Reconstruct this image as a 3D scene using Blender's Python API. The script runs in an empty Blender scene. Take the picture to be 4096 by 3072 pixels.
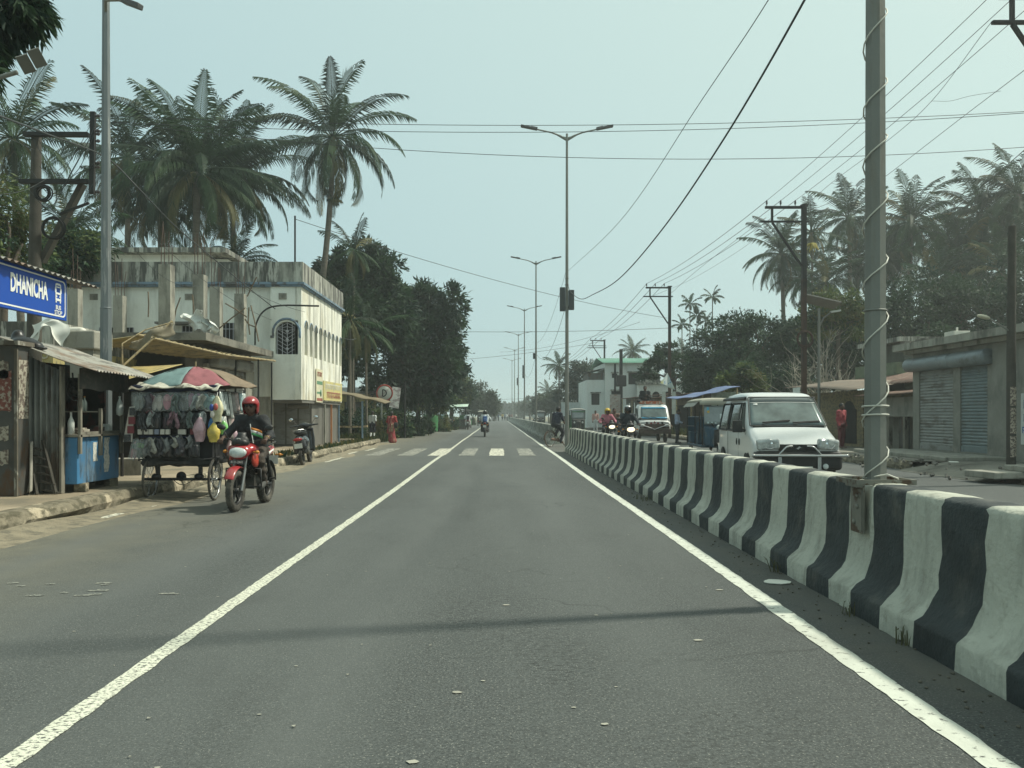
import bpy, bmesh, math, random
import numpy as np
from mathutils import Vector, Matrix, Euler
R = math.radians
PI = math.pi
SC = bpy.context.scene
C = SC.collection
random.seed(7)
rng = np.random.default_rng(11)
U = random.uniform
CX, CY, F, H = 498.6, 415.0, 820.0, 1.3
def at(px, py, Y): return Vector(((px-CX)*Y/F, Y, H-(py-CY)*Y/F))
def V(*a): return Vector(a)

# ---------------------------------------------------------------- materials
MATS = {}
def mat(name, col=(.5,.5,.5), rough=.7, metal=0., var=.14, scale=3., bump=0., bscale=40., dirt=None, dirt2=None,
        spec=.4, emit=0., trans=0., alpha=1., coat=0., translucent=0., stretch=(1,1,1)):
    if name in MATS: return MATS[name]
    m = bpy.data.materials.new(name); m.use_nodes = True
    nt = m.node_tree; N = nt.nodes; L = nt.links
    b = N['Principled BSDF']
    b.inputs['Roughness'].default_value = rough; b.inputs['Metallic'].default_value = metal
    b.inputs['Specular IOR Level'].default_value = spec
    if coat: b.inputs['Coat Weight'].default_value = coat; b.inputs['Coat Roughness'].default_value = .08
    if trans: b.inputs['Transmission Weight'].default_value = trans
    if alpha < 1: b.inputs['Alpha'].default_value = alpha
    tc = N.new('ShaderNodeTexCoord')
    def mapped(s):
        mp = N.new('ShaderNodeMapping'); mp.inputs['Scale'].default_value = s
        L.new(tc.outputs['Object'], mp.inputs['Vector']); return mp.outputs['Vector']
    def noise(vec, sc, det=5., rg=.6):
        n = N.new('ShaderNodeTexNoise'); n.inputs['Scale'].default_value = sc; n.inputs['Detail'].default_value = det
        n.inputs['Roughness'].default_value = rg; L.new(vec, n.inputs['Vector']); return n.outputs['Fac']
    def ramp(fac, a, bb):
        r = N.new('ShaderNodeMapRange'); r.inputs['From Min'].default_value = a; r.inputs['From Max'].default_value = bb
        L.new(fac, r.inputs['Value']); return r.outputs['Result']
    def mixc(fac, A, B):
        x = N.new('ShaderNodeMix'); x.data_type = 'RGBA'
        if isinstance(fac, float): x.inputs[0].default_value = fac
        else: L.new(fac, x.inputs[0])
        for s, val in ((6, A), (7, B)):
            if isinstance(val, tuple): x.inputs[s].default_value = (*val[:3], 1)
            else: L.new(val, x.inputs[s])
        return x.outputs[2]
    c = tuple(col)
    if var: 
        f = ramp(noise(mapped(stretch), scale), .3, .7)
        out = mixc(f, tuple(max(0, k*(1-var)) for k in c), tuple(min(1, k*(1+var)) for k in c))
    else: out = c
    for d in (dirt, dirt2):
        if d:
            dc, amt, st = d[:3]; soft = d[3] if len(d) > 3 else .12; mx = d[4] if len(d) > 4 else 1.
            f = ramp(noise(mapped(st), 1., 7., .65), .66-amt*.36, .66-amt*.36+soft*.5)
            if mx < 1:
                mm = N.new('ShaderNodeMath'); mm.operation = 'MULTIPLY'; mm.inputs[1].default_value = mx; L.new(f, mm.inputs[0]); f = mm.outputs[0]
            out = mixc(f, out, dc)
    if isinstance(out, tuple): b.inputs['Base Color'].default_value = (*out, 1)
    else: L.new(out, b.inputs['Base Color'])
    if bump:
        bp = N.new('ShaderNodeBump'); bp.inputs['Strength'].default_value = min(1, bump); bp.inputs['Distance'].default_value = .02*max(1, bump)
        L.new(noise(mapped((1,1,1)), bscale, 6.), bp.inputs['Height']); L.new(bp.outputs[0], b.inputs['Normal'])
    if emit:
        b.inputs['Emission Strength'].default_value = emit; b.inputs['Emission Color'].default_value = (*c, 1)
    if translucent:
        t = N.new('ShaderNodeBsdfTranslucent'); ms = N.new('ShaderNodeMixShader'); ms.inputs[0].default_value = translucent
        if isinstance(out, tuple): t.inputs['Color'].default_value = (*out, 1)
        else: L.new(out, t.inputs['Color'])
        L.new(b.outputs[0], ms.inputs[1]); L.new(t.outputs[0], ms.inputs[2])
        L.new(ms.outputs[0], N['Material Output'].inputs['Surface'])
    MATS[name] = m
    return m
def solid(name, col, rough=.5, **k): return mat(name, col, rough, **k)

# ---------------------------------------------------------------- mesh builder
class MB:
    def __init__(s): s.v = []; s.f = []; s.mi = []; s.sm = []; s.mat = 0; s.M = None
    def add(s, vs, fs, smooth=False):
        o = len(s.v)
        if s.M is not None: vs = [s.M @ Vector(p) for p in vs]
        s.v.extend([tuple(p) for p in vs])
        for f in fs: s.f.append(tuple(i+o for i in f)); s.mi.append(s.mat); s.sm.append(smooth)
        return s
    def box(s, x0, x1, y0, y1, z0, z1):
        v = [(x,y,z) for x in (x0,x1) for y in (y0,y1) for z in (z0,z1)]
        return s.add(v, [(0,1,3,2),(4,6,7,5),(0,4,5,1),(2,3,7,6),(0,2,6,4),(1,5,7,3)])
    def obox(s, c, d, rot=(0,0,0)):
        m = Euler(rot).to_matrix(); c = Vector(c)
        v = [c + m @ Vector((x*d[0]/2, y*d[1]/2, z*d[2]/2)) for x in (-1,1) for y in (-1,1) for z in (-1,1)]
        return s.add(v, [(0,1,3,2),(4,6,7,5),(0,4,5,1),(2,3,7,6),(0,2,6,4),(1,5,7,3)])
    def bar(s, p0, p1, w, h=None, up=(0,0,1)):
        p0 = Vector(p0); p1 = Vector(p1); d = (p1-p0).normalized(); u = Vector(up)
        if abs(d.dot(u)) > .95: u = Vector((0,1,0))
        a = d.cross(u).normalized(); b = a.cross(d); h = h or w
        v = [p + a*(i*w/2) + b*(j*h/2) for p in (p0,p1) for i, j in ((-1,-1),(1,-1),(1,1),(-1,1))]
        return s.add(v, [(0,1,2,3),(7,6,5,4),(0,4,5,1),(1,5,6,2),(2,6,7,3),(3,7,4,0)])
    def rings(s, rings, caps=True, smooth=True, closed=False):
        n = len(rings[0]); v = [p for r in rings for p in r]; f = []
        m = len(rings)
        for i in range(m if closed else m-1):
            for j in range(n): f.append((i*n+j, i*n+(j+1)%n, ((i+1)%m)*n+(j+1)%n, ((i+1)%m)*n+j))
        s.add(v, f, smooth)
        if caps and not closed:
            s.add(rings[0], [tuple(range(n))[::-1]]); s.add(rings[-1], [tuple(range(n))])
        return s
    def tube(s, pts, r, n=8, caps=True, smooth=True):
        pts = [Vector(p) for p in pts]; k = len(pts)
        rr = r if isinstance(r, (list, tuple)) else [r]*k
        rs = []; a = None
        for i, p in enumerate(pts):
            d = (pts[min(i+1,k-1)] - pts[max(i-1,0)])
            d = d.normalized() if d.length > 1e-9 else Vector((0,0,1))
            if a is None: a = d.orthogonal().normalized()
            a = (a - d*a.dot(d)); a = a.normalized() if a.length > 1e-6 else d.orthogonal().normalized()
            b = d.cross(a)
            rs.append([p + (a*math.cos(2*PI*j/n) + b*math.sin(2*PI*j/n))*rr[i] for j in range(n)])
        return s.rings(rs, caps, smooth)
    def cone(s, p0, p1, r0, r1=None, n=10, smooth=True): return s.tube([p0, p1], [r0, r0 if r1 is None else r1], n, True, smooth)
    def lathe(s, c, axis, prof, n=20, smooth=True, closed=False):
        c = Vector(c); d = Vector(axis).normalized(); a = d.orthogonal().normalized(); b = d.cross(a)
        rs = [[c + d*t + (a*math.cos(2*PI*j/n) + b*math.sin(2*PI*j/n))*r for j in range(n)] for r, t in prof]
        return s.rings(rs, not closed, smooth, closed)
    def torus(s, c, axis, R_, r, n=28, m=8, squash=1.):
        prof = [(R_ + r*math.cos(2*PI*k/m), r*squash*math.sin(2*PI*k/m)) for k in range(m)]
        return s.lathe(c, axis, prof, n, True, True)
    def ell(s, c, r, n=14, m=8, rot=None):
        c = Vector(c); q = Euler(rot).to_matrix() if rot else Matrix.Identity(3)
        v = []; f = []
        for i in range(m+1):
            t = PI*i/m
            for j in range(n):
                v.append(c + q @ Vector((r[0]*math.sin(t)*math.cos(2*PI*j/n), r[1]*math.sin(t)*math.sin(2*PI*j/n), r[2]*math.cos(t))))
        for i in range(m):
            for j in range(n): f.append((i*n+j, (i+1)*n+j, (i+1)*n+(j+1)%n, i*n+(j+1)%n))
        return s.add(v, f, True)
    def prism(s, poly, ext):
        e = Vector(ext); p = [Vector(q) for q in poly]; n = len(p)
        v = p + [q+e for q in p]
        f = [tuple(range(n))[::-1], tuple(range(n, 2*n))] + [(i, (i+1)%n, n+(i+1)%n, n+i) for i in range(n)]
        return s.add(v, f)
    def quad(s, a, b, c, d): return s.add([a,b,c,d], [(0,1,2,3)])
    def grid(s, fn, nu, nv, smooth=True):
        v = [fn(i/nu, j/nv) for i in range(nu+1) for j in range(nv+1)]
        f = [(i*(nv+1)+j, (i+1)*(nv+1)+j, (i+1)*(nv+1)+j+1, i*(nv+1)+j+1) for i in range(nu) for j in range(nv)]
        return s.add(v, f, smooth)
    def sheet(s, fn, nu, nv, t, smooth=True):   # grid with thickness t (vector)
        t = Vector(t); g = [Vector(fn(i/nu, j/nv)) for i in range(nu+1) for j in range(nv+1)]
        k = len(g); v = g + [p+t for p in g]; W = nv+1
        q = [(i*W+j, (i+1)*W+j, (i+1)*W+j+1, i*W+j+1) for i in range(nu) for j in range(nv)]
        f = q + [tuple(k+a for a in x[::-1]) for x in q]
        rim = [i*W for i in range(nu+1)] + [nu*W+j for j in range(1, W)] + [i*W+nv for i in range(nu-1, -1, -1)] + [j for j in range(nv-1, 0, -1)]
        for a in range(len(rim)):
            b = (a+1) % len(rim); f.append((rim[a], rim[b], k+rim[b], k+rim[a]))
        return s.add(v, f, smooth)
    def build(s, name, mats, parent=None, world=False, bevel=0., recalc=True, autosm=None):
        if not isinstance(mats, (list, tuple)): mats = [mats]
        vs = s.v; loc = Vector((0,0,0))
        if parent is not None and world:
            T = rootm(parent).inverted(); vs = [tuple(T @ Vector(p)) for p in vs]
        if parent is None:
            A = np.array(vs); loc = Vector(((A[:,0].min()+A[:,0].max())/2, (A[:,1].min()+A[:,1].max())/2, A[:,2].min()))
            vs = (A - np.array(loc)).tolist()
        me = bpy.data.meshes.new(name); me.from_pydata(vs, [], s.f)
        for m in mats: me.materials.append(m)
        me.polygons.foreach_set('material_index', s.mi); me.polygons.foreach_set('use_smooth', s.sm)
        if recalc or bevel:
            bm = bmesh.new(); bm.from_mesh(me)
            if bevel:
                bmesh.ops.remove_doubles(bm, verts=bm.verts, dist=1e-5)
                ed = [e for e in bm.edges if len(e.link_faces) == 2 and e.calc_face_angle(0) > .5]
                bmesh.ops.bevel(bm, geom=ed, offset=bevel, segments=2, affect='EDGES', profile=.5, clamp_overlap=True)
            if recalc: bmesh.ops.recalc_face_normals(bm, faces=bm.faces)
            bm.to_mesh(me); bm.free()
        me.update()
        o = bpy.data.objects.new(name, me); C.objects.link(o); o.location = loc
        if parent is not None: o.parent = parent; o.location = (0,0,0)
        return o
def rootm(o):
    m = Matrix.LocRotScale(o.location, o.rotation_euler, o.scale)
    return rootm(o.parent) @ m if o.parent else m
def tag(o, label, cat, group=None, kind=None):
    if label: o['label'] = label
    if cat: o['category'] = cat
    if group: o['group'] = group
    if kind: o['kind'] = kind
    return o
def struct(o): o['kind'] = 'structure'; return o
def thing(name, label, cat, loc=(0,0,0), rz=0., group=None, sc=1.):
    o = bpy.data.objects.new(name, None); C.objects.link(o); o.empty_display_size = .2
    o.location = loc; o.rotation_euler = (0,0,rz); o.scale = (sc,sc,sc)
    return tag(o, label, cat, group)
def dup(root, loc, rz=0., sc=1., label=None, group=None):
    def cp(o, par):
        c = o.copy(); C.objects.link(c)
        if par is not None: c.parent = par
        for ch in kids.get(o.name, []): cp(ch, c)
        return c
    kids = {}
    for o in bpy.data.objects:
        if o.parent: kids.setdefault(o.parent.name, []).append(o)
    r = cp(root, None); r.location = loc; r.rotation_euler = (0,0,rz); r.scale = (sc,sc,sc)
    if label: r['label'] = label
    if group: r['group'] = group
    return r
def text_into(mb, s, size, M, depth=.004, sx=1., offset=0.):
    cu = bpy.data.curves.new('lettering', 'FONT'); cu.body = s; cu.size = size; cu.align_x = 'CENTER'; cu.align_y = 'CENTER'
    cu.extrude = depth/2; cu.offset = offset; cu.resolution_u = 3
    o = bpy.data.objects.new('lettering', cu); C.objects.link(o)
    bpy.context.view_layer.update()
    me = bpy.data.meshes.new_from_object(o.evaluated_get(bpy.context.evaluated_depsgraph_get()))
    MM = M @ Matrix.Diagonal((sx,1,1,1))
    mb.add([MM @ v.co for v in me.vertices], [tuple(p.vertices) for p in me.polygons])
    bpy.data.objects.remove(o); bpy.data.curves.remove(cu); bpy.data.meshes.remove(me)
def frame(o, x, z):   # matrix with local x along x, local y along z
    x = Vector(x).normalized(); y = Vector(z); y = (y - x*y.dot(x)).normalized(); w = x.cross(y)
    return Matrix(((x.x,y.x,w.x,o[0]),(x.y,y.y,w.y,o[1]),(x.z,y.z,w.z,o[2]),(0,0,0,1)))

# ---------------------------------------------------------------- smooth solids: blended round cones meshed as one skin
def sdf_eval(P, pr):
    k = pr[0]
    if k == 'c':
        _, a, b, ra, rb = pr; a = np.array(a, float); b = np.array(b, float); ab = b-a
        t = np.clip(((P-a) @ ab)/max(1e-9, ab @ ab), 0, 1)
        return np.linalg.norm(P - a - t[...,None]*ab, axis=-1) - (ra + (rb-ra)*t)
    if k == 'e':
        _, c, r = pr[:3]; q = (P - np.array(c, float))
        if len(pr) > 3: q = q @ np.array(Euler(pr[3]).to_matrix())
        q = q/np.array(r, float); n = np.linalg.norm(q, axis=-1)
        return (n-1)*min(r)
    if k == 'b':
        _, c, hs, rd = pr[:4]; q = P - np.array(c, float)
        if len(pr) > 4: q = q @ np.array(Euler(pr[4]).to_matrix())
        q = np.abs(q) - (np.array(hs, float)-rd)
        return np.linalg.norm(np.maximum(q, 0), axis=-1) + np.minimum(q.max(-1), 0) - rd
def sdf_mesh(prims, vox=.012, k=.03, sub=(), inflate=0., clip=None):
    lo = []; hi = []
    for p in prims:
        if p[0] == 'c': r = max(p[3], p[4]); pts = np.array([p[1], p[2]], float); lo.append(pts.min(0)-r); hi.append(pts.max(0)+r)
        else: r = max(p[2]) * (1.0 if len(p) == (3 if p[0] == 'e' else 4) else 1.5); lo.append(np.array(p[1], float)-r); hi.append(np.array(p[1], float)+r)
    lo = np.min(lo, 0) - 3*vox - inflate; hi = np.max(hi, 0) + 3*vox + inflate
    n = np.ceil((hi-lo)/vox).astype(int)+1
    G = np.stack(np.meshgrid(*[lo[i]+vox*np.arange(n[i]) for i in range(3)], indexing='ij'), -1)
    d = None
    for p in prims:
        e = sdf_eval(G, p)
        if d is None: d = e
        else:
            h = np.maximum(k-np.abs(d-e), 0)/k; d = np.minimum(d, e) - h*h*k*.25
    d = d - inflate
    for p in sub: d = np.maximum(d, -sdf_eval(G, p))
    if clip is not None: d = np.maximum(d, clip(G))
    d[0]=d[-1]=1; d[:,0]=d[:,-1]=1; d[:,:,0]=d[:,:,-1]=1
    s = d < 0; sh = tuple(np.array(d.shape)-1)
    acc = np.zeros(sh+(3,)); cnt = np.zeros(sh)
    cs = [(i,j,l) for i in (0,1) for j in (0,1) for l in (0,1)]
    sl = lambda a: d[a[0]:a[0]+sh[0], a[1]:a[1]+sh[1], a[2]:a[2]+sh[2]]
    for a in cs:
        for ax in range(3):
            if a[ax]: continue
            b = list(a); b[ax] = 1
            da, db = sl(a), sl(b); m = (da < 0) != (db < 0)
            t = da[m]/(da[m]-db[m]); pos = np.tile(np.array(a, float), (len(t),1)); pos[:,ax] += t
            acc[m] += pos; cnt[m] += 1
    mk = cnt > 0; idx = -np.ones(sh, int); idx[mk] = np.arange(mk.sum())
    ijk = np.argwhere(mk); vs = (ijk + acc[mk]/cnt[mk][:,None])*vox + lo
    fs = []
    for ax in range(3):
        u, w = [(1,2),(2,0),(0,1)][ax]
        A = [slice(1,-1)]*3; A[ax] = slice(0,-1); B = list(A); B[ax] = slice(1,None)
        sa, sb = s[tuple(A)], s[tuple(B)]; m = np.argwhere(sa != sb)
        if not len(m): continue
        flip = sa[tuple(m.T)]; o = np.zeros(3, int); o[u] = 1; o[w] = 1; g = m+o
        q = []
        for du, dw in ((-1,-1),(0,-1),(0,0),(-1,0)):
            h = g.copy(); h[:,u] += du; h[:,w] += dw; q.append(idx[tuple(h.T)])
        q = np.stack(q, 1); q[~flip] = q[~flip][:,::-1]; fs.append(q)
    return vs.tolist(), [tuple(int(i) for i in f) for f in np.concatenate(fs)]
def blob(mb, prims, vox=.012, k=.03, **kw):
    v, f = sdf_mesh(prims, vox, k, **kw); mb.add(v, f, True); return mb
def catenary(a, b, sag, n=24):
    a = Vector(a); b = Vector(b)
    return [a.lerp(b, i/n) - Vector((0,0,4*sag*(i/n)*(1-i/n))) for i in range(n+1)]
# ================================================================ camera, sky, sun
cam = bpy.data.cameras.new('camera'); co = bpy.data.objects.new('camera', cam); C.objects.link(co)
co.location = (0,0,H); co.rotation_euler = (R(90),0,0)
cam.sensor_width = 36; cam.lens = 36*F/1024; cam.shift_x = (512-CX)/1024; cam.shift_y = (CY-384)/1024
cam.clip_start = .1; cam.clip_end = 4000; SC.camera = co
SUN_EL, SUN_AZ = 54., 78.      # azimuth measured from +Y towards +X
w = bpy.data.worlds.new('World'); SC.world = w; w.use_nodes = True
nt = w.node_tree; N = nt.nodes; L = nt.links
sky = N.new('ShaderNodeTexSky'); sky.sky_type = 'NISHITA'; sky.sun_disc = False
sky.sun_elevation = R(SUN_EL); sky.sun_rotation = R(SUN_AZ); sky.altitude = 0; sky.air_density = 1.0; sky.dust_density = 6.; sky.ozone_density = 1.5
hs = N.new('ShaderNodeHueSaturation'); hs.inputs['Saturation'].default_value = .42
tn = N.new('ShaderNodeMix'); tn.data_type = 'RGBA'; tn.blend_type = 'MULTIPLY'; tn.inputs[0].default_value = 1; tn.inputs[7].default_value = (.80,1.0,.93,1)
cl = N.new('ShaderNodeMix'); cl.data_type = 'RGBA'; cl.inputs[0].default_value = .85   # even white haze veiling the sky
L.new(sky.outputs[0], hs.inputs['Color']); L.new(hs.outputs[0], tn.inputs[6]); L.new(tn.outputs[2], cl.inputs[6])
tcw = N.new('ShaderNodeTexCoord'); dt = N.new('ShaderNodeVectorMath'); dt.operation = 'DOT_PRODUCT'
dt.inputs[1].default_value = (math.sin(R(SUN_AZ))*math.cos(R(SUN_EL)), math.cos(R(SUN_AZ))*math.cos(R(SUN_EL)), math.sin(R(SUN_EL)))
L.new(tcw.outputs['Generated'], dt.inputs[0]); mr = N.new('ShaderNodeMapRange'); mr.inputs[1].default_value = -1; L.new(dt.outputs['Value'], mr.inputs[0])
cr = N.new('ShaderNodeValToRGB'); L.new(mr.outputs[0], cr.inputs[0]); el = cr.color_ramp.elements
for k, (pos, col) in enumerate(((0,(.54,.70,.66)),(.42,(.51,.705,.71)),(.55,(.515,.73,.755)),(.83,(.68,.87,.82)),(1,(1,1,.84)))):
    e = el[k] if k < 2 else el.new(pos); e.position = pos; e.color = (*col,1)
sc_ = N.new('ShaderNodeVectorMath'); sc_.operation = 'SCALE'; sc_.inputs['Scale'].default_value = 12.5; L.new(cr.outputs[0], sc_.inputs[0]); L.new(sc_.outputs[0], cl.inputs[7])
L.new(cl.outputs[2], N['Background'].inputs['Color']); N['Background'].inputs['Strength'].default_value = .08
sl_ = bpy.data.lights.new('sun', 'SUN'); sl_.energy = 4.3; sl_.angle = R(2.6); sl_.color = (1.,.985,.84)
so = bpy.data.objects.new('sun', sl_); C.objects.link(so)
sd = Vector((math.sin(R(SUN_AZ))*math.cos(R(SUN_EL)), math.cos(R(SUN_AZ))*math.cos(R(SUN_EL)), math.sin(R(SUN_EL))))
so.rotation_euler = sd.to_track_quat('Z','Y').to_euler(); so.location = (30,30,60)
SC.view_settings.view_transform = 'Standard'; SC.view_settings.look = 'None'; SC.view_settings.exposure = 0.; SC.view_settings.gamma = 1.
SC.cycles.use_denoising = True; SC.cycles.max_bounces = 6; SC.cycles.diffuse_bounces = 3; SC.cycles.glossy_bounces = 3
SC.cycles.transparent_max_bounces = 12; SC.cycles.volume_bounces = 2

# haze
hb = MB(); hb.box(-450,450,-60,700,-1.2,22)
hm = bpy.data.materials.new('haze_air'); hm.use_nodes = True; hn = hm.node_tree.nodes; hn.remove(hn['Principled BSDF'])
pv = hn.new('ShaderNodeVolumePrincipled'); pv.inputs['Color'].default_value = (.95,1,1,1); pv.inputs['Density'].default_value = .0013; pv.inputs['Anisotropy'].default_value = .5
hm.node_tree.links.new(pv.outputs[0], hn['Material Output'].inputs['Volume'])
hz = hb.build('haze', hm); hz['kind'] = 'stuff'; hz['label'] = 'pale hazy air over the road'

# ================================================================ ground and road
def road_mat():
    m = bpy.data.materials.new('asphalt'); m.use_nodes = True; nt = m.node_tree; N = nt.nodes; L = nt.links; b = N['Principled BSDF']
    tc = N.new('ShaderNodeTexCoord')
    def noise(sc, st=(1,1,1), det=6., rg=.6):
        mp = N.new('ShaderNodeMapping'); mp.inputs['Scale'].default_value = st; L.new(tc.outputs['Object'], mp.inputs[0])
        n = N.new('ShaderNodeTexNoise'); n.inputs['Scale'].default_value = sc; n.inputs['Detail'].default_value = det; n.inputs['Roughness'].default_value = rg
        L.new(mp.outputs[0], n.inputs['Vector']); return n.outputs['Fac']
    def rmp(x, a, c, lo=0., hi=1.):
        r = N.new('ShaderNodeMapRange'); r.inputs[1].default_value = a; r.inputs[2].default_value = c; r.inputs[3].default_value = lo; r.inputs[4].default_value = hi
        L.new(x, r.inputs[0]); return r.outputs[0]
    def mix(f, A, B):
        x = N.new('ShaderNodeMix'); x.data_type = 'RGBA'
        if isinstance(f, float): x.inputs[0].default_value = f
        else: L.new(f, x.inputs[0])
        for s, v in ((6,A),(7,B)):
            if isinstance(v, tuple): x.inputs[s].default_value = (*v,1)
            else: L.new(v, x.inputs[s])
        return x.outputs[2]
    def mth(op, a, c):
        x = N.new('ShaderNodeMath'); x.operation = op
        for i, v in enumerate((a,c)):
            if isinstance(v, (int,float)): x.inputs[i].default_value = v
            else: L.new(v, x.inputs[i])
        return x.outputs[0]
    c = mix(rmp(noise(70.), .34, .68), (.032,.037,.036), (.108,.117,.112))          # aggregate
    c = mix(rmp(noise(95., det=1.), .63, .70), c, (.24,.24,.21))
    pit = mth('MULTIPLY', rmp(noise(24.,(1,1.6,1),4.), .52, .60), rmp(noise(.55,(1,.6,1),3.), .50, .60, .12, 1.))
    c = mix(mth('MULTIPLY', pit, .8), c, (.022,.024,.022))                    # pale chips
    c = mix(rmp(noise(14.,(1,1,1)), .50, .68, 0, .55), c, (.050,.054,.051))
    c = mix(rmp(noise(.35,(1.6,.25,1)), .42, .66, 0, .45), c, (.113,.122,.116))      # traffic polish, long patches
    c = mix(rmp(noise(.9,(1,.7,1)), .56, .72, 0, .5), c, (.056,.060,.057))           # oil and repairs
    sx = N.new('ShaderNodeSeparateXYZ'); L.new(tc.outputs['Object'], sx.inputs[0])
    wob = mth('MULTIPLY', mth('SUBTRACT', noise(.5,(1,1,1)), .5), .9)
    X = mth('ADD', sx.outputs[0], wob)
    dust = mth('MULTIPLY', rmp(X, -2.6, -5.4), rmp(noise(2.2), .25, .7, .35, 1.))    # dust gathered along the kerb
    c = mix(mth('MULTIPLY', dust, .8), c, (.215,.20,.145))
    d2 = mth('MULTIPLY', rmp(X, 1.9, 2.15), rmp(noise(3.), .3, .65, .2, .8))
    d2 = mth('MULTIPLY', d2, rmp(X, 3.5, 3.2))
    c = mix(d2, c, (.115,.11,.092))
    tr = None
    for x0 in (-.85,.75,-2.75,-4.2):
        g_ = rmp(mth('ABSOLUTE', mth('SUBTRACT', X, x0), 0), .42, .0); tr = g_ if tr is None else mth('ADD', tr, g_)
    c = mix(mth('MULTIPLY', tr, rmp(noise(.5,(1,.12,1)), .35, .65, .08, .42)), c, (.120,.128,.122))
    vc = N.new('ShaderNodeTexVoronoi'); vc.feature = 'DISTANCE_TO_EDGE'; vc.inputs['Scale'].default_value = .8
    nv = N.new('ShaderNodeTexNoise'); nv.inputs['Scale'].default_value = 1.5; L.new(tc.outputs['Object'], nv.inputs['Vector'])
    va = N.new('ShaderNodeVectorMath'); va.operation = 'ADD'; L.new(tc.outputs['Object'], va.inputs[0]); L.new(nv.outputs['Color'], va.inputs[1]); L.new(va.outputs[0], vc.inputs['Vector'])
    crack = mth('MULTIPLY', rmp(vc.outputs['Distance'], .014, .004), rmp(noise(.35,(1,.7,1)), .52, .58))
    c = mix(mth('MULTIPLY', crack, .4), c, (.02,.022,.02))
    L.new(c, b.inputs['Base Color'])
    b.inputs['Roughness'].default_value = .78; b.inputs['Specular IOR Level'].default_value = .35
    bp = N.new('ShaderNodeBump'); bp.inputs['Strength'].default_value = .55; bp.inputs['Distance'].default_value = .012
    L.new(noise(130., det=5.), bp.inputs['Height']); L.new(bp.outputs[0], b.inputs['Normal'])
    return m
M_ASPH = road_mat()
def paint(name, col, wear, scale=(26,26,26), under=(.11,.11,.10)):
    return mat(name, col, .75, var=.10, scale=5., dirt=(under, wear, scale, .10), dirt2=((.30,.29,.24), .42, (1.3,.6,1), .4, .5), bump=.3, bscale=60)
M_LINE = paint('line_paint', (.60,.60,.49), .40, (38,62,40))
M_LINE2 = paint('edge_line_paint', (.56,.575,.50), .24, (16,22,16))
M_ZEB = paint('faded_crossing_paint', (.62,.60,.49), .44, (9,9,9))
M_ZEB2 = paint('worn_crossing_paint', (.33,.33,.28), .55, (7,7,7))
M_EARTH = mat('earth', (.21,.175,.12), .95, var=.25, scale=.6, dirt=((.10,.115,.05), .5, (.25,.25,.25), .2), bump=.6, bscale=8)
M_PAVE = mat('pavement', (.26,.215,.15), .9, var=.16, scale=1.2, dirt=((.17,.15,.11), .45, (1.1,1.1,1.1), .3), dirt2=((.40,.33,.24), .35, (.5,.5,.5), .3), bump=.5, bscale=25)
M_KERB = mat('kerb_stone', (.20,.175,.125), .92, var=.3, scale=5., dirt=((.10,.09,.06), .52, (5,5,9), .2), dirt2=((.42,.36,.26), .32, (3,3,3), .15), bump=1., bscale=14)
def flat(x0, x1, y0, y1, z, n=1):
    m = MB(); m.quad((x0,y0,z),(x1,y0,z),(x1,y1,z),(x0,y1,z)); return m
struct(flat(-440,440,-50,690,-.02).build('ground', M_EARTH))
g = MB(); g.quad((-5.55,-30,0),(9.7,-30,0),(9.7,680,0),(-5.55,680,0))
ro = g.build('road', M_ASPH); struct(ro); me_shift = ro.location.copy()
for v in ro.data.vertices: v.co = v.co + me_shift        # keep object coordinates equal to world coordinates
ro.location = (0,0,0)
# painted markings, each a real sheet 4 mm above the road
def wob_line(x, wd, y0, y1, step, seed):
    rd = random.Random(seed); mb = MB(); pts = []
    y = y0
    while y < y1:
        dx = .012*math.sin(y*.35+seed)
        pts.append((x+dx-wd/2+rd.uniform(-.006,.006), x+dx+wd/2+rd.uniform(-.006,.006), y)); y += step*(1+y*.02)
    vs = [(a,yy,.004) for a,b,yy in pts] + [(b,yy,.004) for a,b,yy in pts]; n = len(pts)
    mb.add(vs, [(i, n+i, n+i+1, i+1) for i in range(n-1)]); return mb
struct(wob_line(-1.82,.105,.8,1.0+100,.08,3).build('lane_line', M_LINE))
struct(wob_line(1.86,.128,.8,240,.08,5).build('edge_line', M_LINE2))
for x0, x1, mt in ((-.30,.19,M_ZEB),(.68,1.19,M_ZEB2),(-1.27,-.78,M_ZEB2),(-2.25,-1.73,M_ZEB),(-3.24,-2.72,M_ZEB2),(-4.26,-3.77,M_ZEB2)):
    mb = MB(); n = 12; vs = []
    for i in range(n+1):
        y = 26.1+5.5*i/n; vs += [(x0+U(-.02,.02)-.05*math.sin(i/n*PI)*0, y, .008), (x1+U(-.02,.02), y, .008)]
    mb.add(vs, [(2*i,2*i+1,2*i+3,2*i+2) for i in range(n)])
    struct(mb.build('crossing_stripe', mt))
for x0, y0, ln in ((-5.05,9.0,.5),(-4.98,10.3,.5),(-4.95,11.6,.45),(-5.0,27.0,2.0),(-4.8,29.6,2.4),(-4.75,22.5,2.5)):
    struct(flat(x0-.06,x0+.06,y0,y0+ln,.006).build('kerb_dash', M_ZEB))
for k in range(11):
    px, py, wd = U(8,185), U(583,597), U(.12,.4)
    Y = 1066/(py-415); p = at(px,py,Y); m = MB(); n = 9
    m.add([(p.x-.22*wd+.44*wd*i/n, p.y-.025*U(.2,1.2), .004) for i in range(n+1)]+[(p.x+.22*wd-.44*wd*i/n, p.y+.03*U(.2,1.2), .004) for i in range(n+1)],[tuple(range(2*n+2))]); struct(m.build('paint_smear', mat('smear_paint',(.26,.26,.22),.8,var=.2,dirt=((.11,.115,.105),.5,(30,30,30),.1))))
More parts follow.
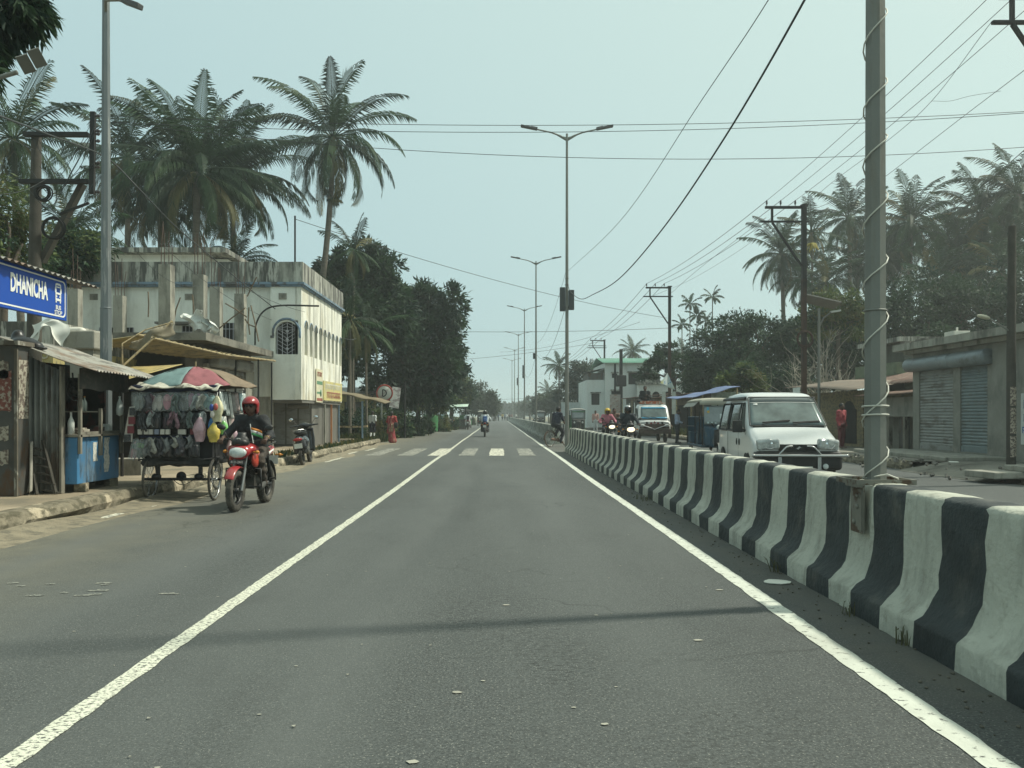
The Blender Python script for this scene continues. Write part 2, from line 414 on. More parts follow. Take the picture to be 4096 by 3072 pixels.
# litter, leaves and scraps lying on the road
M_SCRAP = mat('pale_scrap', (.31,.30,.25), .8)
M_DARKSCRAP = mat('dark_scrap', (.03,.03,.025), .8)
spots = [(1093,1308,.16),(1288,1330,.09),(1508,1384,.13),(987,1497,.12),(1305,1566,.11),(893,1648,.14),(1043,1472,.06),(1554,1275,.14),(1175,1180,.05),(700,1030,.10),(826,1035,.12),(1100,1235,.05),(470,1290,.05),(400,1225,.06),(160,1365,.06),(790,1235,.05),(520,1130,.05),(1240,1530,.07),(1430,1250,.05),(640,1440,.06),(340,1660,.07),(930,1395,.05),(1330,1485,.05),(560,1545,.05)]
lit = MB()
for i, (a, b, s_) in enumerate(spots):
    Y = 1066/(b*.463-415); p = at(a*.463, b*.463, Y); k = random.randint(5,8); an = U(0,6)
    poly = [(p.x+s_*.22*U(.6,1.1)*math.cos(an+2*PI*j/k), p.y+s_*.15*U(.5,1.1)*math.sin(an+2*PI*j/k), .0042) for j in range(k)]
    lit.prism(poly, (0,0,.001))
rn = random.Random(4)
for i in range(90):
    Y = 2.6+rn.random()**1.6*26; X = rn.uniform(-5.2,1.8)
    s_ = rn.uniform(.004,.012)
    lit.prism([(X+s_*math.cos(j*2.1+i), Y+s_*math.sin(j*2.1+i), .006) for j in range(3)], (0,0,.003))
tag(lit.build('road_litter', M_SCRAP), 'scattered pale scraps and dry leaves on the asphalt', 'litter', kind='stuff')
gr = MB()
for i in range(260):
    Y = 2.2+rn.random()**1.5*24; X = 1.98+rn.random()**.7*.34; s_ = rn.uniform(.004,.013)
    gr.ell((X,Y,.002+s_*.2), (s_,s_*rn.uniform(.7,1.2),s_*.6), 5, 3)
tag(gr.build('barrier_grit', mat('grit', (.11,.10,.08), .95, var=.4)), 'dark grit and crumbs gathered along the barrier foot', 'grit', kind='stuff')
# left pavement: broken kerb stones and slab
def kerb(xk, y0, y1, side, name, zt=.2, wd=.16, amp=.03, step=.16):
    m = MB(); n = int((y1-y0)/step); rr = []; rk = random.Random(xk*10)
    off = 0
    for i in range(n+1):
        y = y0+(y1-y0)*i/n; off = off*.7+rk.uniform(-amp,amp)
        a = rk.uniform(-.012,.012)-(.02 if (i % 5) == 0 else 0)
        rr.append([(xk-side*(-.05+off*.6), y, -.03), (xk+side*(.01+off), y, .09), (xk+side*(.045+off*.8), y, zt-.025+a), (xk+side*(.09+off*.4), y, zt+.004+a*.5), (xk+side*wd*1.8, y, zt+.006), (xk+side*wd*1.8, y, -.03)])
    m.rings(rr, True, False); return m
struct(kerb(-5.4,3,37.8,-1,'kerb').build('kerb', M_KERB))
m = MB(); m.grid(lambda u,v: (-14.5+u*(14.5-5.64), 2+36*v, .2+.012*math.sin(u*9+v*31)*math.sin(v*57)), 10, 60); struct(m.build('pavement', M_PAVE))
# dirt fan against the left kerb
m = MB(); rk = random.Random(2)
m.grid(lambda u,v: (-5.36+u*(.55+.35*math.sin(v*23)*math.sin(v*9+2)), 5+33*v, .055*(1-u)**2*(.7+.5*math.sin(v*61)) - .003*u+.002), 6, 90)
struct(m.build('gutter_dirt', mat('gutter_dirt', (.235,.205,.145), .95, var=.22, scale=3, dirt=((.13,.12,.09),.5,(5,5,5),.3), bump=.8, bscale=30)))
# right side
struct(kerb(9.6,19.6,90,1,'kerb').build('kerb', M_KERB))
struct(kerb(9.9,6,15.6,1,'kerb').build('kerb', M_KERB))
m = MB(); m.grid(lambda u,v: (9.85+u*9, 19.4+80*v, .2+.012*math.sin(u*9+v*31)), 4, 30); struct(m.build('pavement', mat('grey_pavement', (.21,.20,.165), .9, var=.2, scale=1.5, dirt=((.11,.105,.085),.5,(.8,.8,.8),.25), bump=.5, bscale=20)))
m = MB(); m.prism([(9.35,16.0,.005),(9.35,19.3,.005),(10.6,19.3,.21),(10.6,16.0,.21)], (0,0,-.05)); m.prism([(10.6,16.0,.21),(10.6,19.38,.21),(14,19.38,.23),(14,16.0,.23)], (0,0,-.05))
struct(m.build('ramp', MATS['grey_pavement']))
m = MB(); m.grid(lambda u,v: (10.15+u*9, 6+9.7*v, .17+.012*math.sin(u*9+v*31)), 4, 8); struct(m.build('pavement', M_EARTH))
# ================================================================ striped median barrier
M_BW = mat('barrier_white', (.44,.445,.375), .8, var=.10, scale=3., dirt=((.19,.185,.155),.52,(7,7,1.2),.5,.8), dirt2=((.24,.22,.17),.26,(11,11,8),.25,.6), bump=.9, bscale=18)
M_BB = mat('barrier_black', (.030,.037,.038), .7, var=.3, scale=4., dirt=((.10,.10,.085),.36,(4,4,2.5),.35,.7), bump=.8, bscale=18)
PROF = [(-.287,0),(-.285,.13),(-.278,.15),(-.235,.182),(-.195,.225),(-.168,.275),(-.151,.335),(-.142,.41),(-.135,.52),(-.131,.66),(-.127,.79),(-.121,.818),(-.105,.835),(-.06,.843)]
PROF = PROF + [(-x,z) for x, z in PROF[::-1]]
def barrier(y0, y1, label, name='striped_barrier', sub=4, dx=0, seed=1):
    rb = random.Random(seed); mb = MB(); per = .83; k0 = math.floor((y0-6.23)/(per/2))
    xc = lambda y: 2.6+dx
    k = k0; last = None
    while True:
        a = max(y0, 6.23+k*per/2); b = min(y1, 6.23+(k+1)*per/2)
        if a >= y1: break
        if b > a+1e-4:
            mb.mat = 0 if k % 2 == 0 else 1
            rr = []
            for i in range(sub+1):
                y = a+(b-a)*i/sub
                if i == 0 and last: rr.append(last); continue
                ring = []
                e = (i == 0 or i == sub)
                for j, (x, z) in enumerate(PROF):
                    jit = .006
                    ring.append((xc(y)+x+rb.uniform(-jit,jit), y+(rb.uniform(-.014,.014) if e and y0 < a+.01 < y1 and b < y1 else 0), z+(rb.uniform(-.005,.005) if z > .05 else -.02)))
                rr.append(ring)
            last = rr[-1]
            n = len(PROF); vs = [p for r_ in rr for p in r_]
            mb.add(vs, [(i*n+j, i*n+j+1, (i+1)*n+j+1, (i+1)*n+j) for i in range(sub) for j in range(n-1)], True)
        k += 1
    mb.mat = 0; mb.add([(xc(y0)+x, y0, z) for x, z in PROF], [tuple(range(len(PROF)))])
    mb.add([(xc(y1)+x, y1, z) for x, z in PROF], [tuple(range(len(PROF)))])
    return tag(mb.build(name, [M_BW, M_BB]), label, 'concrete barrier', 'black and white median barriers')
barrier(1.2, 5.44, 'nearest black and white striped concrete barrier, in front of the close lamp post', seed=3)
barrier(5.46, 29.0, 'long black and white striped concrete barrier running from the close lamp post to the crossing', dx=.025, seed=5, sub=3)
barrier(36.6, 230, 'far striped concrete barrier beyond the crossing gap and the cyclist', sub=1, seed=9, dx=-.05)
M_GRASS = mat('grass_blade', (.10,.10,.05), .8, var=.4, translucent=.3)
def tuft(x, y, z, n, h, sp, label, rs=1):
    q = random.Random(rs); mb = MB()
    for i in range(n):
        a = q.uniform(0, 2*PI); l = h*q.uniform(.5,1.1); d = Vector((math.cos(a),math.sin(a),0))*q.uniform(.1,.6)*l
        b = Vector((x+q.uniform(-sp,sp), y+q.uniform(-sp,sp)*1.6, z)); s = d.orthogonal().normalized()*.006 if d.length > 0 else Vector((.006,0,0))
        m1 = b+d*.5+Vector((0,0,l*.7)); t = b+d+Vector((0,0,l*(.6+q.random()*.4)))
        mb.add([b-s,b+s,m1+s*.7,m1-s*.7,t], [(0,1,2,3),(3,2,4)])
    return tag(mb.build('grass_tuft', M_GRASS), label, 'grass', 'weeds at the barrier foot')
tuft(2.29,4.63,0,12,.14,.03,'thin weed sprig at the barrier foot below the second white stripe',1)
tuft(2.29,6.75,0,16,.13,.05,'thin weed sprig at the barrier foot just beyond the close lamp post',2)
tuft(2.27,5.3,0,10,.11,.04,'thin dry weed at the barrier joint below the close lamp post',3)
tuft(2.25,12.5,0,30,.10,.12,'low weed patch at the barrier foot halfway to the crossing',4)
mb = MB(); mb.prism([(2.15+.13*math.cos(a)*U(.7,1.1), 6.35+.09*math.sin(a)*U(.7,1.1), .006) for a in [i*.6 for i in range(10)]], (0,0,.006))
tag(mb.build('paper_scrap', mat('white_paper', (.7,.7,.62), .8)), 'crumpled white paper scrap lying at the barrier foot', 'litter')

# ================================================================ street lamps on the median
M_GALV = mat('lamp_steel', (.185,.19,.17), .55, metal=.25, var=.12, scale=2., dirt=((.17,.16,.13),.42,(6,6,.8),.3), bump=.15)
M_LED = mat('lamp_head', (.10,.10,.10), .5, metal=.3)
M_BOXD = mat('dark_cabinet', (.045,.05,.05), .5, var=.2)
M_STEEL = mat('bracket_steel', (.19,.185,.155), .6, metal=.3, var=.2, scale=6, dirt=((.09,.06,.04),.36,(8,8,8),.12))
def lamp_post(Y, label, zt=12., box=None, near=False):
    t = thing('street_lamp', label, 'street lamp', (2.6,Y,.0), 0, 'double arm street lamps on the median')
    p = MB(); p.tube([(0,0,.05),(0,0,4),(0,0,8),(0,0,zt)], [.078,.066,.054,.042], 8, True, False)
    if near: 
        for z in (2.02,): p.torus((0,0,z), (0,0,1), .073, .006, 16, 5)
    p.build('pole', M_GALV, t)
    for s in (-1,1):
        a = MB(); a.tube([(0,0,zt-.22),(s*.25,0,zt-.08),(s*.6,0,zt+.05),(s*1.25,0,zt+.19)], [.032,.032,.03,.028], 8)
        a.prism([(0,-.006,zt-.3),(s*.5,-.006,zt+.005),(0,-.006,zt-.14)], (0,.012,0))
        ao = a.build('arm', M_GALV, t)
        h = MB(); h.obox((s*1.48,0,zt+.245), (.56,.2,.07), (0,-s*.2,0)); h.obox((s*1.25,0,zt+.21), (.26,.14,.11), (0,-s*.2,0)); h.build('lamp_head', M_LED, t, bevel=.015)
    if box:
        z0, z1, w = box
        for s in (-1,1):
            if s < 0 or w > .15:
                b = MB(); b.box(s*.07, s*(.07+w), -.09, .09, z0 if s < 0 else z0+.05, z1 if s < 0 else z1-.1); b.box(s*.06,s*.09,-.03,.03,z0+.1,z0+.2); b.build('cabinet', M_BOXD, t, bevel=.01)
        for zc, rc in ((z1+.1,.02),(z1+.35,.015)): f = MB(); f.torus((0,0,zc),(0,0,1),.063,rc,12,5); f.build('clamp', M_STEEL, t)
    return t
lp = lamp_post(5.66, 'nearest street lamp post, a thick pole with a white cable spiralled round it', near=True)
b = MB()   # steel saddle over the barrier
b.box(-.20,.20,-.17,-.155,.83,.865); b.box(-.20,.20,.155,.17,.83,.865); b.box(-.20,-.185,-.155,.155,.83,.865); b.box(.185,.20,-.155,.155,.83,.865)
b.box(-.157,-.145,-.165,.03,.50,.828); b.box(-.20,-.159,-.165,.02,.815,.829); b.box(-.162,-.158,-.15,.0,.52,.8)
for z in (.57,.68,.75): b.ell((-.165,-.09+(.05 if z < .6 else 0),z), (.014,.018,.018), 8, 5)
b.build('saddle_bracket', M_STEEL, lp)
cb = MB(); pts = []
for i in range(300):
    z = .86+i*.04; th = PI*.9+(z-.86)*2*PI/.43; r = .088-.003*z
    if z > 11.4: break
    wv = .5*math.sin(z*2.1)+.3*math.sin(z*5.7)
    pts.append((2.6+r*math.cos(th+wv), 5.66+r*math.sin(th+wv), z))
pts = [(2.73,5.60,.85),(2.70,5.54,.87),(2.62,5.53,.90)] + pts
M_WCAB = mat('white_cable', (.55,.54,.47), .5, var=.1)
cb.tube(pts, .0052, 6); tag(cb.build('spiral_cable', M_WCAB), 'white cable wound in a spiral round the nearest lamp post', 'cable')
cb = MB()
for zz in (1.30,1.36): cb.torus((2.6,5.66,zz), (0,0.05,1), .083, .006, 20, 6)
tag(cb.build('cable_tie', M_WCAB), 'pair of pale cable loops tied round the nearest lamp post', 'cable')
for Y, lab, bx in ((31.2,'second street lamp from the camera, carrying a tall dark cabinet pair, at the crossing gap',(5.25,6.15,.20)),
                   (57,'third street lamp along the median, with a small dark box halfway up',(5.2,5.6,.14)),
                   (82.5,'fourth street lamp along the median, beyond the one with the small box',(5.0,6.3,.14)),
                   (108,'fifth street lamp along the median, thin in the haze',(5.2,6.2,.14)),
                   (133.5,'sixth street lamp along the median, very thin in the haze',None),
                   (159,'seventh and farthest street lamp seen along the median',None)):
    lamp_post(Y, lab, 12., bx)
# electric-pole wires and cables on the lamp posts
M_WIRE = mat('wire', (.04,.045,.045), .6, var=0)
def spline(pts, n=8):
    pts = [Vector(p) for p in pts]; q = [pts[0]*2-pts[1]] + pts + [pts[-1]*2-pts[-2]]; out = []
    for i in range(1, len(q)-2):
        for k in range(n):
            t = k/n; a,b_,c,d = q[i-1:i+3]
            out.append(.5*((2*b_)+(c-a)*t+(2*a-5*b_+4*c-d)*t*t+(-a+3*b_-3*c+d)*t**3))
    return out + [pts[-1]]
WG = 'overhead wires crossing the sky'
def wire(pts, r, label, name='overhead_wire', group=WG, m=None):
    mb = MB(); mb.tube(pts, r, 5); return tag(mb.build(name, m or M_WIRE), label, 'wire', group)
wire(spline([(2.62,31.1,6.28),(2.6,29.6,5.75),(2.6,26,4.98),(2.6,22.6,4.62),(2.6,17.7,4.24),(2.6,13,4.25),(2.6,9.42,4.49),(2.6,6.94,4.83),(2.58,5.72,5.1)]), .011, 'thick black cable sagging from the second lamp post to the nearest one', 'sagging_cable')
wire(spline([(2.62,31.1,6.75),(2.6,17.7,5.46),(2.6,10.5,5.33),(2.6,7.9,5.3),(2.58,5.72,5.4)]), .005, 'thin cable above the thick sagging one, between the two nearest lamp posts', 'sagging_cable')
wire(catenary((2.6,31.3,5.6),(2.6,57,5.6),1.1), .008, 'sagging cable between the second and third lamp posts', 'sagging_cable')
wire(catenary((2.6,31.3,6.9),(2.6,57,6.3),.7), .006, 'thin upper cable between the second and third lamp posts', 'sagging_cable')
wire(catenary((2.6,57,5.6),(2.6,82.5,5.6),1.0), .008, 'sagging cable between the third and fourth lamp posts', 'sagging_cable')

# ================================================================ electricity poles on the right
M_RUST = mat('rusty_pole', (.075,.042,.028), .8, metal=.2, var=.25, scale=3, dirt=((.03,.03,.03),.5,(3,3,.6),.3))
M_IRON = mat('dark_iron', (.028,.028,.027), .7, metal=.3, var=.2)
M_PORC = mat('insulator', (.06,.05,.05), .3)
INS = {}
def epole(key, X, Y, zt, label, extra=0, w=.15):
    t = thing('electricity_pole', label, 'utility pole', (X,Y,0), 0, 'bracketed electricity poles along the right kerb')
    m = MB(); m.box(-w/2,w/2,-w/2,w/2,0,zt-2.5); m.build('pole', M_RUST, t)
    m = MB(); m.box(-w/2*.98,w/2*.98,-w/2*.98,w/2*.98,zt-2.5,zt); m.box(-w*.7,w*.8,-w*.7,w*.7,zt,zt+.05); m.build('pole_top', M_IRON, t)
    m = MB(); m.box(-1.33,-w/2-.003,-.05,.05,zt-.08,zt+.0); m.box(-1.47,-w/2-.003,-.04,.04,zt-.56,zt-.5); m.box(w/2+.003,w/2+.1,-.04,.04,zt-.56,zt-.5)
    m.box(-1.13,-1.06,-.035,.035,zt-.5,zt-.08); m.bar((-1.09,0,zt-.56),(-.08,0,zt-2.05),.08,.06)
    if extra: m.box(-1.6,.2,-.04,.04,zt-.74,zt-.68)
    m.build('cross_arm', M_IRON, t)
    INS[key] = []
    for x in (-1.28,-.8,-.3):
        q = MB(); q.lathe((x,0,zt), (0,0,1), [(.012,0),(.014,.06),(.04,.07),(.028,.10),(.04,.12),(.025,.15),(.035,.17),(.012,.21)], 8); q.build('insulator', M_PORC, t)
        INS[key].append(Vector((X+x, Y, zt+.19)))
    return t
ep0 = epole(0, 10.8,15.5,9.25,'electricity pole at the right edge of the photo, only its bracket arm in view')
ep1 = epole(1, 10.5,28.2,8.48,'tall rusty electricity pole with a bracket, in front of the right palms')
epole(2, 9.55,45.8,8.45,'electricity pole with a bracket left of the four slender areca palms')
epole(3, 9.9,76.7,8.3,'dark electricity pole with double arms in front of the white house',1)
epole(4, 9.6,118,8.3,'small far electricity pole among the hazy trees on the right')
m = MB(); 
for k in range(7): m.torus((-.02+U(-.03,.03),-.12-.01*k,3.9+U(-.03,.03)), (0.05*U(-1,1),1,0.05*U(-1,1)), .26+U(-.02,.03), .012, 24, 5)
m.M = None; c_ = m.build('wire_coil', M_RUST, ep1, ); tag(c_, 'coil of rusty wire hanging on the tall pole', None)
m = MB(); m.prism([(-.40,-.1,1.35),(-.18,-.1,1.33),(-.17,-.1,2.25),(-.40,-.1,2.22)], (0,.05,0)); m.bar((-.2,-.06,1.9),(-.07,-.02,1.9),.03); m.build('notice_plate', mat('plate_white', (.62,.66,.62), .5, var=.05, dirt=((.3,.3,.28),.4,(14,14,30),.1,.5)), ep1)
for a, b_ in ((0,1),(1,2),(2,3),(3,4)):
    for i in range(3):
        wire(catenary(INS[a][i], INS[b_][i], .12+.1*a, 16), .007+.003*a, 'thin power line strung along the bracketed poles on the right', 'power_line', 'power lines along the right poles')
RW = 'loose wires on the right'
e0 = V(10.8,15.5,9.25); e1 = V(10.5,28.2,8.48)
wire(spline([e0+V(-1.47,0,-.5), at(931.7,101,19.5), at(886,142,22), at(831.4,183,26), e1+V(0,0,-.05)]), .006, 'spliced wire from the right edge bracket down to the tall rusty pole', group=RW)
wire(spline([at(1030,66,14), at(960,119,17.5), at(886,176,21.5), at(866,188,23), e1+V(.1,0,-.2)]), .006, 'wire rising to the right edge beyond the near lamp post, below the spliced one', group=RW)
wire(spline([at(1028,147,14), at(988,181,16), at(930,226,20), at(815,300,28)]), .007, 'dark wire slanting down behind the crown of the rightmost palms', group=RW)
wire(spline([at(931.7,101,19.5), at(950,101,18.6), at(970,96,17.8), at(1001,91,16)]), .004, 'loose tie wire linking two slanting wires at upper right', group=RW)
wire(spline([at(831,183,26), at(845,186,25), at(866,185,23)]), .004, 'loose tie wire left of the near lamp post', group=RW)
wire(spline([e1+V(-1.45,0,-.53), at(760,222,34), at(700,268,41), V(9.4,45.8,7.9)]), .008, 'lower wire from the tall rusty pole to the next one', group=RW)
wire(spline([e1+V(-1,0,-.53), at(740,250,35), at(690,280,43), V(8.5,45.8,7.9)]), .006, 'drooping wire below the power lines, tall rusty pole to the next', group=RW)
CWG = 'wires crossing the road'
wire(catenary(at(93,115,16), at(1034,111,16), .24), .006, 'upper of the two near level wires crossing the road', group=CWG)
wire(catenary(at(93,121,16), at(1034,112.3,16), .30), .006, 'lower of the two near level wires crossing the road', group=CWG)
wire(catenary(at(93,120,16), at(1034,146.5,16), .47), .006, 'third near wire crossing the road, lower and tilted', group=CWG)
wire(catenary(at(295,219,28), at(667,318,45.8), .35), .011, 'wire crossing the road from the roof rod to the second bracketed pole', group=CWG)
wire(catenary(at(425,331,52), at(690,327,47), .15), .012, 'wire crossing the road level with the treetop', group=CWG)
wire(catenary(at(455,360,70), at(604,341,76), .2), .015, 'lowest wire crossing the road, rising to the double arm pole', group=CWG)
wire(catenary(at(500,352,95), at(640,322,60), .5), .012, 'faint wire rising right behind the second lamp post', group=CWG)
wire(catenary(at(468,400,150), at(620,392,140), .3), .02, 'faint far wire low over the road', group=CWG)

# ================================================================ left roadside: post with frame, lamps, cables
M_OLDPOST = mat('old_post', (.06,.055,.045), .9, var=.3, scale=3, bump=.6, bscale=15)
t = thing('transformer_post', 'dark old post with a square iron frame, behind the bus stop roof', 'utility pole', tuple(at(36,400,16).xy)+(0,))
t.location.z = 0
m = MB(); p0 = at(33,400,16); p1 = at(36.5,134,16); m.tube([(p0.x,16,0),(p0.x+.03,16,3.5),(p1.x,16,p1.z)], [.17,.13,.09], 8); m.build('post', M_OLDPOST, t, True)
for a, b in (((27,136),(91,136.5)),((23,183),(91,183))):
    m = MB(); m.bar(at(*a,16)+V(0,-.1,0), at(*b,16)+V(0,-.1,0), .11, .08); m.build('cross_arm', M_IRON, t, True)
m = MB(); m.bar(at(93.3,112,15.88), at(92,194,15.88), .09,.08); m.build('upright_bar', M_IRON, t, True)
m = MB(); m.bar(at(42,262,16.1), at(83,184,16.1), .15,.1); m.build('brace', M_OLDPOST, t, True)
m = MB(); m.bar(at(60,214,15.8), at(89,203,15.8), .05,.04); m.build('lamp_arm', M_IRON, t, True)
for c, r in (((54,228),.19),((44,193),.14)):
    m = MB()
    for k in range(6): m.torus(at(*c,15.75)+V(U(-.02,.02),-.01*k,U(-.02,.02)), (U(-.1,.1),1,U(-.1,.1)), r+U(-.02,.02), .014, 22, 5)
    m.build('wire_coil', M_IRON, t, True)
for i, y in enumerate((116,131,134,141,163,167,192)):
    m = MB(); p = at(97.5,y,15.8); m.lathe(p+V(-.05,0,0), (1,0,0), [(.015,0),(.035,.01),(.02,.04),(.04,.06),(.015,.1)], 8); m.build('insulator', M_PORC, t, True)
rq = random.Random(3)
for i in range(7):
    a = at(rq.uniform(28,42), rq.uniform(136,200), 15.9); b_ = at(rq.uniform(88,100), rq.uniform(118,200), 15.8)
    wire(spline([a, a.lerp(b_,.35)+V(0,0,-rq.uniform(.2,.7)), a.lerp(b_,.7)+V(0,0,-rq.uniform(.1,.6)), b_]), .006, 'tangled loose wire hanging in the iron frame of the old post', 'tangled_wire', 'tangled wires on the old post')
wire(spline([at(-20,108,9), at(0,116,10), at(50,135,13), at(106,157.5,15.7), at(140,190,16), at(174,225,17), at(211.6,257,20), at(260.6,297.5,25), at(298,323,29), at(345,338.6,34), at(356,339,35)]), .014, 'thick twisted cable slanting down from the upper left to the arcaded building', 'twisted_cable', 'cables on the left')
wire(spline([at(-10,196,12), at(30,188,15), at(70,160,15.8), at(93,120,15.9)]), .005, 'thin wire from the left edge up to the iron frame', group='cables on the left')
wire(spline([at(-10,130,13), at(35,150,15.9)]), .005, 'short thin wire at the left edge reaching the old post', group='cables on the left')
wire(catenary(at(100,185,15.8), at(272,320,26.5), .35), .006, 'thin slack wire below the thick twisted cable on the left', group='cables on the left')
wire(catenary(at(96,190,15.8), at(200,285,21), .6), .005, 'second slack thin wire falling toward the unfinished roof', group='cables on the left')
wire(catenary(at(230,280,24), at(305,312,26.6), .1), .006, 'thin wire looping over the balcony of the arcaded building', group='cables on the left')
# left lamp pole
t = thing('street_lamp', 'grey octagonal lamp pole rising behind the blue kiosk on the left', 'street lamp', (at(106,400,14).x,14,.2))
m = MB(); m.tube([(0,0,0),(0,0,2.9),(0,0,2.95),(0,0,8.2)], [.105,.096,.090,.062], 8, True, False); m.torus((0,0,2.92),(0,0,1),.088,.012,12,5)
m.build('pole', mat('grey_lamp_steel', (.14,.16,.165), .5, metal=.3, var=.1, scale=2, dirt=((.24,.25,.245),.30,(9,9,1.5),.1), dirt2=((.15,.16,.16),.4,(6,6,.7),.2)), t)
m = MB(); m.tube([(0,0,7.9),(.05,-.12,8.12),(.35,-.28,8.05),(.5,-.3,8.0)], .03, 8); m.build('arm', M_GALV, t)
m = MB(); m.obox((.58,-.3,7.97), (.3,.2,.09), (.2,.35,0)); m.build('lamp_head', M_LED, t, bevel=.015)
# solar lamp reaching in from the left edge
t = thing('solar_lamp', 'flat twin panel street lamp reaching in from the left edge under the mango leaves', 'street lamp', (-5.9,7.9,.2))
m = MB(); m.tube([(0,0,0),(0,0,4.4)], [.06,.045], 8); m.build('pole', M_GALV, t)
m = MB(); m.tube([(0,0,3.9),(.5,-.05,4.15),(1.32,-.1,4.36)], .022, 8); m.build('arm', M_GALV, t)
p = at(31,62,7.8); m = MB(); m.obox((p.x+5.9-.05,-.1,p.z-.22), (.11,.17,.02), (-.75,-.42,.25)); m.obox((p.x+5.9+.07,-.12,p.z-.17), (.11,.17,.02), (-.75,-.42,.25)); m.build('lamp_panel', mat('panel_grey', (.13,.13,.11), .5), t)
# thin dark post at right with notices and a lamp arm
t = thing('street_post', 'dark wooden looking post with pasted notices and a lamp arm, right of the shutters', 'utility pole', (11.0,17.6,.15))
m = MB(); m.tube([(0,0,0),(0,0,2.5),(.02,0,5.2)], [.095,.09,.08], 8); m.build('post', M_OLDPOST, t)
m = MB(); m.tube([(-.05,-.02,2.95),(-.3,-.04,3.1),(-.5,-.04,3.22)], .018, 6); m.build('lamp_arm', M_GALV, t)
m = MB(); m.ell((-.62,-.05,3.25), (.15,.06,.045), 12, 7, (0,.25,0)); m.build('lamp_head', mat('lamp_cream', (.5,.47,.36), .4), t)
m = MB()
for z0, z1 in ((1.35,1.75),(.75,1.3),(.25,.7)):
    m.grid(lambda u,v: (.097*math.cos(-2.3+u*1.7), .097*math.sin(-2.3+u*1.7), z0+(z1-z0)*v), 5, 1)
m.build('notice', mat('old_paper', (.40,.34,.27), .9, var=.3, scale=8, dirt=((.10,.08,.07),.5,(25,25,25),.1)), t, recalc=False)
# ================================================================ left: arcaded building
M_WASH = mat('whitewash', (.76,.77,.70), .85, var=.06, scale=1.2, dirt=((.36,.35,.30),.44,(1.6,1.6,.3),.5,.75), dirt2=((.40,.38,.30),.42,(.8,.8,.5),.3,.6), bump=.25, bscale=12)
M_WASHS = mat('stained_whitewash', (.76,.75,.66), .88, var=.08, scale=1.5, dirt=((.25,.24,.20),.48,(3.5,3.5,.45),.3,.9), dirt2=((.42,.36,.22),.4,(1.2,1.2,.6),.3,.6), bump=.3, bscale=12)
M_PARA = mat('mouldy_parapet', (.36,.36,.31), .9, var=.2, scale=2., dirt=((.055,.055,.05),.78,(3,3,.5),.35,.92), dirt2=((.52,.52,.46),.34,(5,5,.8),.15,.7), bump=.4, bscale=12)
M_BLUET = mat('blue_trim', (.16,.23,.30), .7, var=.2, dirt=((.10,.10,.10),.45,(5,5,2),.2))
M_CONC = mat('raw_concrete', (.30,.29,.245), .9, var=.18, scale=2., dirt=((.10,.095,.08),.47,(2.5,2.5,.7),.3,.85), bump=.5, bscale=14)
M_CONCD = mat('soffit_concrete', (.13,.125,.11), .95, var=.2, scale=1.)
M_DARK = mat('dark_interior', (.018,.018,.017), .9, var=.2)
M_SHUT = mat('grey_shutter', (.26,.265,.25), .6, metal=.2, var=.1, scale=3, dirt=((.12,.10,.08),.42,(2,2,5),.25,.7))
M_GRIL = mat('grille_paint', (.42,.42,.45), .5)
M_REBAR = mat('rebar', (.09,.055,.04), .8)
def shutter(mb, p0, p1, z0, z1, pitch=.075, d=.018):
    # rolling shutter: ribbed slat profile between two ground points, ribs towards the side given by winding
    a = Vector((p0[0],p0[1],0)); b = Vector((p1[0],p1[1],0)); u = (b-a).normalized(); nrm = Vector((u.y,-u.x,0))
    n = int((z1-z0)/pitch); prof = []
    for i in range(n):
        z = z0+i*pitch
        prof += [(0,z),(d,z+pitch*.2),(d*1.05,z+pitch*.55),(0,z+pitch*.9)]
    prof.append((0,z1))
    vs = [a+nrm*o+Vector((0,0,z)) for o,z in prof] + [b+nrm*o+Vector((0,0,z)) for o,z in prof]; k = len(prof)
    mb.add(vs, [(i,k+i,k+i+1,i+1) for i in range(k-1)])
    return mb
t = thing('arcaded_building', 'whitewashed two storey building with a row of slim arched windows and a mouldy parapet', 'building', (-6.9,30,.2))
XF = -6.4; ya, yb = 26.6, 33.4
m = MB()
# plain masonry: bay front with real arch opening, main front, body
m.box(-14.6,-7.4,26.75,33.4,3.4,5.52); m.box(-14.6,-7.402,26.76,28.4,1.9,3.4)
def opening_wall(mb, conv, ext, u0, u1, z0, z1, arches, zb, zs, a):
    # wall in a (u,z) plane with arched openings; conv maps (u,z) to a point, ext is the thickness vector
    P = lambda lst: mb.prism([conv(*q) for q in lst], ext)
    P([(u0,z0),(u1,z0),(u1,zb),(u0,zb)]); zt = zs+a+.03
    P([(u0,zt),(u1,zt),(u1,z1),(u0,z1)])
    e = [u0] + [q for c in arches for q in (c-a, c+a)] + [u1]
    for i in range(0, len(e), 2): P([(e[i],zb),(e[i+1],zb),(e[i+1],zt),(e[i],zt)])
    for c in arches:
        n = 8
        for i in range(n):
            t0, t1 = PI-PI*i/n, PI-PI*(i+1)/n
            P([(c+a*math.cos(t0),zs+a*math.sin(t0)),(c+a*math.cos(t1),zs+a*math.sin(t1)),(c+a*math.cos(t1),zt),(c+a*math.cos(t0),zt)])
opening_wall(m, lambda u,z: (u,ya,z), (0,.2,0), -7.4,-6.602, 1.8,5.52, [-6.88], 3.27, 3.97, .37)
m.build('wall', M_WASH, t, True)
m = MB(); cs = [ya+.66+i*.735 for i in range(9)]
opening_wall(m, lambda u,z: (XF,u,z), (-.2,0,0), ya,yb, 1.8,5.52, cs, 3.28, 4.19, .215)
m.box(XF-.22,XF-.2,ya+.2,yb,1.8,1.82)
m.build('arcade_wall', M_WASHS, t, True)
M_LOUV = mat('olive_panel', (.27,.27,.215), .8, var=.15, scale=2, dirt=((.12,.12,.10),.4,(6,6,1),.3,.6))
